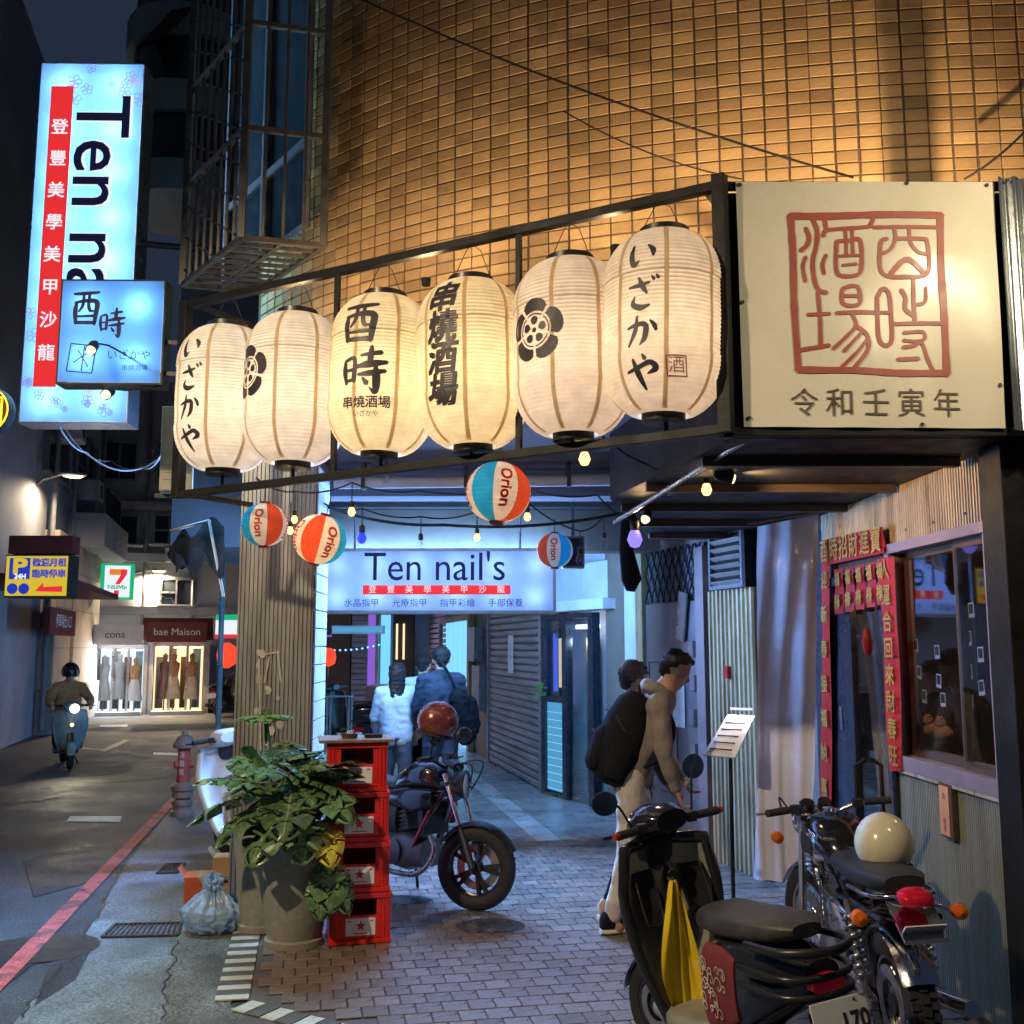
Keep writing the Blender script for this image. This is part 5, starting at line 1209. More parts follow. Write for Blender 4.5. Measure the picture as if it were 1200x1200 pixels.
# two lit shops at the street end
def shop(name, label, u0, u1, v0, v1, light, wall, goods, awn, awnc, sign):
    xa, za = ex(u0, v1); xb, zb_ = ex(u1, v0); za = 0
    t = thing(name, label, 'shop', EF @ Vector((xa, 0, 0)))
    W_ = xb - xa; Hh = zb_
    MB().box(xa, xb, -.9, -.85, 0, Hh, EF).build('back_wall', wall, t, world=True)  # the wall itself glows, in place of light falling inside the shop
    o = t
    MB().box(xa, xb, -2.0, -.85, Hh, Hh + .1, EF).build('ceiling', 'wall_white', t, world=True)
    for x in (xa - .15, xb): MB().box(x, x + .15, -2.1, .0, 0, Hh + .1, EF).build('pier', 'bldg_dark', t, world=True)
    for k in range(3): MB().box(xa + W_ * (k + .15) / 3, xa + W_ * (k + .85) / 3, -1.5, -1.35, Hh - .06, Hh - .02, EF).build('ceiling_light', light, t, world=True)
    for k in range(1, 3): MB().box(xa + W_ * k / 3 - .03, xa + W_ * k / 3 + .03, -2.05, -1.98, 0, Hh, EF).build('mullion', 'alu', t, world=True)
    MB().box(xa, xb, -2.6, -2.1, .0, .1, EF).build('step', 'slab_light', t, world=True)
    p = EF @ Vector(((xa + xb) / 2, -2.3, Hh * .8)); lamp('shop_glow', 'AREA', p, 260, MAT[light].node_tree.nodes['Principled BSDF'].inputs['Emission Color'].default_value[:3], W_, t, (.1, -1, -.5), sy=1.2, gl=False)
    if awn:
        MB().add([EF @ Vector(p) for p in ((xa - .3, -2.1, Hh + .75), (xb + .2, -2.1, Hh + .75), (xb + .2, -2.9, Hh + .15), (xa - .3, -2.9, Hh + .15), (xa - .3, -2.1, Hh + .15), (xb + .2, -2.1, Hh + .15))], [(0, 1, 2, 3), (0, 3, 4), (1, 5, 2)]).build('awning', awnc, t, world=True)
    xs0, zs0 = ex(*sign[0]); xs1, zs1 = ex(*sign[1]); MB().box(xs0, xs1, -3.0, -2.92, Hh + .1, Hh + .62, EF).build('sign_board', sign[2], t, world=True)
    txt('lettering', sign[3], .26, sign[4], t, (xs0 + xs1) / 2, Hh + .36, 3.01, F=t.matrix_basis.inverted() @ EF)
    which = 'cool lit left' if light == 'shop_cool' else 'warm lit right'; ords = ('leftmost', 'second', 'third', 'fourth', 'fifth')
    for k in range(goods):      # dressed forms without heads, on stands
        x = xa + W_ * (k + .5) / goods + rng.uniform(-.12, .12); hgt = rng.uniform(1.35, 1.6); mm = rng.choice(['white_cloth', 'tan_cloth', 'pants_cream', 'wall_white', 'frame_pink']); Mx = EF @ T(x, -1.35 - rng.uniform(0, .35), 0) @ Matrix.Scale(.62, 4, (0, 1, 0))
        g = thing('dress_form', '%s dressed form in the %s shop at the street end' % (ords[k], which), 'dress form', EF @ Vector((x, -1.4, 0)), 'dress forms in the far shops')
        MB().lathe([(.2, .25 * hgt), (.15, .55 * hgt), (.1, .66 * hgt)], 16, Mx, cap=False).build('skirt', mm, g, world=True, smooth=60)
        MB().lathe([(.1, .66 * hgt), (.14, .82 * hgt), (.15, .9 * hgt), (.045, .95 * hgt), (.06, .99 * hgt), (.07, 1.05 * hgt), (0, 1.1 * hgt)], 16, Mx).build('top', rng.choice(['white_cloth', 'tan_cloth', mm]), g, world=True, smooth=60)
        MB().tube([Mx @ Vector((0, 0, .02)), Mx @ Vector((0, 0, .4 * hgt))], .02, 6).build('stand', 'steel', g, world=True)
    for k in range(4):          # shelves and hung clothes along the back
        x = xa + W_ * (k + .15) / 4; zz = .9 + .35 * (k % 2)
        MB().box(x, x + W_ * .16, -1.05, -.9, .1, zz + .6, EF).build('display_panel', ('wall_white', 'cream_metal', 'tan_cloth', 'pole_teal')[k], t, world=True)
shop('cool_shop', 'left of the two far shops, lit cool white under a pale sign', 118, 172, 760, 826, 'shop_cool', 'shop_glow_cool', 3, False, 'bldg_mid', ((112, 750), (173, 735), 'wall_white', 'cona', 'ink'))
shop('warm_shop', 'right of the two far shops, lit warm under a dark red awning', 180, 238, 757, 822, 'shop_warm', 'shop_glow_warm', 3, True, 'awning_red', ((176, 750), (240, 738), 'awning_red', 'bae Maison', 'white_label'))
# convenience store sign with the big figure
cv = thing('store_sign', 'square green and white convenience store sign with a big red and orange figure', 'sign', EF @ Vector((ex(127, 708)[0], -3.2, ex(127, 708)[1])))
xa, za = ex(127, 708); xb, zb_ = ex(164, 671); Fc = EF @ T(xa, -3.3, za); w_, h_ = (xb - xa), (zb_ - za); Lc = cv.matrix_basis.inverted() @ Fc
MB().box(0, w_, 0, .2, 0, h_, Fc).build('case', 'sv_green', cv, world=True); MB().box(w_ * .12, w_ * .88, -.02, -.002, h_ * .06, h_ * .94, Fc).build('face', 'sign_white', cv, world=True)
MB().prism([(w_ * .26, h_ * .68), (w_ * .26, h_ * .84), (w_ * .6, h_ * .84), (w_ * .6, h_ * .68)], .01, Fc @ T(0, -.035, 0)).build('orange_bar', 'sv_orange', cv, world=True)
MB().prism([(w_ * .6, h_ * .84), (w_ * .78, h_ * .84), (w_ * .78, h_ * .7), (w_ * .58, h_ * .42), (w_ * .44, h_ * .42), (w_ * .6, h_ * .68)], .01, Fc @ T(0, -.035, 0)).build('red_stroke', 'sv_red', cv, world=True)
MB().prism([(w_ * .42, h_ * .12), (w_ * .42, h_ * .25), (w_ * .56, h_ * .25), (w_ * .56, h_ * .12)], .01, Fc @ T(0, -.035, 0)).build('red_stroke', 'sv_red', cv, world=True)
txt('lettering', '7-ELEVEn', w_ * .15, 'sv_green', cv, w_ * .5, h_ * .335, .04, F=Lc, bold=.006)
# left-hand building
lbt, LF, LL = building('left_building', 'dark building along the left side of the street with pale stone piers', -60, 112, 14.5, 28, 13, 'bldg_dark')
def lx(u): return hit(u, 757, LF)[0]
for u0, u1, m, h in ((52, 72, 'bldg_stone', 4.2), (76, 106, 'bldg_stone', 4.1)):
    a, b = lx(u0), lx(u1); MB().box(a, b, -.18, .119, .9, h, LF).build('pier', m, lbt, world=True, bev=.02); MB().box(a - .06, b + .06, -.25, .119, 0, .9, LF).build('pier_base', 'concrete', lbt, world=True, bev=.02)
    for k in range(1, 4): MB().box(a - .002, b + .002, -.183, -.1795, .9 + k * .85, .915 + k * .85, LF).build('joint', 'concrete_dark', lbt, world=True)
a, b = lx(78), lx(112); MB().box(a, b, -.7, .119, 4.1, 4.9, LF).build('balcony', 'bldg_mid', lbt, world=True, bev=.03)
for z in (5.4, 8.0):
    for u0, u1 in ((45, 70), (80, 104)):
        x0_, x1_ = lx(u0), lx(u1); window(lbt, LF, x0_, z, x1_ - x0_, 1.5)
MB().box(lx(-55), lx(50), -1.4, .119, 2.75, 2.85, LF).build('canopy', 'awning_red', lbt, world=True)
for k, u in enumerate((20, 58)): pass
o = MB().box(lx(14), lx(50), -.6, -.5, 2.0, 2.5, LF).build('wall_sign', 'awning_red', None); tag(o, 'dim brown sign board low on the left building', 'sign'); txt('lettering', '停車場出入口', .28, 'white_label', o, (lx(14) + lx(50)) / 2, 2.25, .61, F=LF)
for k, (u, z_) in enumerate(((60, 6.2), (88, 5.3), (70, 7.6))):
    x_ = lx(u); t = thing('air_conditioner', ('air conditioner high on the left building above the parking sign', 'air conditioner over the stone piers of the left building', 'topmost air conditioner on the left building')[k], 'air conditioner', LF @ Vector((x_, -.2, z_)), 'air conditioners on the left building')
    MB().box(x_ - .35, x_ + .35, -.42, .118, z_, z_ + .5, LF).build('case', 'wall_white', t, world=True, bev=.02); MB().lathe([(.0, -.006), (.18, -.006), (.19, .0)], 20, LF @ T(x_ - .06, -.425, z_ + .25) @ Rx(math.pi / 2)).build('fan_grille', 'iron', t, world=True)
for u in (50, 74, 108): MB().tube([LF @ Vector((lx(u), -.06, .1)), LF @ Vector((lx(u), -.06, 12.5))], .05, 8).build('down_pipe', 'concrete', lbt, world=True)
for k in range(9): MB().bar(LF @ Vector((lx(80) + k * .3, -.68, 4.9)), LF @ Vector((lx(80) + k * .3, -.68, 5.5)), .03).build('baluster', 'dark_metal', lbt, world=True)
MB().bar(LF @ Vector((lx(80), -.68, 5.5)), LF @ Vector((lx(80) + 2.4, -.68, 5.5)), .04).build('rail', 'dark_metal', lbt, world=True)
# parking sign
pk = thing('parking_sign', 'glowing yellow parking sign with a blue square and a red arrow', 'sign', at(8, 700, 13.5)); FP = frame(at(4, 700, 13.5), (1, .0)); x1_, z1_ = hit(82, 650, FP); Lp = pk.matrix_basis.inverted() @ FP
MB().box(0, x1_, .002, .3, 0, z1_, FP).build('case', 'dark_metal', pk, world=True); MB().box(.02, x1_ - .02, -.02, .001, .02, z1_ - .02, FP).build('face', 'p_yellow', pk, world=True)
MB().box(0, x1_, .05, .3, z1_ + .02, z1_ + .26, FP).build('top_board', 'awning_red', pk, world=True)
MB().box(x1_ * .08, x1_ * .4, -.03, -.021, z1_ * .42, z1_ * .92, FP).build('blue_square', 'p_blue', pk, world=True)
txt('lettering', 'P', z1_ * .48, 'p_yellow', pk, x1_ * .24, z1_ * .71, .034, F=Lp, sx=1.4, bold=.01); txt('lettering', '24H', z1_ * .16, 'sign_white', pk, x1_ * .26, z1_ * .48, .034, F=Lp, bold=.004)
for s_, z_ in (('歡迎月租', .8), ('臨時停車', .54)): txt('lettering', s_, z1_ * .2, 'p_blue', pk, x1_ * .7, z1_ * z_, .025, F=Lp, bold=.006)
MB().prism([(x1_ * .5, z1_ * .14), (x1_ * .62, z1_ * .34), (x1_ * .62, z1_ * .24), (x1_ * .92, z1_ * .26), (x1_ * .92, z1_ * .12)], .008, FP @ T(0, -.03, 0)).build('arrow', 'sv_red', pk, world=True)
for cx in (.14, .32): MB().lathe([(0, 0), (x1_ * .085, 0)], 20, FP @ T(x1_ * cx, -.022, z1_ * .2) @ Rx(math.pi / 2)).build('emblem', 'p_blue', pk, world=True)
# rounded bay of the neighbouring house high on the left
bay = thing('round_bay', 'rounded balcony bay of the next house above the tall sign', 'balcony', at(190, 250, 11.5)); pc = at(222, 120, 12.2)
for k in range(4):
    z = pc.z - 1.5 + k * 1.0
    MB().lathe([(.75, z), (.78, z), (.78, z + .38), (.75, z + .38)], 30, T(pc.x, pc.y, 0)).build('parapet', 'bay_green', bay, world=True, smooth=40)
    MB().lathe([(.68, z + .38), (.68, z + 1.0)], 30, T(pc.x, pc.y, 0), cap=False).build('glazing', 'win_dark', bay, world=True, smooth=40)
MB().box(pc.x - .1, pc.x + 3, pc.y + .3, pc.y + 8, 3, 12).build('house_wall', 'bldg_dark', bay, world=True)
MB().add([at(160, 58, 11), at(200, 12, 11), at(262, 0, 12), at(205, 40, 12.5)], [(0, 1, 2, 3)]).build('eave', 'wood_dark', bay, world=True)
# street lamps (the third stands out of view on the left and lights the arcade front)
def street_lamp(base, h, arm, label, power, head_dir=(1, 0)):
    t = thing('street_lamp', label, 'street lamp', base, 'street lamps'); hd = Vector((head_dir[0], head_dir[1], 0)).normalized()
    top = base + Vector((0, 0, h)); tip = top + hd * arm + Vector((0, 0, .28))
    MB().tube([base, base + Vector((0, 0, h * .8)), top + hd * arm * .12, top + hd * arm * .45 + Vector((0, 0, .18)), tip], [.07, .055, .045, .035, .03], 10).build('pole', 'galv', t, world=True, smooth=50)
    M = frame(tip, (hd.x, hd.y)); MB().loft([(-.05, 0, 0, .04, .03, 2), (.1, 0, .01, .1, .045, 2.5), (.4, 0, 0, .12, .04, 2.5), (.5, 0, -.01, .05, .02, 2)], 14, M).build('head', 'galv', t, world=True, smooth=50)
    MB().loft([(.05, 0, -.03, .05, .015, 2), (.2, 0, -.045, .085, .035, 2), (.36, 0, -.045, .085, .035, 2), (.44, 0, -.03, .04, .012, 2)], 12, M).build('lens', 'lamp_warm', t, world=True, smooth=50)
    lamp('street_light', 'SPOT', M @ Vector((.2, 0, -.12)), power, (1.0, .79, .52), .09, t, (0, 0, -1), 172, blend=.35)
b1 = G(14, 868); s1 = at(72, 556, b1.y); street_lamp(b1, s1.z - .28, s1.x - b1.x, 'street lamp with a long arm beside the parking sign', 380)
b2 = G(133, 832); s2 = at(176, 668, b2.y); street_lamp(b2, s2.z - .28, s2.x - b2.x, 'small far street lamp in front of the store sign', 800)
street_lamp(Vector((-4.9, 1.4, 0)), 4.9, 1.2, 'near street lamp lighting the arcade front from the left', 1350, (1, .15))
# things behind the column, down the street
o = thing('shop_lantern', 'red glowing lantern deep in the arcade', 'lantern', at(385, 770, 16)); Fz = at(385, 770, 16)
MB().lathe([(.03, -.14), (.1, -.1), (.12, 0), (.1, .1), (.03, .14)], 20, T(*Fz)).build('body', 'lantern_red', o, world=True, smooth=60); MB().tube([Fz + Vector((0, 0, .13)), Fz + Vector((0, 0, .8))], .005, 6).build('cord', 'cable', o, world=True)
MB().tube([Fz + Vector((0, 0, -.14)), Fz + Vector((0, 0, -.3))], .012, 6).build('tassel', 'paper_gold', o, world=True)
st = thing('striped_sign', 'far green, white and red sign glimpsed left of the column', 'sign', at(255, 745, 24)); F1 = frame(at(252, 748, 24), (1, 0))
for k, (m, a, b) in enumerate((('sv_red', 0, .09), ('sign_white', .09, .42), ('sv_green', .42, .55))): MB().box(0, .55, 0, .1, a, b, F1).build('stripe', m, st, world=True)
o = MB().lathe([(.05, -.28), (.2, -.18), (.22, 0), (.2, .18), (.05, .28)], 20, T(*at(266, 768, 23))).build('paper_lantern', 'lantern_red', None, smooth=60); tag(o, 'far round red lantern half hidden by the column', 'lantern')
# far end of the arcade: dim shop fronts with purple light
fe = thing('far_shop_row', 'dim brown shop fronts with purple light at the far end of the arcade', 'shop front', at(440, 850, 23)); F2 = frame(at(340, 757, 23.5), (1, -.05)); F2.translation.z = 0
def fx(u): return hit(u, 800, F2)[0]
MB().box(fx(345), fx(560), .1, .3, 0, 5, F2).build('wall', 'bldg_dark', fe, world=True)
MB().box(fx(372), fx(410), -.05, .09, 0, 2.6, F2).build('wood_front', 'wood_dark', fe, world=True)
for k in range(22): MB().box(fx(412), fx(430), -.05, .09, .1 + k * .12, .2 + k * .12, F2).build('slat', 'shutter', fe, world=True)
MB().box(fx(431), fx(439), -.06, .09, 0, 2.6, F2).build('lit_strip', 'purple', fe, world=True); MB().box(fx(440), fx(443), -.1, .09, 0, 2.7, F2).build('pillar', 'bldg_stone', fe, world=True)
MB().box(fx(446), fx(456), -.06, .09, 0, 2.5, F2).build('lit_pane', 'doorway_cyan', fe, world=True); MB().box(fx(460), fx(485), -.05, .09, 0, 2.6, F2).build('wood_front', 'wood_dark', fe, world=True)
for u in (464, 472): MB().box(fx(u), fx(u + 2), -.09, -.051, 1.5, 2.3, F2).build('lamp_tube', 'shop_glow_warm', fe, world=True)
MB().box(fx(372), fx(388), -.1, -.051, 2.0, 2.05, F2).build('lamp_tube', 'purple', fe, world=True)
lamp('far_glow', 'AREA', F2 @ Vector((fx(420), -1.0, 2.4)), 70, (.55, .35, 1.0), 2.5, fe, (0, -1, -.8), sy=.4, gl=False)
for k in range(9):
    p = at(392 + k * 6.5, 762 - 2.0 * math.sin(k / 8 * 3.1) * -1 - k * .8, 17); o = MB().lathe([(0, -.02), (.022, 0), (0, .02)], 10, T(*p)).build('fairy_light', 'led_cyan', None); tag(o, '%s tiny cyan fairy light from the left in the far garland' % ('first', 'second', 'third', 'fourth', 'fifth', 'sixth', 'seventh', 'eighth', 'ninth')[k], 'fairy light', 'far garland lights')
for u, v, lab in ((420, 738, 'unlit tube lamp box under the ceiling behind the light box sign'),):
    p = at(u, v, 12.8); t = thing('tube_lamp', lab, 'lamp', p); MB().box(p.x - .32, p.x + .32, p.y - .06, p.y + .06, p.z - .05, p.z + .05).build('case', 'concrete', t, world=True); MB().box(p.x - .3, p.x + .3, p.y - .07, p.y - .061, p.z - .03, p.z + .03).build('diffuser', 'panel_cyan', t, world=True)  # cyan glow put into the diffuser; the fixture itself is unlit
    for s_ in (-1, 1): MB().tube([p + Vector((s_ * .25, 0, .05)), Vector((p.x + s_ * .25, p.y, 3.139))], .006, 6).build('hanger', 'dark_metal', t, world=True)
# ================================================================== hanging lanterns, bulbs, cables
def ball(u, v, Y, r, rot, label, power=1.2, tilt=(0, 0)):
    p = at(u, v, Y); t = thing('striped_lantern', label, 'lantern', T(*p) @ Rx(tilt[0]) @ Ry(tilt[1]) @ Rz(rot), 'striped round lanterns')
    cols = ['ball_blue', 'ball_cream', 'ball_red', 'ball_cream']; q8 = math.pi / 4
    for k in range(8):
        a0 = k * q8
        mb = MB(); mb.grid(lambda uu, vv: (lambda ph, rr: (rr * math.cos(a0 + uu * q8), rr * math.sin(a0 + uu * q8), r * .94 * math.sin(ph)))(-1.42 + 2.84 * vv, r * math.cos(-1.42 + 2.84 * vv) ** .9 + .0016 * math.sin(vv * 2 * math.pi * 18)), 8, 72)
        pn = mb.build('panel', cols[k % 4], t, smooth=60)
        if k % 2:
            vs, fs = tex_mesh('Orion', r * .52, r * .014); mb = MB()
            def f(v_):
                yy = -v_.x * .95; xx = v_.y * .95; rr = math.sqrt(max(r * r - yy * yy / .88, .0001)) + .004 + v_.z
                a = a0 + q8 / 2 + xx / rr; return (rr * math.cos(a), rr * math.sin(a), yy)
            mb.add([f(v_) for v_ in vs], fs)
            mb.build('lettering', 'ball_red', pn)
    for z in (.93, -.93): MB().lathe([(r * .2, z * r - .012), (r * .22, z * r - .012), (r * .22, z * r + .012), (r * .2, z * r + .012)], 20).build('collar', 'paper_red', t)
    MB().tube([(0, 0, r * .93), (.0, 0, r * .93 + .12)], .003, 5).build('cord', 'cable', t)
    if power: lamp('bulb_light', 'POINT', p, power, (1, .72, .4), .03, t)
ball(310, 615, 6.1, .137, R(200), 'small striped round lantern with a red side, in front of the column', .35)
ball(375, 632, 5.9, .152, R(147), 'striped round lantern glowing orange, right of the column', 1.0, (.1, .25))
ball(584, 577, 5.6, .178, R(217), 'largest striped round lantern, blue and orange, hanging in the arcade mouth', 1.0, (-.08, .06))
ball(650, 645, 7.6, .135, R(107), 'unlit striped round lantern hanging before the light box sign', 0)
def bulb(u, v, Y, mat, label, r=.032, lightp=0, col=(1, .6, .25), cordto=None):
    p = at(u, v, Y); t = thing('string_bulb', label, 'bulb', p, 'bulbs of the light string')
    MB().lathe([(0, -r * 1.15), (r * .6, -r * .95), (r, -r * .1), (r * .75, r * .75), (r * .5, r * 1.25)], 18, T(*p), cap=False).build('glass', mat, t, world=True, smooth=60)
    MB().lathe([(r * .52, r * 1.1), (r * .62, r * 1.2), (r * .62, r * 2.5), (r * .3, r * 2.8), (0, r * 2.85)], 14, T(*p)).build('socket', 'black_plastic', t, world=True, smooth=40)
    if mat == 'bulb_glass': MB().tube([p + Vector((0, 0, r)), p + Vector((.006, 0, 0)), p + Vector((-.004, 0, -r * .4))], .003, 5).build('filament', 'steel', t, world=True)
    top = p + Vector((0, 0, r * 2.8)); q = cordto if cordto else p + Vector((0, 0, r * 2.8 + .12)); MB().tube([top, q], .004, 5).build('cord', 'cable', t, world=True)
    if lightp: lamp('bulb_light', 'POINT', p, lightp * 2.6, col, .03, t)
    return q
hk = []
hk.append(bulb(345, 609, 6.5, 'bulb_warm', 'lit bulb just left of the orange striped lantern, upper of two', .022, 1.5))
hk.append(bulb(340, 622, 6.45, 'bulb_warm', 'lit bulb just left of the orange striped lantern, lower of two', .022, 1))
hk.append(bulb(412, 600, 6.6, 'bulb_warm', 'warm lit bulb above the left end of the light box sign', .026, 2))
hk.append(bulb(424, 631, 7.2, 'bulb_blue', 'deep blue lit bulb above the left end of the light box sign', .034, 5, (.05, .1, 1)))
hk.append(bulb(452, 563, 5.4, 'bulb_glass', 'unlit clear bulb under the third lantern of the rack', .026))
hk.append(bulb(493, 638, 7.2, 'bulb_glass', 'unlit bulb in front of the middle of the light box sign', .028))
hk.append(bulb(559, 630, 7.2, 'bulb_warm', 'lit bulb below the largest striped lantern, left of two', .024, 1.5))
hk.append(bulb(618, 606, 6.6, 'bulb_warm', 'lit bulb right of the largest striped lantern', .024, 1.5))
hk.append(bulb(685, 538, 5.0, 'bulb_warm', 'bright lit bulb under the crest lantern', .03, 2.5))
hk.append(bulb(680, 656, 7.6, 'bulb_glass', 'unlit bulb beside the dark striped lantern', .034))
hk.append(bulb(708, 636, 7.4, 'bulb_glass', 'clear bulb hanging left of the violet bulb', .028))
hk.append(bulb(744, 632, 6.6, 'bulb_violet', 'violet glowing globe bulb near the folding gate', .05, 5, (.35, .25, 1)))
hk.append(bulb(828, 574, 5.6, 'bulb_warm', 'bright lit bulb under the soffit, left of the spotlight', .03, 4, (1, .7, .35)))
hk.append(bulb(786, 577, 5.9, 'bulb_glass', 'unlit bulb under the soffit conduit', .02))
for k, (u, v, Y, dx) in enumerate(((858, 561, 5.4, .05), (756, 609, 6.6, .05))):
    p = at(u, v, Y); t = thing('can_spotlight', ('small can spotlight glowing under the soffit beside the bright bulb', 'small orange spotlight above the violet bulb')[k], 'spotlight', p, 'can spotlights under the soffit')
    d = Vector((.8, .05, -.2)) if k == 0 else Vector((-.3, -.6, -.5)); Mq = Matrix.Translation(p) @ d.to_track_quat('Z', 'Y').to_matrix().to_4x4()
    MB().lathe([(.012, -.1), (.028, -.08), (.034, .0)], 16, Mq, cap=False).build('can', 'black_metal', t, world=True, smooth=40); MB().lathe([(0, -.01), (.03, -.01), (.024, .012), (0, .018)], 16, Mq).build('bulb', 'lamp_spot', t, world=True, smooth=40)
    MB().tube([p, Vector((p.x + .02, p.y + .03, 2.719))], .006, 6).build('stem', 'black_metal', t, world=True)
    lamp('spot_glow', 'SPOT', p + d.normalized() * .04, 70 if k == 0 else 14, (1, .62, .28), .03, t, d, 130, blend=1)
def cable(pts, label, r=.006, sag=.0, n=10, mat='cable', name='cable'):
    P_ = []
    for i in range(len(pts) - 1):
        for k in range(n):
            t = k / n; p = pts[i].lerp(pts[i + 1], t); p = p - Vector((0, 0, sag * 4 * t * (1 - t))); P_.append(p)
    P_.append(pts[-1]); o = MB().tube(P_, r, 6).build(name, mat, None, smooth=60); tag(o, label, 'cable'); return o
cable([at(300, 560, 6.3), hk[0], hk[2], at(490, 575, 6.7), hk[7], at(700, 580, 6.6), at(742, 610, 6.6)], 'black cord of the front string of bulbs', .006, .03)
cable([at(380, 590, 7.3), hk[3], hk[5], hk[6], at(620, 590, 7.5), hk[9], hk[10], at(745, 590, 7.0)], 'black cord of the rear string of bulbs above the light box', .006, .03)
cable([hk[8], at(760, 545, 5.3), hk[13], hk[12], at(870, 545, 5.2)], 'black cord sagging under the soffit to the bright bulb', .006, .03)
cable([at(425, 0, 5.5), at(1000, 208, 4.7)], 'thin dark cable slanting down across the tiled wall', .006, .06, 24)
cable([at(660, 130, 5.15), at(870, 210, 4.75)], 'second thinner cable below it on the tiled wall', .004, .05, 16)
cable([at(1205, 150, 4.6), at(1130, 210, 4.7)], 'short cable rising to the right above the banner', .006, .02, 10)
cable([at(60, 480, 8.3), at(100, 530, 8.6), at(168, 548, 8.9), at(195, 520, 8.6)], 'loose pale cable looping under the tall light box', .008, .08, 10, 'wall_white')
cable([at(75, 500, 9), at(130, 540, 9.5), at(188, 535, 9)], 'second loose cable under the tall light box', .006, .1, 10, 'wall_white')
cable([at(176, 662, 26), at(200, 700, 26), at(235, 702, 27)], 'cable hanging from the far street lamp', .015, .3, 10, 'wall_white')
cable([at(372, 590, 7.5), at(520, 615, 7.4), at(735, 600, 7.2)], 'slack cable bundle under the arcade ceiling', .012, .05, 12)
o = thing('ceiling_speaker', 'brown box speaker fixed beside the dark striped lantern', 'speaker', at(672, 650, 9.2)); p = at(672, 650, 9.2)
MB().box(p.x - .1, p.x + .1, p.y, p.y + .15, p.z - .12, p.z + .17).build('case', 'wood_dark', o, world=True, bev=.006); MB().box(p.x - .08, p.x + .08, p.y - .004, p.y - .001, p.z - .1, p.z + .15).build('grille', 'black_cloth', o, world=True)
MB().bar(p + Vector((0, .07, .17)), Vector((p.x, p.y + .07, 3.139)), .03).build('bracket', 'dark_metal', o, world=True)
rg = thing('rag_bundle', 'dark bundled rag of cloth hanging from the soffit corner', 'cloth', at(738, 640, 7.0)); p = at(738, 645, 7.0)
MB().loft([(.0, 0, 0, .001, .001, 2)], 8) if False else None
MB().tube([p + Vector((-.02, 0, .42)), p + Vector((.0, 0, .2)), p + Vector((-.02, .02, 0)), p + Vector((.01, 0, -.2)), p + Vector((0, 0, -.28))], [.02, .06, .05, .07, .03], 12).build('cloth', 'black_cloth', rg, world=True, smooth=60)

# ================================================================== crates, planters, rubbish
cp0 = G(385, 1112); cp1 = G(457, 1109); CX = (cp0 + cp1) / 2; ang = math.atan2(cp1.y - cp0.y, cp1.x - cp0.x) + .06; CW = (cp1 - cp0).length; CD_ = .3; CHH = .296
def crate_parts(t):
    w_, d, h = CW / 2, CD_, CHH
    mb = MB(); e = .012
    # side and rear walls, floor, corner posts, rims
    for x in (-w_, w_ - .018): mb.box(x, x + .018, .02, d - .02, .02, h - .02)
    mb.box(-w_ + .02, w_ - .02, d - .02, d - .002, .02, h - .02); mb.box(-w_ + .018, w_ - .018, .02, d - .02, .012, .03)
    mb.build('walls', 'red_plastic', t, bev=.002)
    for nm, x in (('corner_post', -w_), ('corner_post', w_ - .055)):
        mb = MB(); mb.box(x, x + .055, -.0, .02, .0, h); mb.box(x + .012, x + .02, -.006, -.0, .02, h - .03); mb.box(x + .034, x + .042, -.006, .0, .02, h - .03); mb.build(nm, 'red_plastic', t, bev=.002)
    for nm, z0_, z1_ in (('rim', h - .035, h), ('rim', 0, .03)):
        mb = MB(); mb.box(-w_ - .006, w_ + .006, -.008, .018, z0_ + .002, z1_ - .002); mb.box(-w_ - .006, -w_ + .02, .018, d, z0_ + .002, z1_ - .002); mb.box(w_ - .02, w_ + .006, .018, d, z0_ + .002, z1_ - .002); mb.box(-w_ + .02, w_ - .02, d - .02, d + .004, z0_ + .002, z1_ - .002); mb.build(nm, 'red_plastic', t, bev=.003)
    mb = MB(); mb.box(-w_ + .055, w_ - .055, .002, .018, .03, .165); mb.box(-w_ + .055, -w_ + .085, .002, .018, .165, h - .035); mb.box(w_ - .085, w_ - .055, .002, .018, .165, h - .035); mb.build('front_panel', 'red_plastic', t, bev=.004)
    mb = MB(); mb.box(-w_ * .47, w_ * .5, -.002, .0018, .05, .15); pl = mb.build('label_plate', 'white_label', t)
    mb = MB(); pts = []
    for k in range(10):
        r = .034 if k % 2 == 0 else .0135; a = math.pi / 2 + k * math.pi / 5; pts.append((.004 + r * math.cos(a), .106 + r * math.sin(a)))
    mb.add([(x, -.0035, z) for x, z in pts] + [(.004, -.0035, .106)], [(k, (k + 1) % 10, 10) for k in range(10)]); mb.build('star', 'red_star', pl)
    mb = MB(); mb.box(-.04, .05, -.0035, -.0025, .06, .066); mb.box(-w_ * .4, -w_ * .3, -.0035, -.0025, .13, .138); mb.box(w_ * .33, w_ * .43, -.0035, -.0025, .13, .138); mb.build('print', 'red_star', pl)
CL = ('lowest red beer crate of the stack, on the pavement', 'second red beer crate from the pavement in the stack', 'third red beer crate from the pavement in the stack', 'topmost red beer crate of the stack, under the board')
first = None
for k in range(4):
    M = T(CX.x + rng.uniform(-.006, .006) - .012 * k, CX.y + rng.uniform(-.006, .006), .021 + k * (CHH + .001)) @ Rz(ang + rng.uniform(-.03, .03))
    if first is None: t = thing('beer_crate', CL[k], 'crate', M, 'stack of red beer crates'); crate_parts(t); first = t
    else: t = copy_tree(first); t['label'] = CL[k]; t.matrix_basis = M
zt4 = .021 + 4 * (CHH + .001)
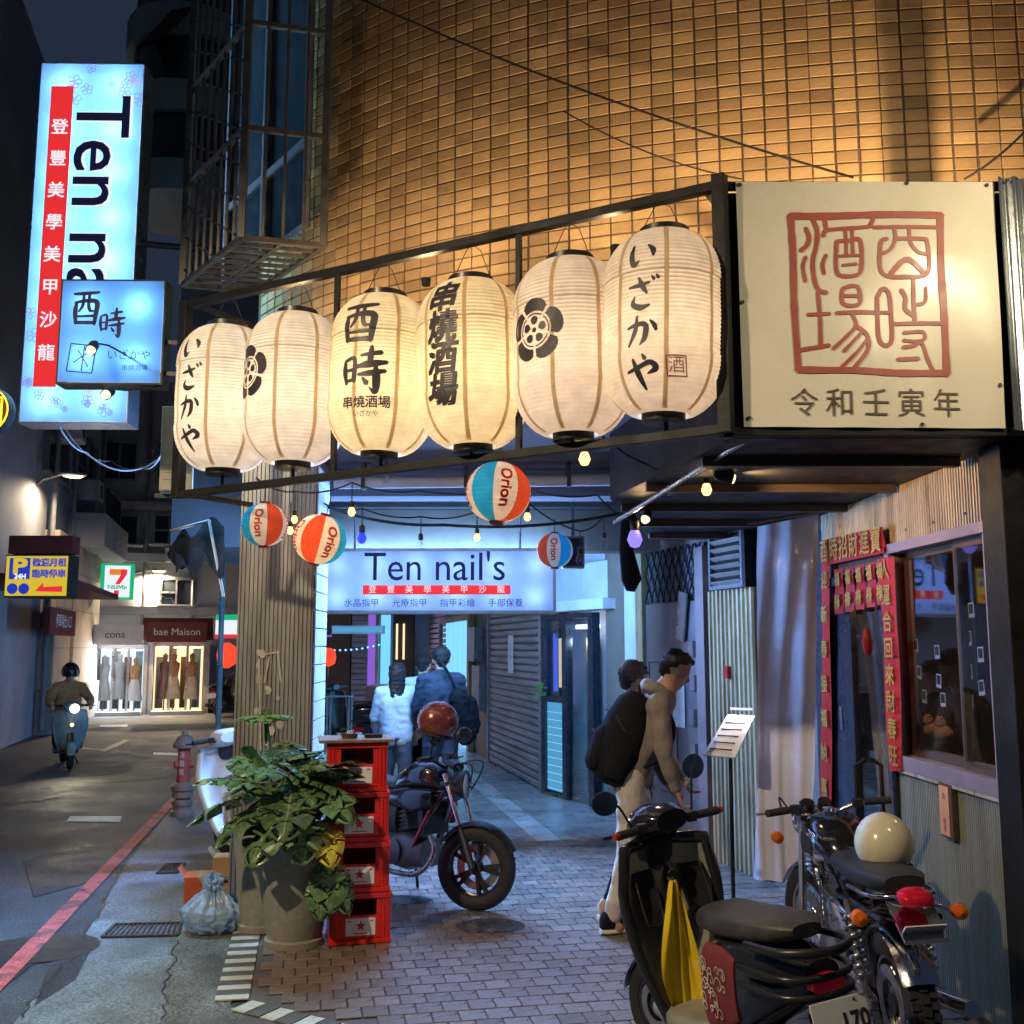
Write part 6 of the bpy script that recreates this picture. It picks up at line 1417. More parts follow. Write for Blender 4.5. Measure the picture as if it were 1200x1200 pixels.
bd_ = MB().box(-CW / 2 - .035, CW / 2 + .05, -.04, CD_ + .03, 0, .018).build('table_board', 'wood', None, bev=.003, M=T(CX.x - .05, CX.y, zt4 + .001) @ Rz(ang)); tag(bd_, 'plain wooden board laid on the top crate as a table', 'board')
def on_board(x, y): return T(CX.x - .05, CX.y, zt4 + .0195) @ Rz(ang) @ T(x, y, 0)
t = thing('ashtray', 'brown ashtray with cigarette ends on the crate table', 'ashtray', on_board(-.03, .1))
MB().lathe([(0, .004), (.04, .004), (.05, .03), (.055, .03), (.048, 0), (0, 0)], 24).build('bowl', 'wood_dark', t, smooth=40)
for k in range(4): MB().tube([(.01 * k - .02, .01 * k - .02, .01), (.012 * k - .01, .015 * k, .045)], .004, 6).build('cigarette_end', 'white_label', t)
o = MB().box(-.055, .055, -.03, .03, 0, .022).build('cigarette_box', 'black_plastic', None, bev=.004, M=on_board(.12, .12)); tag(o, 'flat black box on the crate table beside the ashtray', 'box')
def planter(c, rt, rb, h, label, mat='terrazzo'):
    t = thing('planter', label, 'planter', (c.x, c.y, .021), 'concrete planters at the column')
    MB().lathe([(0, 0), (rb + .015, 0), (rb + .015, .035), (rb, .045), (rb + (rt - rb) * .5, h * .5), (rt, h), (rt - .025, h), (rt - .035, h - .05), (0, h - .05)], 40).build('pot', mat, t, smooth=50)
    MB().lathe([(rt - .034, h - .048), (rt * .5, h - .03), (0, h - .02)], 24).build('soil', 'soil', t, smooth=60)
    return t
pA = G(338, 1118); pl1 = planter(Vector((pA.x, pA.y + .16, 0)), .255, .165, .60, 'tapered concrete planter in front, holding the big split-leaf plant')
pB = G(300, 1108); planter(Vector((pB.x - .04, pB.y + .33, 0)), .2, .15, .66, 'taller slim concrete planter half hidden behind the front planter')
# split-leaf plant
def leaf_mesh(k, mat, cut=True):
    r = random.Random(k); n = 22; m = 5; L = 1.0; mb = MB()
    notch = [r.uniform(.3, .85) if (i % 4 in (1,)) else 0 for i in range(n + 1)]
    def width(t): return .42 * (math.sin(math.pi * min(t * 1.04 + .02, 1)) ** .55) * (1 - .45 * t) * 1.35
    for side in (-1, 1):
        for i in range(n):
            t0, t1 = i / n, (i + 1) / n
            gap_ = cut and i % 6 == 4 and 2 < i < n - 2
            for j in range(m):
                a, b = j / m, (j + 1) / m
                if gap_ and b > .45: continue
                vs = []
                for t, s_ in ((t0, a), (t1, a), (t1, b), (t0, b)):
                    wv = width(t); y = side * wv * s_; x = t * L - .12 * (1 - s_) * 0 + .16 * s_ * (t - .25)
                    z = -.10 * (t ** 2) * 1.6 - .12 * s_ ** 2 + .05 * s_ + .02 * math.sin(9 * t + 4 * s_)
                    vs.append((x, y, z))
                mb.add(vs, [(0, 1, 2, 3)])
    me = mb.mesh('leaf', mat, smooth=70); bm = bmesh.new(); bm.from_mesh(me); bmesh.ops.remove_doubles(bm, verts=bm.verts, dist=.0005); bm.to_mesh(me); bm.free()
    return me
lm = [leaf_mesh(k, 'leaf') for k in range(3)]; lmp = leaf_mesh(9, 'leaf_pale', False); lmy = leaf_mesh(11, 'leaf_yellow'); lms = leaf_mesh(12, 'leaf', False)
plant = thing('split_leaf_plant', 'large dark green split-leaf plant spilling from the front planter', 'plant', (pl1.location.x, pl1.location.y, .6))
def leaf(base, tip_px, Y, size, me, yaw, pitch, roll=0):
    p = at(*tip_px, Y); mid = (base + p) / 2 + Vector((0, 0, .12)); pts = catmull([base, mid, p], 6)
    MB().tube(pts, [.008] * (len(pts) - 1) + [.005], 6).build('petiole', 'stem', plant, world=True, smooth=60)
    o = bpy.data.objects.new('leaf', me); COL.objects.link(o); o.parent = plant; o.matrix_parent_inverse = plant.matrix_basis.inverted()
    o.matrix_basis = T(*p) @ Rz(yaw) @ Ry(-pitch) @ Rx(roll) @ Matrix.Scale(size, 4)
base = Vector((pl1.location.x, pl1.location.y, .58)); Yp = pl1.location.y
LV = [((296, 930), -.2, .36, 0, 3.4, -.25, .3), ((285, 915), -.05, .32, 1, 2.9, .1, 0), ((330, 905), -.2, .36, 2, -2.4, -.1, .2), ((345, 900), .1, .32, 0, 1.2, .4, 0), ((365, 900), -.1, .32, 1, .5, .2, -.2), ((305, 940), -.25, .34, 2, -2.3, -.45, .1),
      ((342, 930), -.28, .36, 0, -1.5, -.4, 0), ((372, 925), -.2, .32, 1, -.6, -.35, 0), ((322, 955), -.28, .32, 2, -1.9, -.65, 0), ((352, 958), -.28, .28, 0, -1.3, -.7, .2), ((298, 905), .05, .3, 1, 2.2, .4, 0), ((372, 895), .1, .3, 2, .9, .3, 0),
      ((335, 890), .15, .3, 0, 1.8, .5, 0), ((360, 935), -.1, .32, 1, -.2, -.2, .4), ((318, 925), .1, .32, 0, 2.6, .2, .4), ((350, 920), .0, .34, 1, .1, .2, .5)]
for k in range(16): LV.append(((rng.uniform(290, 375), rng.uniform(890, 935)), rng.uniform(-.25, .2), rng.uniform(.22, .33), k % 3, rng.uniform(-3.1, 3.1), rng.uniform(-.35, .6), rng.uniform(-.5, .5)))
for (px, dy, s_, mi, yaw, pit, rol) in LV: leaf(base + Vector((rng.uniform(-.08, .08), rng.uniform(-.08, .08), 0)), px, Yp + dy, s_ * 1.0, lm[mi], yaw, pit, rol)
leaf(base, (318, 898), Yp - .1, .26, lms, 2.4, .4, .9)
for px, yaw, pit, me, s_, dy in (((376, 962), -.9, -.8, lmy, .27, -.24), ((386, 1010), -1.2, -1.1, lm[0], .27, -.2), ((392, 1020), -.6, -.9, lm[1], .25, -.16), ((378, 1030), -1.6, -1.25, lms, .22, -.22)): leaf(base + Vector((.1, -.1, 0)), px, Yp + dy, s_, me, yaw, pit)
for k in range(7):     # pale young hand-shaped shoot standing above the rest
    a = -2.6 + k * .75; leaf(at(312, 872, Yp - .05), (312 + 2 * k - 6, 838), Yp - .05, .15, lmp, a, .15 - .25 * abs(math.sin(a)))
MB().tube(catmull([base, at(322, 900, Yp), at(312, 838, Yp - .05)], 8), .006, 6).build('stalk', 'stem', plant, world=True)
# rubbish: bag, boxes, shell
def blob(name, mat, parent, c, sx, sy, sz, amp=.12, fr_=3.0, n=36, seed=0, top=None, crease=0):
    mb = MB()
    def f(u, v):
        th_, ph = u * 2 * math.pi, (v - .5) * math.pi; d = Vector((math.cos(th_) * math.cos(ph), math.sin(th_) * math.cos(ph), math.sin(ph)))
        k = 1 + amp * mnoise.noise(d * fr_ + Vector((seed, seed * 2, 0))) + amp * .5 * mnoise.noise(d * fr_ * 2.7 + Vector((0, seed, 5)))
        if crease: k += crease * (abs(mnoise.noise(Vector((math.cos(th_) * 4.5, math.sin(th_) * 4.5, d.z * 1.2 + seed)))) - .25) * (.4 + .9 * max(0, d.z))
        x, y, z = d.x * sx * k, d.y * sy * k, d.z * sz * k
        if top:
            s_ = max(0, (d.z - .2) / .8); x *= 1 - .78 * s_; y *= 1 - .78 * s_; z += top * s_ ** 2
        z = max(z, -sz * .72)
        return (x, y, z + sz * .72)
    mb.grid(f, n, n); me = mb.mesh(name, mat, smooth=75); bm = bmesh.new(); bm.from_mesh(me); bmesh.ops.remove_doubles(bm, verts=bm.verts, dist=.0004); bm.to_mesh(me); bm.free()
    o = bpy.data.objects.new(name, me); COL.objects.link(o); o.parent = parent; o.matrix_basis = T(*c); return o
gb = G(241, 1100); t = thing('rubbish_bag', 'tied pale blue plastic rubbish bag on the kerb', 'bag', (gb.x, gb.y + .12, .010))
blob('bag', 'bag_blue', t, (0, 0, 0), .18, .13, .15, .12, 2.5, 90, 3, .07, .5); blob('knot', 'bag_blue', t, (0, 0, .255), .06, .05, .05, .2, 3, 48, 8, None, 1.3)
blob('contents', 'white_label', t, (-.04, -.005, .05), .09, .07, .09, .3, 4, 20, 5); blob('contents', 'leaf_pale', t, (.05, .0, .03), .07, .06, .06, .3, 4, 20, 6)
def cbox_thing(name, label, cat, u, v, yoff, sx, sy, sz, rot, mat, z0=.010):
    p = G(u, v); t = thing(name, label, cat, T(p.x, p.y + yoff, z0) @ Rz(rot)); mb = MB()
    mb.box(-sx / 2, sx / 2, -sy / 2, sy / 2, 0, sz); mb.build('body', mat, t, bev=.004)
    for s_ in (-1, 1): MB().add([(s_ * sx / 2, -sy / 2, sz), (s_ * sx / 2, sy / 2, sz), (s_ * (sx / 2 + sx * .22), sy / 2, sz + .05), (s_ * (sx / 2 + sx * .22), -sy / 2, sz + .06)], [(0, 1, 2, 3)]).build('flap', mat, t)
    MB().box(-.02, .02, -sy / 2 - .001, sy / 2 + .001, sz * .995, sz * 1.003).build('tape', 'tan_cloth', t)
    return t
cbox_thing('carton', 'red and orange printed carton behind the rubbish bag', 'box', 226, 1075, .15, .2, .2, .24, .2, 'orange_box')
cbox_thing('cardboard_box', 'brown cardboard box behind the rubbish bag, lower one', 'box', 258, 1082, .2, .26, .22, .2, -.1, 'cardboard')
cbox_thing('cardboard_box', 'small yellow-brown cardboard box balanced on the other boxes', 'box', 252, 1082, .22, .16, .16, .13, .15, 'cardboard', .26)
# fire hydrant post
hb = G(213, 956); hy = thing('fire_hydrant', 'old slim red-brown fire hydrant post at the red road line', 'hydrant', T(*hb) @ Matrix.Diagonal((.72, .72, .98, 1)))
MB().lathe([(0, 0), (.17, 0), (.17, .05), (.13, .07), (.13, .1), (.15, .12), (.15, .16), (.1, .19)], 24).build('base', 'hydrant_grey', hy, smooth=35)
MB().lathe([(.10, .19), (.15, .2), (.15, .26), (.17, .28), (.17, .32), (.105, .36)], 24).build('flange', 'hydrant_grey', hy, smooth=35)
MB().lathe([(.105, .36), (.092, .45), (.092, .72)], 24, cap=False).build('barrel', 'hydrant_red', hy, smooth=35)
MB().lathe([(.11, .72), (.17, .73), (.175, .76), (.13, .8), (.1, .85), (.05, .87), (.04, .92), (.0, .93)], 24).build('cap', 'hydrant_grey', hy, smooth=35)
for a in (-2.6, .3): MB().tube([(0, 0, .55), (.14 * math.cos(a), .14 * math.sin(a), .55)], .04, 12).build('outlet', 'hydrant_red', hy, smooth=35)
for ch_, z_ in (('消', .65), ('防', .56), ('栓', .47)): txt('lettering', ch_, .075, 'white_label', hy, 0, z_, .096)
# ================================================================== two-wheelers: local x forward, y left, z up
def springs(t, a, b, r, mat='chrome', n=7):
    a, b = Vector(a), Vector(b); MB().tube([a, b], r * .5, 8).build('shock_absorber', 'steel', t, smooth=40); pts = []
    d = b - a; e = d.cross(Vector((0, 1, 0))).normalized(); g = d.normalized().cross(e)
    for k in range(n * 10 + 1):
        s_ = .12 + .7 * k / (n * 10); th_ = 2 * math.pi * k / 10; pts.append(a + d * s_ + (e * math.cos(th_) + g * math.sin(th_)) * r)
    MB().tube(pts, r * .22, 6).build('spring', mat, t, smooth=60)
def wheel(t, c, r, tw_, steer=0, spokes='alloy', knob=False, disc_=True):
    M = T(*c) @ Rz(steer); L = M @ Rx(math.pi / 2); h = tw_ / 2
    prof = [(r - tw_ * .85, -h * .75), (r - tw_ * .55, -h), (r - tw_ * .2, -h * .9), (r - .006, -h * .5), (r, 0), (r - .006, h * .5), (r - tw_ * .2, h * .9), (r - tw_ * .55, h), (r - tw_ * .85, h * .75)]
    w_ = MB().lathe(prof, 48, L, cap=False).build('wheel', 'rubber', t, smooth=50)
    if knob:
        mb = MB()
        for k in range(44):
            a = 2 * math.pi * k / 44
            for yy, s_ in ((-h * .62, 0), (0, .5), (h * .62, 0)):
                aa = a + s_ * 2 * math.pi / 44; mb.box(-.014, .014, yy - h * .26, yy + h * .26, r - .012 - abs(yy) * .12, r + .007 - abs(yy) * .2, M @ Ry(aa))
        mb.build('tread', 'rubber', w_)
    ri = r - tw_ * .8
    MB().lathe([(ri - .02, -h * .6), (ri + .006, -h * .72), (ri + .006, h * .72), (ri - .02, h * .6), (ri - .03, 0), (ri - .02, -h * .6)], 40, L, cap=False).build('rim', 'black_paint' if spokes == 'alloy_red' else ('steel' if spokes == 'wire' else 'black_paint'), w_, smooth=40)
    if spokes == 'alloy_red':
        for s_ in (-1, 1): MB().lathe([(ri - .006, 0), (ri + .002, .002), (ri + .004, 0)], 40, M @ T(0, s_ * h * .74, 0) @ Rx(math.pi / 2), cap=False).build('rim_stripe', 'frame_red', w_, smooth=40)
    MB().lathe([(.0, -h * .7), (.045, -h * .7), (.05, 0), (.045, h * .7), (0, h * .7)], 20, L).build('hub', 'dark_metal', w_, smooth=40)
    mb = MB()
    if spokes.startswith('alloy'):
        for k in range(5):
            a = 2 * math.pi * k / 5
            for s_ in (-.16, .16): mb.bar(M @ Ry(a + s_ * .3) @ Vector((.03, 0, 0)), M @ Ry(a + s_) @ Vector((ri - .01, 0, 0)), .02, .03)
        mb.build('spokes', 'black_paint', w_)
    else:
        for k in range(28): a = 2 * math.pi * k / 28; s_ = 1 if k % 2 else -1; mb.tube([M @ Ry(a) @ Vector((.04, s_ * h * .5, 0)), M @ Ry(a + s_ * .35) @ Vector((ri - .01, 0, 0))], .002, 4)
        mb.build('spokes', 'steel', w_)
    if disc_:
        for s_ in (1,): MB().lathe([(ri * .5, 0), (ri * .78, 0), (ri * .78, .005), (ri * .5, .005), (ri * .5, 0)], 32, M @ T(0, s_ * h * .75, 0) @ Rx(math.pi / 2), cap=False).build('brake_disc', 'steel', w_, smooth=40)
    return w_
def fender(t, c, r, wd, a0, a1, mat, steer=0, n=18, name='fender'):
    M = T(*c) @ Rz(steer); mb = MB()
    def f(u, v):
        a = a0 + (a1 - a0) * v; s_ = (u - .5) * 2; rr = r - .03 * s_ * s_; return M @ Vector((rr * math.cos(a), wd / 2 * s_, rr * math.sin(a)))
    mb.grid(f, 8, n); return mb.build(name, mat, t, smooth=60)
def mirror(t, root, tip, r, face, parent=None):
    m = MB().tube(catmull([Vector(root), (Vector(root) + Vector(tip)) / 2 + Vector((.0, 0, .04)), Vector(tip)], 6), .006, 8).build('mirror', 'black_metal', t, smooth=60)
    Mq = Matrix.Translation(Vector(tip)) @ Vector(face).to_track_quat('Z', 'Y').to_matrix().to_4x4()
    MB().lathe([(0, -.03), (r * .7, -.025), (r, -.006), (r, .004), (r * .94, .006)], 28, Mq @ Matrix.Scale(1.25, 4, (1, 0, 0))).build('mirror_shell', 'black_plastic', m, smooth=50)
    MB().lathe([(0, .0062), (r * .93, .0062)], 28, Mq @ Matrix.Scale(1.25, 4, (1, 0, 0))).build('mirror_glass', 'chrome', m)
def handlebar(t, c, half, rise, back, steer, mat='chrome', grip='rubber', lever=True, tipc=None):
    M = T(*c) @ Rz(steer); pts = [M @ Vector(p) for p in ((-back, half, rise), (-back * .7, half * .62, rise), (0, half * .28, .0), (0, 0, 0), (0, -half * .28, .0), (-back * .7, -half * .62, rise), (-back, -half, rise))]
    b = MB().tube(catmull(pts, 5), .0125, 10).build('handlebar', mat, t, smooth=60)
    for s_ in (-1, 1):
        g0 = M @ Vector((-back, s_ * half, rise)); g1 = M @ Vector((-back * .75, s_ * (half - .13), rise)); MB().tube([g0, g1], .019, 12).build('grip', grip, b, smooth=40)
        cl_ = M @ Vector((-back * .72, s_ * (half - .17), rise)); MB().cbox((0, 0, 0), (.04, .05, .045), Matrix.Translation(cl_)).build('switch_box', 'black_plastic', b, bev=.006)
        if lever: MB().tube([M @ Vector((-back * .7 + .03, s_ * (half - .16), rise - .005)), M @ Vector((-back + .07, s_ * (half - .06), rise - .012)), M @ Vector((-back + .065, s_ * (half + .03), rise - .01))], [.008, .006, .007], 8).build('lever', 'steel' if mat == 'chrome' else 'black_metal', b, smooth=60)
        if tipc: MB().tube([g0, g0 + (g0 - g1).normalized() * .025], .014, 10).build('bar_end', tipc, b, smooth=40)
    return b
def retro_bike(t):
    k = .96; fw, rw = (.66, 0, .3), (-.62, 0, .3); st = .22
    wheel(t, rw, .30, .125, 0, 'wire', True); wheel(t, fw, .30, .10, st, 'wire')
    # frame
    mb = MB(); 
    for s_ in (-1, 1):
        mb.tube([(.42, 0, .82), (.3, s_ * .05, .45), (.15, s_ * .09, .24), (-.2, s_ * .1, .24), (-.3, s_ * .11, .42), (-.25, s_ * .11, .66), (-.85, s_ * .11, .70)], .016, 8)
        mb.tube([(.42, 0, .84), (.0, s_ * .08, .74), (-.25, s_ * .11, .68)], .016, 8)
    mb.build('frame', 'black_paint', t, smooth=60)
    for s_ in (-1, 1):
        MB().bar((-.28, s_ * .115, .36), (-.62, s_ * .115, .3), .035, .05).build('swing_arm', 'steel', t, bev=.006)
        springs(t, (-.50, s_ * .15, .70), (-.60, s_ * .14, .33), .034)
    sa = fender(t, rw, .335, .15, R(20), R(150), 'chrome', name='rear_fender')
    tk = MB().loft([(.38, 0, .80, .05, .05, 2.2), (.30, 0, .84, .12, .10, 2.4), (.15, 0, .85, .155, .115, 2.5), (-.02, 0, .83, .14, .10, 2.4), (-.16, 0, .79, .08, .06, 2.2)], 28).build('fuel_tank', 'black_gloss', t, smooth=60)
    for s_ in (-1, 1):
        MB().loft([(.28, s_ * .105, .83, .02, .05, 2.2), (.15, s_ * .138, .83, .025, .08, 2.4), (0, s_ * .125, .82, .02, .065, 2.4), (-.08, s_ * .1, .81, .012, .03, 2)], 18).build('tank_side', 'chrome', tk, smooth=60)
        MB().loft([(.24, s_ * .122, .83, .02, .035, 2.2), (.14, s_ * .152, .83, .017, .055, 2.4), (.02, s_ * .138, .82, .015, .04, 2.4)], 16).build('knee_pad', 'rubber', tk, smooth=60)
    MB().lathe([(0, 0), (.035, 0), (.035, .02), (0, .024)], 20, T(.17, 0, .958)).build('fuel_cap', 'chrome', tk, smooth=40)
    MB().loft([(-.1, 0, .80, .09, .03, 2.5), (-.22, 0, .80, .13, .045, 3), (-.5, 0, .80, .135, .05, 3), (-.72, 0, .82, .12, .045, 3), (-.82, 0, .83, .08, .03, 2.5)], 24).build('seat', 'seat_black', t, smooth=60)
    MB().tube(catmull([Vector(p) for p in ((-.5, .14, .76), (-.78, .13, .78), (-.86, 0, .79), (-.78, -.13, .78), (-.5, -.14, .76))], 5), .009, 8).build('grab_rail', 'chrome', t, smooth=60)
    for s_ in (-1, 1): MB().loft([(-.1, s_ * .11, .56, .03, .06, 2.4), (-.25, s_ * .135, .55, .03, .1, 2.6), (-.4, s_ * .12, .57, .02, .05, 2.2)], 18).build('side_cover', 'chrome', t, smooth=60)
    # engine with cooling fins
    en = MB().loft([(.22, 0, .30, .10, .08, 3), (.1, 0, .31, .14, .12, 3.5), (-.1, 0, .31, .15, .12, 3.5), (-.2, 0, .31, .1, .09, 3)], 24).build('engine', 'engine', t, smooth=50)
    for j in range(7): MB().cbox((.1, 0, .42 + j * .03), (.17, .2, .012), Ry(-.12)).build('fin', 'engine', en)
    MB().cbox((.1, 0, .52), (.13, .14, .22), Ry(-.12)).build('cylinder', 'engine', en)
    MB().tube(catmull([Vector(p) for p in ((.2, -.08, .5), (.3, -.12, .38), (.2, -.16, .22), (-.2, -.18, .22), (-.45, -.19, .27), (-.85, -.2, .34))], 6), [.02] * 18 + [.035] * 13, 12).build('exhaust', 'chrome', t, smooth=60)
    # front end
    for s_ in (-1, 1):
        MB().tube([T(*fw) @ Rz(st) @ Vector((0, s_ * .085, 0)), Vector((.40, s_ * .085, .92))], [.022, .018], 10).build('fork', 'chrome', t, smooth=50)
    fender(t, fw, .33, .12, R(30), R(150), 'chrome', st, name='front_fender')
    MB().lathe([(0, -.08), (.05, -.07), (.085, -.02), (.09, .02), (.08, .03), (0, .035)], 28, T(.52, .02, .86) @ Rz(st) @ Ry(math.pi / 2)).build('headlight', 'chrome', t, smooth=50)
    MB().cbox((.40, 0, .90), (.06, .22, .03)).build('fork_clamp', 'steel', t, bev=.006)
    for s_ in (-1, 1): MB().lathe([(0, 0), (.035, 0), (.035, .045), (0, .05)], 18, T(.44, s_ * .045, .93) @ Ry(-.5)).build('gauge', 'black_plastic', t, smooth=40)
    for q in range(4): MB().tube(catmull([Vector((.36, (.2 - .13 * q), .96)), Vector((.52, .16 - .1 * q, .98 - .03 * q)), Vector((.47, .06 - .04 * q, .78)), Vector((.25, .09 - .05 * q, .62))], 6), .005, 6).build('control_cable', 'cable', t, smooth=60)
    hb_ = handlebar(t, (.38, 0, .915), .345, .05, .12, st, 'chrome')
    for s_ in (-1, 1): MB().lathe([(0, -.03), (.03, -.015), (.032, .015), (.015, .03), (0, .032)], 16, T(.42, s_ * .22, .80) @ Ry(math.pi / 2)).build('front_indicator', 'orange_lens', t, smooth=50)
    # tail: light, plate bracket, indicators
    MB().loft([(-.86, 0, .80, .02, .02, 2), (-.90, 0, .80, .065, .035, 2.6), (-.95, 0, .79, .065, .03, 2.6), (-.97, 0, .79, .04, .015, 2.4)], 18).build('tail_light', 'red_lens', t, smooth=50)
    MB().add([(-.84, -.09, .77), (-.84, .09, .77), (-1.0, .085, .66), (-1.0, -.085, .66), (-.84, -.09, .755), (-.84, .09, .755), (-1.0, .085, .645), (-1.0, -.085, .645)], [(0, 1, 2, 3), (4, 5, 6, 7), (0, 1, 5, 4), (1, 2, 6, 5), (2, 3, 7, 6), (3, 0, 4, 7)]).build('plate_bracket', 'chrome', t)
    MB().cbox((0, 0, 0), (.004, .16, .07), T(-.985, 0, .695) @ Ry(-.95)).build('reflector_plate', 'white_label', t)
    for s_ in (-1, 1):
        MB().tube([(-.8, s_ * .1, .74), (-.82, s_ * .19, .71)], .008, 8).build('indicator_stalk', 'chrome', t, smooth=50)
        MB().lathe([(0, -.035), (.03, -.02), (.033, .012), (.02, .03), (0, .034)], 16, T(-.83, s_ * .2, .71) @ Ry(math.pi / 2)).build('indicator', 'orange_lens', t, smooth=50)
    MB().tube([(-.1, .12, .24), (-.16, .22, .03)], .011, 8).build('kickstand', 'black_metal', t)
t = thing('retro_motorcycle', 'black retro motorcycle with chrome tank sides and knobbly rear tyre, parked by the wall', 'motorcycle', T(1.66, 5.12, .021) @ Rz(R(90 - 1)) @ Rx(R(-4)))
retro_bike(t)
def helmet(label, M, mat, r=.135, visor=False):
    t = thing('helmet', label, 'helmet', M, 'helmets left on the bikes')
    prof = [(0, r * 1.12)] + [(r * math.cos(a) * (1.0 if a > 0 else 1 - .06 * abs(a)), r * 1.1 * math.sin(a)) for a in [1.5, 1.35, 1.15, .95, .75, .5, .25, 0, -.25, -.5, -.68]]
    MB().lathe(prof, 40, Matrix.Scale(1.12, 4, (1, 0, 0)), cap=False).build('shell', mat, t, smooth=70)
    MB().lathe([(r * .78, -r * .69), (r * .9, -r * .7), (r * .9, -r * .6), (r * .78, -r * .6), (r * .78, -r * .69)], 40, Matrix.Scale(1.12, 4, (1, 0, 0)), cap=False).build('rim_trim', 'rubber', t, smooth=40)
    for s_ in (-1, 1): MB().tube([(0, s_ * r * .88, -r * .6), (.01, s_ * r * .75, -r * .85), (.02, s_ * r * .3, -r * .95)], .007, 6).build('chin_strap', 'black_cloth', t)
    if visor: MB().grid(lambda u, v: ((r * 1.12 + .05 * v) * math.cos((u - .5) * 1.6), (r + .01 * v) * math.sin((u - .5) * 1.6) * 1.05, r * .25 - .05 * v), 14, 4).build('peak', 'black_plastic', t, smooth=60)
    MB().lathe([(0, 0), (.008, 0), (.006, .004), (0, .005)], 10, T(-r * .2, -r * .95, -.1 * r) @ Rx(math.pi / 2)).build('stud', 'steel', t)
    return t
helmet('cream open-face helmet resting on the retro motorcycle seat', T(*at(1036, 990, 4.72)) @ Rz(R(70)), 'helmet_cream', .128)
# ------------------------------------------------------------------ black scooter in front
def scooter(t, body='black_paint', inner='grey_plastic', seat='seat_leather', panel='red_cloth', detail=True, st=.3):
    fw, rw = (.63, 0, .21), (-.60, 0, .21)
    wheel(t, fw, .21, .095, st, 'alloy'); wheel(t, rw, .21, .11, 0, 'alloy')
    fender(t, fw, .235, .13, R(10), R(165), body, st, name='front_fender')
    MB().loft([(.55, 0, .32, .05, .1, 2), (.50, 0, .55, .05, .1, 2)], 14).build('fork_cover', 'black_plastic', t, smooth=60)
    # leg shield: curved shell, outside painted, inside moulded
    def shield(off, zz0=.26, zz1=.93):
        def f(u, v):
            s_ = (u - .5) * 2; z = zz0 + (zz1 - zz0) * v; hw = .13 + .12 * math.sin(min(v * 1.25, 1) * math.pi * .55) - .05 * max(0, v - .75) * 4 * .6
            x = .36 + .15 * v + .03 * math.sin(v * 3) - .12 * s_ * s_ + off; return (x, hw * s_, z)
        return f
    MB().grid(shield(.05), 24, 24).build('leg_shield', body, t, smooth=60)
    ip = MB().grid(shield(.0), 24, 24).build('inner_panel', inner, t, smooth=60)
    mb = MB(); pts = []
    for v in [i / 20 for i in range(21)]: pts.append(Vector(shield(.02)(0, v)))
    for u in [i / 16 for i in range(1, 17)]: pts.append(Vector(shield(.02)(u, 1)))
    for v in [1 - i / 20 for i in range(1, 21)]: pts.append(Vector(shield(.02)(1, v)))
    mb.tube(pts, .028, 8).build('shield_edge', body, t, smooth=60)
    if detail:
        for s_ in (-1, 1):      # glove pockets: black sheets standing in for shaded hollows, with a raised lip
            mb = MB(); mb.grid(lambda u, v: Vector((.37 + .12 * v - .0 , s_ * (.07 + .11 * u), .63 + .2 * v)) + Vector((.04 * math.sin(math.pi * u) * math.sin(math.pi * v) - .05 * (.07 + .11 * u) / .18 - .012, 0, 0)), 8, 8); mb.build('pocket_shade', 'black_cloth', ip, smooth=60)
            lp = [Vector((.36 + .12 * b - .06 * (.07 + .11 * a) / .18, s_ * (.07 + .11 * a), .63 + .2 * b)) for a, b in ((0, 1), (0, .3), (.15, 0), (.85, 0), (1, .25), (1, 1))]; MB().tube(catmull(lp, 5), .006, 6).build('pocket_lip', 'black_plastic', ip, smooth=60)
        MB().loft([(.40, 0, .70, .05, .16, 2.6), (.36, 0, .70, .035, .13, 2.6)], 18).build('lock_boss', 'black_plastic', ip, smooth=50)
        MB().tube([(.36, .03, .80), (.31, .03, .79), (.30, .03, .81)], .006, 6).build('bag_hook', 'steel', ip)
    MB().loft([(.42, 0, .27, .14, .04, 3.5), (.2, 0, .27, .16, .045, 4), (-.08, 0, .28, .16, .05, 4), (-.16, 0, .3, .14, .08, 3)], 20).build('floorboard', inner, t, smooth=50)
    # body under the seat, seat, tail
    ub = MB().loft([(-.08, 0, .46, .11, .17, 3), (-.2, 0, .50, .155, .2, 3), (-.45, 0, .55, .165, .18, 3), (-.7, 0, .62, .14, .12, 2.6), (-.88, 0, .66, .08, .06, 2.4)], 28).build('body', body, t, smooth=60)
    sd = MB().loft([(-.03, 0, .70, .09, .03, 2.6), (-.12, 0, .735, .135, .05, 3), (-.32, 0, .745, .155, .05, 3), (-.48, 0, .765, .15, .052, 3), (-.7, 0, .79, .13, .045, 3), (-.80, 0, .80, .07, .025, 2.4)], 30).build('seat', seat, t, smooth=60)
    if panel:
        for s_ in (-1, 1):
            pn = MB().loft([(-.085, s_ * .075, .47, .045, .15, 3), (-.2, s_ * .13, .50, .036, .165, 3), (-.36, s_ * .148, .53, .028, .15, 3), (-.47, s_ * .15, .55, .018, .11, 2.6)], 22).build('side_panel', panel, t, smooth=60)
            if detail:
                mb = MB()
                for q in range(24):
                    x0_ = -.19 - .22 * rng.random(); z0_ = .42 + .18 * rng.random(); sz = rng.uniform(.015, .04); y0_ = s_ * (.145 + .032 * min(1, (-x0_ - .08) / .14))
                    y0_ = s_ * (.1655 + .010 * min(1, max(0, (-x0_ - .12) / .2)))
                    pts = [(x0_ + sz * (1 - j / 9) * math.cos(j * .75), z0_ + sz * (1 - j / 9) * math.sin(j * .75), .005) for j in range(9)]
                    stroke(mb, pts, lambda a, b: (a, y0_ + s_ * .004, b), 3)
                mb.build('paisley_print', 'border_cream', pn)
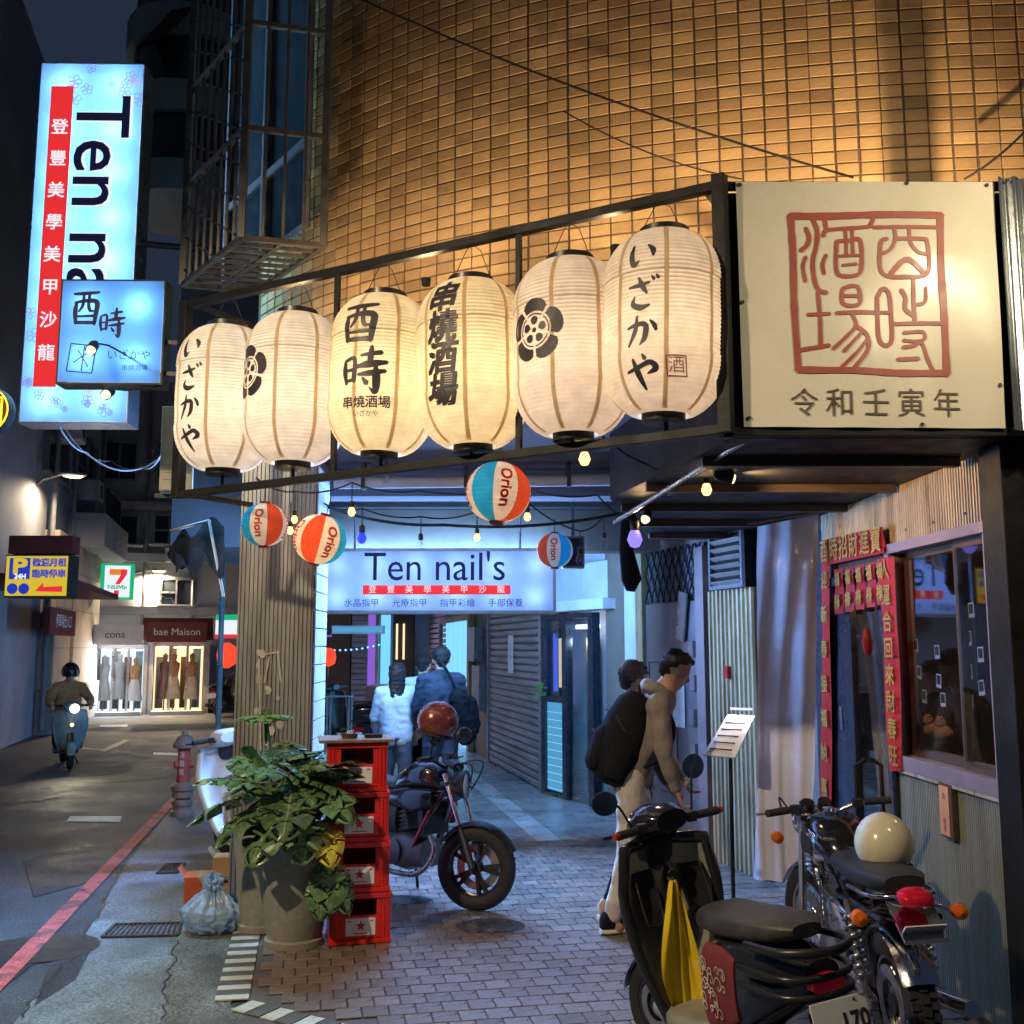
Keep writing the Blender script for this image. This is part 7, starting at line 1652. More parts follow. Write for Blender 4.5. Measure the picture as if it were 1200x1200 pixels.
    cr_ = MB().tube(catmull([Vector(p) for p in ((-.6, .17, .74), (-.86, .15, .76), (-.98, 0, .77), (-.86, -.15, .76), (-.6, -.17, .74))], 6), .016, 10).build('grab_rail', 'black_plastic', t, smooth=60)
    if detail:
        for z in (.60, .66): MB().tube(catmull([Vector(p) for p in ((-.55, .185, z), (-.85, .15, z + .01), (-.92, .0, z + .01), (-.85, -.15, z + .01), (-.55, -.185, z))], 5), .013, 8).build('tail_trim', 'black_plastic', t, smooth=60)
    MB().loft([(-.86, 0, .65, .08, .03, 2.6), (-.92, 0, .645, .075, .026, 2.6)], 18).build('tail_light', 'red_lens', t, smooth=50)
    MB().add([(-.84, -.06, .54), (-.84, .06, .54), (-1.0, .05, .34), (-1.0, -.05, .34)], [(0, 1, 2, 3)]).build('mud_guard', 'black_plastic', t)
    pl_ = MB().cbox((0, 0, 0), (.006, .25, .14), T(-.985, 0, .545) @ Ry(.35)).build('number_plate', 'white_label', t, bev=.003)
    if detail:
        vs, fs = tex_mesh('170', .085, .002); MB().add([T(-.985, 0, .545) @ Ry(.35) @ Vector((-.0045 - v.z, -v.x - .055, v.y - .012)) for v in vs], fs).build('number', 'ink', pl_)
        MB().lathe([(0, 0), (.006, 0), (0, .004)], 10, T(-.985, 0, .545) @ Ry(.35) @ T(-.004, -.07, .055) @ Ry(-math.pi / 2)).build('bolt', 'iron', pl_)
    MB().loft([(-.25, -.1, .26, .04, .07, 2.6), (-.6, -.13, .23, .05, .08, 2.6), (-.75, -.13, .24, .03, .05, 2.4)], 16).build('engine_case', 'engine', t, smooth=50)
    MB().tube([(-.35, .14, .2), (-.6, .17, .24), (-.9, .18, .32)], [.03, .045, .045], 14).build('exhaust', 'dark_metal', t, smooth=50)
    # head: cowl, dash, bar, mirrors
    hc = MB().loft([(.62, 0, .98, .06, .06, 2.2), (.56, 0, 1.0, .12, .085, 2.4), (.46, 0, 1.02, .14, .075, 2.4), (.38, 0, 1.03, .10, .045, 2.4)], 24, T(.5, 0, 0) @ Rz(st) @ T(-.5, 0, 0)).build('head_cowl', 'black_gloss' if detail else body, t, smooth=60)
    MB().lathe([(0, 0), (.07, 0), (.075, .02), (0, .035)], 24, T(.62, .03, .98) @ Rz(st) @ Ry(math.pi / 2)).build('headlight', 'headlight' if not detail else 'chrome', hc, smooth=50)
    MB().loft([(.48, 0, .90, .07, .07, 2.4), (.47, 0, .98, .06, .05, 2.4)], 16).build('steering_neck', 'black_plastic', t, smooth=50)
    hb_ = handlebar(t, (.45, 0, 1.0), .335, .02, .07, st, 'black_metal', 'rubber', True, 'frame_red' if detail else None)
    if detail:
        M = T(.45, 0, 1.0) @ Rz(st)
        mirror(t, M @ Vector((-.02, .2, .03)), M @ Vector((-.0, .34, .15)), .05, (-.9, .25, .1)); mirror(t, M @ Vector((-.02, -.2, .03)), M @ Vector((.02, -.28, .22)), .055, (-.9, -.2, .1))
    MB().tube([(-.2, .1, .22), (-.22, .2, .015)], .012, 8).build('kickstand', 'black_metal', t)
SM = T(.86, 4.33, .021) @ Rz(math.atan2(.93, -.37)) @ Rx(R(-5)) @ Matrix.Diagonal((.78, .92, 1.0, 1.0))
t = thing('parked_scooter', 'black scooter with a brown seat and red patterned side, parked in the foreground', 'scooter', SM); scooter(t)
yc = thing('yellow_cloth', 'bright yellow cloth hanging from the hook of the foreground scooter', 'cloth', SM @ Vector((.3, .03, .8)))
def ycl(u, v):
    w_ = .015 + .082 * min(1, (1 - v) * 1.3) ** .7 * (1 + .25 * math.sin(4 * v)); y = .03 + (u - .5) * 2 * w_ + .03 * (1 - v) * math.sin(3 * v); x = .295 - .04 * (1 - v) - .022 * math.sin(u * 7 + v * 3) * (1 - v) - .012 * math.sin(u * 13 + 4 * v) - .006 * math.sin(u * 29 + 2 * v)
    return SM @ Vector((x, y, .80 - .52 * (1 - v) - .12 * (1 - v) * math.sin(u * 2.2 + 1.3)))
MB().grid(ycl, 26, 30).build('fabric', 'yellow_cloth', yc, world=True, smooth=70)
# ------------------------------------------------------------------ naked motorcycle behind the crates
def naked_bike(t, st=-.35):
    fw, rw = (.68, 0, .295), (-.66, 0, .295)
    wheel(t, rw, .295, .13, 0, 'alloy'); wheel(t, fw, .295, .11, st, 'alloy_red')
    fender(t, fw, .325, .13, R(25), R(150), 'black_plastic', st, name='front_fender'); fender(t, rw, .34, .15, R(30), R(120), 'black_plastic', name='rear_fender')
    W = T(*fw) @ Rz(st); hd = Vector((.40, 0, .93))
    for s_ in (-1, 1):
        a = W @ Vector((0, s_ * .085, 0)); b = hd + Vector((0, s_ * .085, 0)); MB().tube([a, a.lerp(b, .45)], .026, 12).build('fork_lower', 'dark_metal', t, smooth=50); MB().tube([a.lerp(b, .45), b], .019, 12).build('fork', 'chrome', t, smooth=50)
    MB().cbox((.42, 0, .86), (.07, .23, .03)).build('fork_clamp', 'dark_metal', t, bev=.006)
    mb = MB()
    for s_ in (-1, 1): mb.tube([(.36, s_ * .03, .80), (.25, s_ * .1, .6), (.12, s_ * .12, .34), (-.15, s_ * .12, .3), (-.28, s_ * .12, .45), (-.2, s_ * .12, .68), (.36, s_ * .03, .80)], .02, 8); mb.tube([(-.2, s_ * .12, .68), (-.8, s_ * .1, .8)], .016, 8)
    mb.build('frame', 'black_paint', t, smooth=60)
    for s_ in (-1, 1):
        MB().tube([(.3, s_ * .125, .66), (.16, s_ * .14, .40)], .012, 8).build('red_stay', 'frame_red', t, smooth=60)
        MB().loft([(.3, s_ * .1, .74, .03, .06, 2.4), (.15, s_ * .15, .72, .03, .09, 2.6), (-.05, s_ * .14, .72, .025, .06, 2.4), (-.2, s_ * .11, .72, .015, .03, 2.2)], 16).build('side_cowl', 'black_paint', t, smooth=60)
        MB().loft([(-.05, s_ * .11, .56, .03, .1, 2.6), (-.25, s_ * .13, .58, .025, .1, 2.6), (-.42, s_ * .11, .64, .015, .05, 2.2)], 16).build('side_cover', 'black_plastic', t, smooth=60)
    MB().cbox((.33, 0, .52), (.05, .26, .2), Ry(-.2)).build('radiator', 'dark_metal', t, bev=.005)
    for q in range(4): MB().tube(catmull([Vector((.40, .05 - .03 * q, 1.0)), Vector((.56 - .02 * q, .16 - .1 * q, 1.02 - .03 * q)), Vector((.50, .08 - .05 * q, .80)), Vector((.2, .1 - .05 * q, .66))], 6), .006, 6).build('control_cable', 'cable', t, smooth=60)
    MB().loft([(.36, 0, .84, .05, .05, 2.2), (.27, 0, .90, .14, .10, 2.4), (.1, 0, .90, .165, .115, 2.5), (-.08, 0, .84, .12, .08, 2.4), (-.16, 0, .80, .08, .05, 2.2)], 28).build('fuel_tank', 'black_gloss', t, smooth=60)
    MB().loft([(-.1, 0, .80, .09, .03, 2.5), (-.3, 0, .80, .14, .045, 3), (-.55, 0, .84, .12, .04, 3), (-.85, 0, .92, .07, .03, 2.6)], 24).build('seat', 'seat_black', t, smooth=60)
    MB().loft([(-.5, 0, .77, .11, .05, 2.6), (-.95, 0, .88, .06, .03, 2.4)], 18).build('tail_cowl', 'black_paint', t, smooth=60); MB().cbox((-.97, 0, .87), (.03, .1, .04)).build('tail_light', 'red_lens', t, bev=.006)
    en = MB().loft([(.22, 0, .34, .12, .1, 3), (.05, 0, .34, .16, .14, 3.5), (-.15, 0, .35, .16, .13, 3.5), (-.24, 0, .35, .1, .1, 3)], 24).build('engine', 'engine', t, smooth=50)
    for j in range(6): MB().cbox((.12, 0, .48 + j * .03), (.16, .2, .012), Ry(-.3)).build('fin', 'engine', en)
    MB().cbox((.12, 0, .56), (.12, .15, .2), Ry(-.3)).build('cylinder', 'engine', en); MB().lathe([(0, 0), (.09, 0), (.1, -.015), (0, -.03)], 24, T(-.04, -.165, .34) @ Rx(-math.pi / 2)).build('clutch_cover', 'engine', en, smooth=40)
    MB().tube(catmull([Vector(p) for p in ((.22, -.06, .5), (.32, -.08, .36), (.2, -.14, .2), (-.2, -.16, .2), (-.5, -.19, .3), (-.8, -.2, .42))], 6), [.02] * 18 + [.045] * 13, 12).build('exhaust', 'steel', t, smooth=60)
    for s_ in (-1, 1): MB().bar((-.25, s_ * .12, .36), (-.66, s_ * .12, .295), .04, .06).build('swing_arm', 'dark_metal', t, bev=.006)
    hl = MB().lathe([(0, -.1), (.06, -.09), (.1, -.03), (.105, .02), (.095, .03)], 28, T(.52, 0, .86) @ Rz(st) @ Ry(math.pi / 2)).build('headlight', 'black_plastic', t, smooth=50)
    MB().lathe([(0, .04), (.06, .038), (.095, .03)], 28, T(.52, 0, .86) @ Rz(st) @ Ry(math.pi / 2)).build('lens', 'chrome', hl, smooth=50)
    MB().loft([(.46, 0, .98, .06, .03, 2.4), (.40, 0, 1.0, .07, .035, 2.4)], 16).build('instrument', 'black_plastic', t, smooth=50)
    handlebar(t, (.36, 0, .98), .36, .06, .1, st, 'black_metal'); M = T(.36, 0, .98) @ Rz(st)
    mirror(t, M @ Vector((-.06, .24, .06)), M @ Vector((.0, .30, .22)), .06, (-.9, .2, .1)); mirror(t, M @ Vector((-.06, -.24, .06)), M @ Vector((.0, -.30, .22)), .06, (-.9, -.2, .1))
    MB().tube([(-.1, .13, .26), (-.16, .24, .0)], .012, 8).build('kickstand', 'black_metal', t)
wf = G(569, 1071, .021); MA = math.atan2(-.66, .75)
NM = T(wf.x - .68 * math.cos(MA) - .05, wf.y - .68 * math.sin(MA) + .06, .021) @ Rz(MA) @ Rx(R(-3)) @ Matrix.Scale(.95, 4)
t = thing('naked_motorcycle', 'black motorcycle with a red frame parked behind the crates, front wheel turned', 'motorcycle', NM); naked_bike(t, .42)
helmet('red-brown glittery helmet hung on the bar of the motorcycle behind the crates', T(*at(513, 846, 6.75)) @ Ry(.25) @ Rz(.4), 'helmet_red', .122)
# dark scooters deeper in the arcade, and a pale box scooter behind the column
for k, (u, v, a, lab, col_) in enumerate(((470, 905, 1.0, 'dark parked scooter in the arcade between the crates and the couple', 'black_paint'), (412, 875, 2.5, 'dark parked scooter with a pale box near the far end of the arcade', 'black_paint'), (268, 838, 1.4, 'far parked scooter glimpsed between pole and column', 'dark_metal'))):
    p = G(u, v); t = thing('arcade_scooter', lab, 'scooter', T(p.x, p.y, .021 if k < 2 else 0) @ Rz(a) @ Rx(-.06), 'scooters parked further in')
    scooter(t, col_, 'black_plastic', 'seat_black', None, False, .2)
    for o_ in t.children:
        for o2 in o_.children:
            if o2.name.startswith('headlight'): o2.data.materials[0] = MAT['chrome']
    if k == 1: MB().box(-.95, -.55, -.2, .2, .84, 1.1).build('delivery_box', 'frame_pink', t, bev=.02)
rd = thing('steel_rack', 'pale blue steel trolley frame right of the column', 'rack', G(382, 885)); p = G(382, 890)
for dx in (0, .35):
    for dy in (0, .3): MB().tube([(p.x + dx, p.y + dy, .02), (p.x + dx, p.y + dy, 1.0)], .014, 8).build('post', 'pole_teal', rd, world=True)
for z in (.3, .98): MB().box(p.x - .02, p.x + .37, p.y - .02, p.y + .32, z, z + .015).build('shelf', 'pole_teal', rd, world=True)
# white scooter tail beside the column
ws = thing('white_scooter', 'white and black scooter half hidden left of the column', 'scooter', T(*(G(262, 1040) + Vector((0, .55, .01)))) @ Rz(R(115)) @ Rx(R(-5)))
scooter(ws, 'white_shell', 'white_shell', 'seat_black', 'white_shell', False, .3)
for o_ in ws.children:
    for o2 in o_.children:
        if o2.name.startswith('headlight'): o2.data.materials[0] = MAT['chrome']

# ================================================================== people
def organic(name, bones, mat, parent, voxel=.013, smooth=5, fold=0, fs=9, seed=0, world=True):
    """one continuous surface grown round tapering bones: (p, q, r0, r1)"""
    mb = MB()
    for b in bones:
        p, q, r0, r1 = Vector(b[0]), Vector(b[1]), b[2], b[3]
        for c, r in ((p, r0), (q, r1)): mb.lathe([(0, -r)] + [(r * math.cos(a), r * math.sin(a)) for a in (-1.2, -.8, -.4, 0, .4, .8, 1.2)] + [(0, r)], 14, T(*c))
        if (q - p).length > 1e-4: mb.tube([p, q], [r0, r1], 14)
    me = mb.mesh(name, None); o = bpy.data.objects.new(name, me); COL.objects.link(o)
    m = o.modifiers.new('r', 'REMESH'); m.mode = 'VOXEL'; m.voxel_size = voxel; s_ = o.modifiers.new('s', 'SMOOTH'); s_.iterations = smooth; s_.factor = .5
    bpy.context.view_layer.update(); me2 = bpy.data.meshes.new_from_object(o.evaluated_get(bpy.context.evaluated_depsgraph_get()))
    bpy.data.objects.remove(o); bpy.data.meshes.remove(me)
    if fold:
        nr = [v.normal.copy() for v in me2.vertices]
        for v, n in zip(me2.vertices, nr):
            c = v.co; d = mnoise.noise(Vector((c.x * fs, c.y * fs, c.z * fs * 2.2 + seed))) + .6 * mnoise.noise(Vector((c.x * fs * 2.1 + 3, c.y * fs * 2.1, c.z * fs * 3 + seed))); v.co = c + n * (d * fold)
    for p in me2.polygons: p.use_smooth = True
    me2.materials.append(MAT[mat]); me2.name = name; o = bpy.data.objects.new(name, me2); COL.objects.link(o); o.parent = parent
    if world: o.matrix_parent_inverse = wmat(parent).inverted()
    return o
def head_bones(c, f, up_, s=1.0):
    """skull, jaw, nose, ears, neck; f = facing, up_ = crown direction"""
    c = Vector(c); f = Vector(f).normalized(); up_ = Vector(up_).normalized(); l = up_.cross(f).normalized()
    P = lambda a, b, d: c + f * (a * s) + l * (b * s) + up_ * (d * s)
    return [(P(-.015, -.012, .03), P(-.015, .012, .03), .082 * s, .082 * s), (P(.02, 0, .035), P(.03, 0, .0), .072 * s, .066 * s), (P(.035, 0, -.05), P(.055, 0, -.085), .05 * s, .03 * s), (P(.0, -.03, -.05), P(.045, 0, -.082), .035 * s, .028 * s), (P(.0, .03, -.05), P(.045, 0, -.082), .035 * s, .028 * s),
            (P(.088, 0, .005), P(.104, 0, -.028), .009 * s, .014 * s), (P(.088, 0, -.055), P(.09, 0, -.058), .012 * s, .012 * s), (P(.075, -.03, .025), P(.075, .03, .025), .012 * s, .012 * s), (P(-.005, .082, .005), P(-.008, .086, -.03), .014 * s, .011 * s), (P(-.005, -.082, .005), P(-.008, -.086, -.03), .014 * s, .011 * s)], P
def hand_bones(w_, d, side, palm, s=1.0):
    """palm and five bent fingers from wrist w_ along d; palm = direction the fingers curl to"""
    w_ = Vector(w_); d = Vector(d).normalized(); palm = (Vector(palm) - d * Vector(palm).dot(d)).normalized(); a = d.cross(palm) * side; B = []
    for k, (o_, L) in enumerate(((-.028, .066), (-.0095, .076), (.0095, .070), (.027, .054))):
        k0 = w_ + a * (o_ * s * .7) + d * (.02 * s); k1 = w_ + a * (o_ * s) + d * (.085 * s); k2 = k1 + (d * .8 + palm * .5).normalized() * (L * .55 * s); k3 = k2 + (d * .35 + palm * .9).normalized() * (L * .5 * s)
        B += [(k0, k1, .014 * s, .0115 * s), (k1, k2, .0098 * s, .009 * s), (k2, k3, .009 * s, .0075 * s)]
    t0 = w_ + d * (.02 * s) - a * (.018 * s); t1 = t0 - a * (.035 * s) + d * (.03 * s) + palm * (.012 * s); t2 = t1 + (d * .8 - a * .2 + palm * .5).normalized() * (.035 * s)
    return B + [(t0, t1, .014 * s, .0115 * s), (t1, t2, .0105 * s, .0085 * s)]
def hair_cap(parent, P, mat='hair', s=1.0, long=0, seed=1, short=True):
    B = [(P(-.03, -.014, .05), P(-.03, .014, .05), .085 * s, .085 * s), (P(.03, -.03, .085), P(.03, .03, .085), .048 * s, .048 * s), (P(.07, -.03, .085), P(.075, .03, .08), .022 * s, .022 * s), (P(-.05, 0, .0), P(-.06, 0, -.035), .068 * s, .045 * s), (P(-.025, .058, .03), P(-.02, .066, .0), .03 * s, .02 * s), (P(-.025, -.058, .03), P(-.02, -.066, .0), .03 * s, .02 * s)]
    if long: B += [(P(-.05, -.03, .02), P(-.085, -.04, -long), .07 * s, .045 * s), (P(-.05, .03, .02), P(-.085, .04, -long), .07 * s, .045 * s), (P(-.06, 0, 0), P(-.1, 0, -long * 1.12), .07 * s, .03 * s)]
    return organic('hair', B, mat, parent, .011 * s, 2, .009, 26, seed)
# --- the man reading the menu
p1 = thing('person', 'person in a beige hoodie and cream trousers leaning to read the menu', 'person', (.70, 6.8, .021))
Y0 = 6.78
HC = Vector((1.07, Y0, 1.645)); fc, uc = Vector((.86, .12, -.42)), Vector((.42, .05, .9))
hbn, HP = head_bones(HC, fc, uc)
pel, che, nek = Vector((.76, Y0, .96)), Vector((.905, Y0, 1.32)), Vector((1.0, Y0, 1.515))
shR, shL = Vector((.93, Y0 - .17, 1.42)), Vector((.95, Y0 + .17, 1.42)); elR, elL = Vector((.955, Y0 - .225, 1.13)), Vector((1.0, Y0 + .22, 1.13)); wrR, wrL = Vector((1.03, Y0 - .2, .905)), Vector((1.12, Y0 + .16, .93))
hiR, hiL = Vector((.765, Y0 - .09, .92)), Vector((.785, Y0 + .09, .92)); knR, knL = Vector((.735, Y0 - .10, .50)), Vector((.90, Y0 + .10, .50)); anR, anL = Vector((.635, Y0 - .10, .11)), Vector((.86, Y0 + .12, .10))
B = hbn + [(nek, HP(-.02, 0, -.04), .055, .055), (nek, che, .08, .12), (che + Vector((0, -.07, 0)), pel + Vector((0, -.05, .05)), .10, .11), (che + Vector((0, .07, 0)), pel + Vector((0, .05, .05)), .10, .11), (pel + Vector((0, -.06, 0)), pel + Vector((0, .06, 0)), .105, .105)]
for sh_, el, wr_, hi, kn, an, sd_ in ((shR, elR, wrR, hiR, knR, anR, 1), (shL, elL, wrL, hiL, knL, anL, -1)):
    B += [(nek - Vector((0, 0, .04)), sh_, .06, .062), (sh_, el, .052, .042), (el, wr_, .04, .027), (hi, kn, .085, .058), (kn, an, .054, .04), (an, an + Vector((.03, 0, -.05)), .04, .04)]
    B += hand_bones(wr_, (wr_ - el), sd_, Vector((.8, 0, .1)))
organic('body', B, 'skin', p1, .0085, 3)
hair_cap(p1, HP, seed=3)
# face details
for s_ in (-1, 1):
    e_ = HP(.083, s_ * .031, .012); MB().lathe([(0, -.005), (.005, 0), (0, .005)], 10, T(*e_)).build('eye', 'ink', p1, world=True, smooth=60)
MB().tube([HP(.088, -.02, -.05), HP(.098, 0, -.05), HP(.088, .02, -.05)], .0045, 6).build('lips', 'notice', p1, world=True)
hoo = [(nek - Vector((.02, 0, .05)), che, .1, .135), (che + Vector((-.01, -.07, 0)), pel + Vector((0, -.055, .0)), .115, .118), (che + Vector((-.01, .07, 0)), pel + Vector((0, .055, .0)), .115, .118), (pel + Vector((0, -.055, -.02)), pel + Vector((0, .055, -.02)), .128, .128)]
for sh_, el, wr_ in ((shR, elR, wrR), (shL, elL, wrL)): hoo += [(nek - Vector((.01, 0, .07)), sh_, .085, .085), (sh_, el, .072, .06), (el, wr_.lerp(el, .1), .058, .044)]
hd_ = organic('hoodie', hoo, 'hoodie', p1, .013, 8, .007, 7, 2)
hb2 = []
for k in range(13):        # hood lying behind the neck
    a = -math.pi * .6 + 1.2 * math.pi * k / 12; q0 = nek + Vector((-.025 - .085 * math.cos(a), .10 * math.sin(a), -.01 + .035 * math.cos(a)))
    if k: hb2.append((pr, q0, .028 + .024 * max(0, math.cos(a)), .028 + .024 * max(0, math.cos(a))))
    pr = q0
organic('hood', hb2, 'hoodie', p1, .012, 4, .008, 14, 4)
pb_ = [(pel + Vector((0, -.06, .02)), pel + Vector((0, .06, .02)), .128, .128)]
for hi, kn, an in ((hiR, knR, anR), (hiL, knL, anL)): pb_ += [(hi, kn, .102, .078), (kn, an + Vector((0, 0, .03)), .076, .062)]
organic('trousers', pb_, 'pants_cream', p1, .012, 7, .009, 7, 7)
def shoe(an, f, mat, sole, parent, s=1.0, pitch=0):
    M = frame(an, (f[0], f[1])) @ Ry(pitch)
    so = MB().loft([(-.09, 0, -.075, .028, .014, 2.5), (-.06, 0, -.078, .038, .016, 3), (.04, 0, -.078, .036, .015, 3), (.12, 0, -.077, .046, .015, 3), (.18, 0, -.073, .03, .011, 2.4)], 18, M).build('shoe_sole', sole, parent, world=True, smooth=50)
    up2 = MB().loft([(-.085, 0, -.03, .03, .04, 2.4), (-.06, 0, -.015, .038, .055, 2.5), (.0, 0, -.02, .04, .05, 2.5), (.07, 0, -.038, .042, .032, 2.4), (.13, 0, -.05, .043, .02, 2.4), (.175, 0, -.058, .026, .01, 2.2)], 18, M).build('shoe', mat, parent, world=True, smooth=60)
    for k in range(3): MB().tube([M @ Vector((.03 + .025 * k, -.03, -.005 - .012 * k)), M @ Vector((.03 + .025 * k, 0, .008 - .012 * k)), M @ Vector((.03 + .025 * k, .03, -.005 - .012 * k))], .003, 5).build('lace', sole, up2, world=True)
shoe(anR + Vector((.0, 0, .005)), (.95, .3), 'black_cloth', 'shoe_white', p1); shoe(anL, (.95, .3), 'black_cloth', 'shoe_white', p1)
bp = thing('backpack', 'black backpack on the back of the person reading the menu', 'backpack', (.72, Y0, 1.0))
LM = T(.715, Y0 - .03, 1.22) @ Ry(R(19)); mb = MB()
secs = []
for k, (z, hx, hy) in enumerate(((-.31, .06, .11), (-.28, .11, .16), (-.1, .15, .18), (.1, .14, .175), (.24, .10, .15), (.30, .04, .09))): secs.append((z, 0, 0, hy, hx, 3))
mb.loft(secs, 28, LM @ Ry(-math.pi / 2)); mb.build('main_bag', 'black_cloth', bp, world=True, smooth=60)
MB().loft([(-.26, 0, 0, .10, .03, 3), (-.22, 0, 0, .125, .055, 3), (-.02, 0, 0, .12, .055, 3), (.03, 0, 0, .09, .02, 3)], 22, LM @ T(-.13, 0, 0) @ Ry(-math.pi / 2)).build('front_pocket', 'black_cloth', bp, world=True, smooth=60)
for s_ in (-1, 1): MB().tube(catmull([LM @ Vector((.10, s_ * .09, -.2)), LM @ Vector((.26, s_ * .15, -.02)), LM @ Vector((.27, s_ * .13, .16)), LM @ Vector((.16, s_ * .09, .27)), LM @ Vector((.06, s_ * .08, .22))], 6), .018, 8).build('strap', 'black_cloth', bp, world=True, smooth=60)
MB().tube([LM @ Vector((.02, -.03, .29)), LM @ Vector((.0, 0, .34)), LM @ Vector((.02, .03, .29))], .008, 8).build('carry_loop', 'black_cloth', bp, world=True, smooth=60)
for s_ in (-1, 1):
    MB().loft([(-.26, 0, 0, .03, .05, 3), (-.2, 0, 0, .045, .075, 3), (-.06, 0, 0, .03, .07, 3)], 16, LM @ T(0, s_ * .165, 0) @ Ry(-math.pi / 2)).build('side_pocket', 'black_cloth', bp, world=True, smooth=60)
    MB().tube(catmull([LM @ Vector((-.10, s_ * .165, .12)), LM @ Vector((-.02, s_ * .185, .05)), LM @ Vector((.09, s_ * .155, .02))], 5), .007, 6).build('compression_strap', 'dark_metal', bp, world=True, smooth=60)
for z in (-.03, .12): MB().tube([LM @ Vector((-.148 if z > 0 else -.19, -.1, z)), LM @ Vector((-.152 if z > 0 else -.195, 0, z + .015)), LM @ Vector((-.148 if z > 0 else -.19, .1, z))], .004, 6).build('zip', 'dark_metal', bp, world=True)
MB().tube([LM @ Vector((-.15, .02, -.1)), LM @ Vector((-.155, .02, -.02)), LM @ Vector((-.15, .02, .0))], .006, 6).build('zip_pull', 'steel', bp, world=True)
# --- upright figures
def standing(name, label, x, y, h, yaw, top, legs, hairm='hair', long=0, cap=None, arms=((.1, -.1), (.1, -.1)), stride=.12, shoe_m='black_cloth', vox=.017, jacket=False):
    s = h / 1.75; t = thing(name, label, 'person', T(x, y, .021) @ Rz(yaw))
    M = t.matrix_basis; V = lambda a, b, c: M @ Vector((a * s, b * s, c * s))
    f = (M.to_3x3() @ Vector((1, 0, 0))); hb, HP_ = head_bones(V(.02, 0, 1.63), f, (0, 0, 1), s)
    B = hb + [(V(0, 0, 1.48), V(0, 0, 1.58), .055 * s, .052 * s), (V(0, -.07, 1.3), V(0, -.05, 1.0), .105 * s, .105 * s), (V(0, .07, 1.3), V(0, .05, 1.0), .105 * s, .105 * s), (V(0, -.06, .95), V(0, .06, .95), .105 * s, .105 * s)]
    C = [(V(0, 0, 1.46), V(0, 0, 1.3), .09 * s, .13 * s), (V(0, -.08, 1.32), V(0, -.06, .93), .12 * s, .13 * s), (V(0, .08, 1.32), V(0, .06, .93), .12 * s, .13 * s)]; D = [(V(0, -.06, .93), V(0, .06, .93), .12 * s, .12 * s)]; an = []
    for sd_, (fw_, dn) in zip((-1, 1), arms):
        sh_, el, wr_ = V(0, sd_ * .18, 1.42), V(.02 + fw_ * .3, sd_ * .25, 1.14), V(.08 + fw_, sd_ * .22, .9 - dn * 0)
        B += [(V(0, 0, 1.45), sh_, .06 * s, .06 * s), (sh_, el, .05 * s, .042 * s), (el, wr_, .04 * s, .028 * s)] + hand_bones(wr_, wr_ - el, -sd_, f, s)
        C += [(V(0, 0, 1.42), sh_, .085 * s, .08 * s), (sh_, el, .075 * s, .06 * s), (el, el.lerp(wr_, .85), .06 * s, .045 * s)]
        hi, kn, ak = V(0, sd_ * .09, .92), V(.04 + sd_ * stride * .4, sd_ * .1, .5), V(sd_ * stride, sd_ * .1, .09)
        B += [(hi, kn, .085 * s, .055 * s), (kn, ak, .052 * s, .038 * s)]; D += [(hi, kn, .1 * s, .078 * s), (kn, ak, .078 * s, .065 * s)]; an.append(ak)
    organic('body', B, 'skin', t, vox * .8, 3); organic('jacket' if jacket else 'shirt', C, top, t, vox, 4, .01, 9, x * 3); organic('trousers', D, legs, t, vox, 4, .008, 8, y)
    if hairm: hair_cap(t, HP_, hairm, s, long * s, x)
    if cap: organic('cap', [(HP_(-.02, -.02, .06), HP_(-.02, .02, .06), .092 * s, .092 * s), (HP_(.07, -.04, .06), HP_(.12, 0, .045), .02 * s, .012 * s), (HP_(.07, .04, .06), HP_(.12, 0, .045), .02 * s, .012 * s)], cap, t, .012, 3)
    for a in an: shoe(a, (f.x, f.y), shoe_m, 'shoe_white', t, s)
    return t, M, HP_
standing('person', 'person in a dark cap and dark jacket mostly hidden behind the one with the backpack', .83, 7.2, 1.66, R(15), 'wood_dark', 'black_cloth', 'hair', 0, 'wood_dark', ((.1, 0), (.1, 0)), .22, 'shoe_tan', .016, True)
YP = 10.7
p = at(515, 757, YP); tm, Mm, _ = standing('person', 'person in a dark navy jacket with dark bags, seen from behind in the arcade', p.x + .02, YP, 1.76, R(100), 'navy', 'jeans', jacket=True, arms=((.25, 0), (.12, 0)))
p = at(466, 757, YP + .1); standing('person', 'long-haired person in a white top, seen from behind in the arcade', p.x, YP + .1, 1.60, R(95), 'white_cloth', 'jeans', long=.34)
p = at(496, 757, YP + .7); standing('person', 'person in a pale shirt mostly hidden beyond the navy jacket', p.x, YP + .7, 1.68, R(80), 'white_cloth', 'black_cloth')
bg_ = thing('shoulder_bag', 'dark soft bag slung on the side of the person in navy', 'bag', at(545, 840, YP - .1)); pB_ = at(543, 838, YP - .12)
organic('bag_body', [(pB_ + Vector((-.05, 0, .16)), pB_ + Vector((.02, 0, -.18)), .11, .12), (pB_ + Vector((.05, .05, .1)), pB_ + Vector((.08, .05, -.12)), .1, .1)], 'black_cloth', bg_, .016, 4, .012, 10)
MB().tube(catmull([pB_ + Vector((-.05, 0, .2)), pB_ + Vector((-.18, .0, .46)), pB_ + Vector((-.28, .1, .58))], 6), .016, 8).build('strap', 'black_cloth', bg_, world=True)
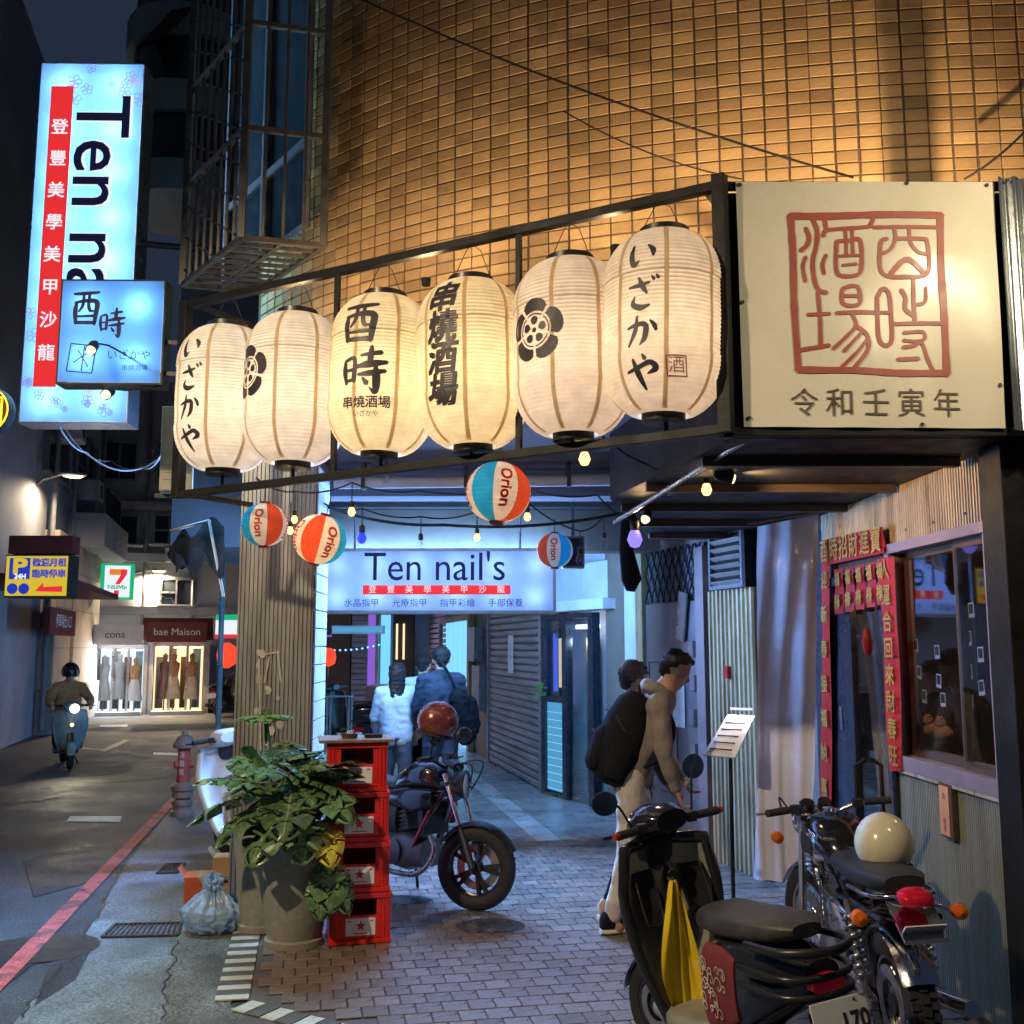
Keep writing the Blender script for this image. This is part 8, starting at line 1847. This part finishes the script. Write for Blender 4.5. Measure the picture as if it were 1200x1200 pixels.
# --- scooter rider on the road
rp_ = G(72, 902); RM = T(rp_.x - .15, rp_.y + .5, 0) @ Rz(R(-62)) @ Matrix.Scale(.9, 4); rs = thing('ridden_scooter', 'scooter coming along the road with its headlight on', 'scooter', RM)
scooter(rs, 'pole_teal', 'black_plastic', 'seat_black', None, False, 0)
lamp('head_beam', 'SPOT', RM @ Vector((.78, .0, .96)), 60, (1, .86, .62), .04, rs, RM.to_3x3() @ Vector((1, 0, -.22)), 80, blend=.8)
MB().lathe([(0, 0), (.03, 0), (.03, .015), (0, .02)], 14, T(.66, .0, .72) @ Ry(math.pi / 2)).build('marker_lamp', 'lamp_spot', rs)
rdp = thing('person', 'helmeted rider in a brown jacket on the oncoming scooter', 'person', RM); V = lambda a, b, c: RM @ Vector((a, b, c)); f = RM.to_3x3() @ Vector((1, 0, 0))
hb, HP_ = head_bones(V(-.1, 0, 1.52), f, (0, 0, 1)); B = hb + [(V(-.14, 0, 1.36), V(-.12, 0, 1.46), .055, .052), (V(-.2, -.07, 1.2), V(-.3, -.05, .9), .1, .11), (V(-.2, .07, 1.2), V(-.3, .05, .9), .1, .11)]; C = [(V(-.2, -.08, 1.22), V(-.3, -.06, .88), .13, .14), (V(-.2, .08, 1.22), V(-.3, .06, .88), .13, .14), (V(-.16, 0, 1.36), V(-.2, 0, 1.2), .09, .13)]; D = [(V(-.3, -.06, .86), V(-.3, .06, .86), .13, .13)]
for s_ in (-1, 1):
    sh_, el, wr_ = V(-.17, s_ * .19, 1.3), V(.05, s_ * .32, 1.1), V(.36, s_ * .3, 1.03); hi, kn, ak = V(-.28, s_ * .1, .84), V(.12, s_ * .18, .72), V(.1, s_ * .17, .38)
    B += [(V(-.16, 0, 1.34), sh_, .06, .06), (sh_, el, .05, .04), (el, wr_, .04, .028), (hi, kn, .085, .058), (kn, ak, .052, .04)] + hand_bones(wr_, wr_ - el, s_, (0, 0, -1)); C += [(V(-.16, 0, 1.33), sh_, .085, .085), (sh_, el, .08, .065), (el, el.lerp(wr_, .85), .065, .05)]; D += [(hi, kn, .1, .08), (kn, ak, .08, .07)]
    shoe(V(.1, s_ * .17, .40), (f.x, f.y), 'black_cloth', 'rubber', rdp)
organic('body', B, 'skin', rdp, .016, 3); organic('jacket', C, 'tan_cloth', rdp, .018, 4, .01, 9, 3); organic('trousers', D, 'black_cloth', rdp, .018, 4, .008)
t = thing('rider_helmet', 'dark helmet worn by the rider on the oncoming scooter', 'helmet', T(*V(-.11, 0, 1.56)) @ Rz(R(-62))); MB().lathe([(0, .15)] + [(.135 * math.cos(a), .15 * math.sin(a)) for a in (1.3, 1.0, .7, .4, .1, -.2, -.5)], 28, Matrix.Scale(1.1, 4, (1, 0, 0)), cap=False).build('shell', 'black_gloss', t, smooth=60); MB().grid(lambda u, v: (.155 * math.cos((u - .5) * 2), .142 * math.sin((u - .5) * 2), .03 - .1 * v), 12, 3).build('visor', 'glass_pane', t, smooth=60)
# roadside shrub on the left
sh2 = thing('potted_shrub', 'dark shrub at the foot of the left building behind the rider', 'shrub', G(38, 845)); c = G(38, 845); mb = MB()
MB().tube([c, c + Vector((.05, 0, .5)), c + Vector((-.02, 0, .9))], .03, 8).build('trunk', 'wood_dark', sh2, world=True)
for k in range(420):
    a = rng.uniform(0, 6.28); r = rng.uniform(.1, .62); z = .55 + rng.uniform(-.35, .6) * (1 - r * .5); q0 = c + Vector((r * math.cos(a), r * math.sin(a), z)); d = Vector((rng.uniform(-1, 1), rng.uniform(-1, 1), rng.uniform(-.5, 1))).normalized() * .11; e_ = d.cross(Vector((.3, .5, .8))).normalized() * .035
    mb.add([q0, q0 + d * .5 + e_, q0 + d, q0 + d * .5 - e_], [(0, 1, 2, 3)])
mb.build('foliage', 'leaf', sh2, world=True)
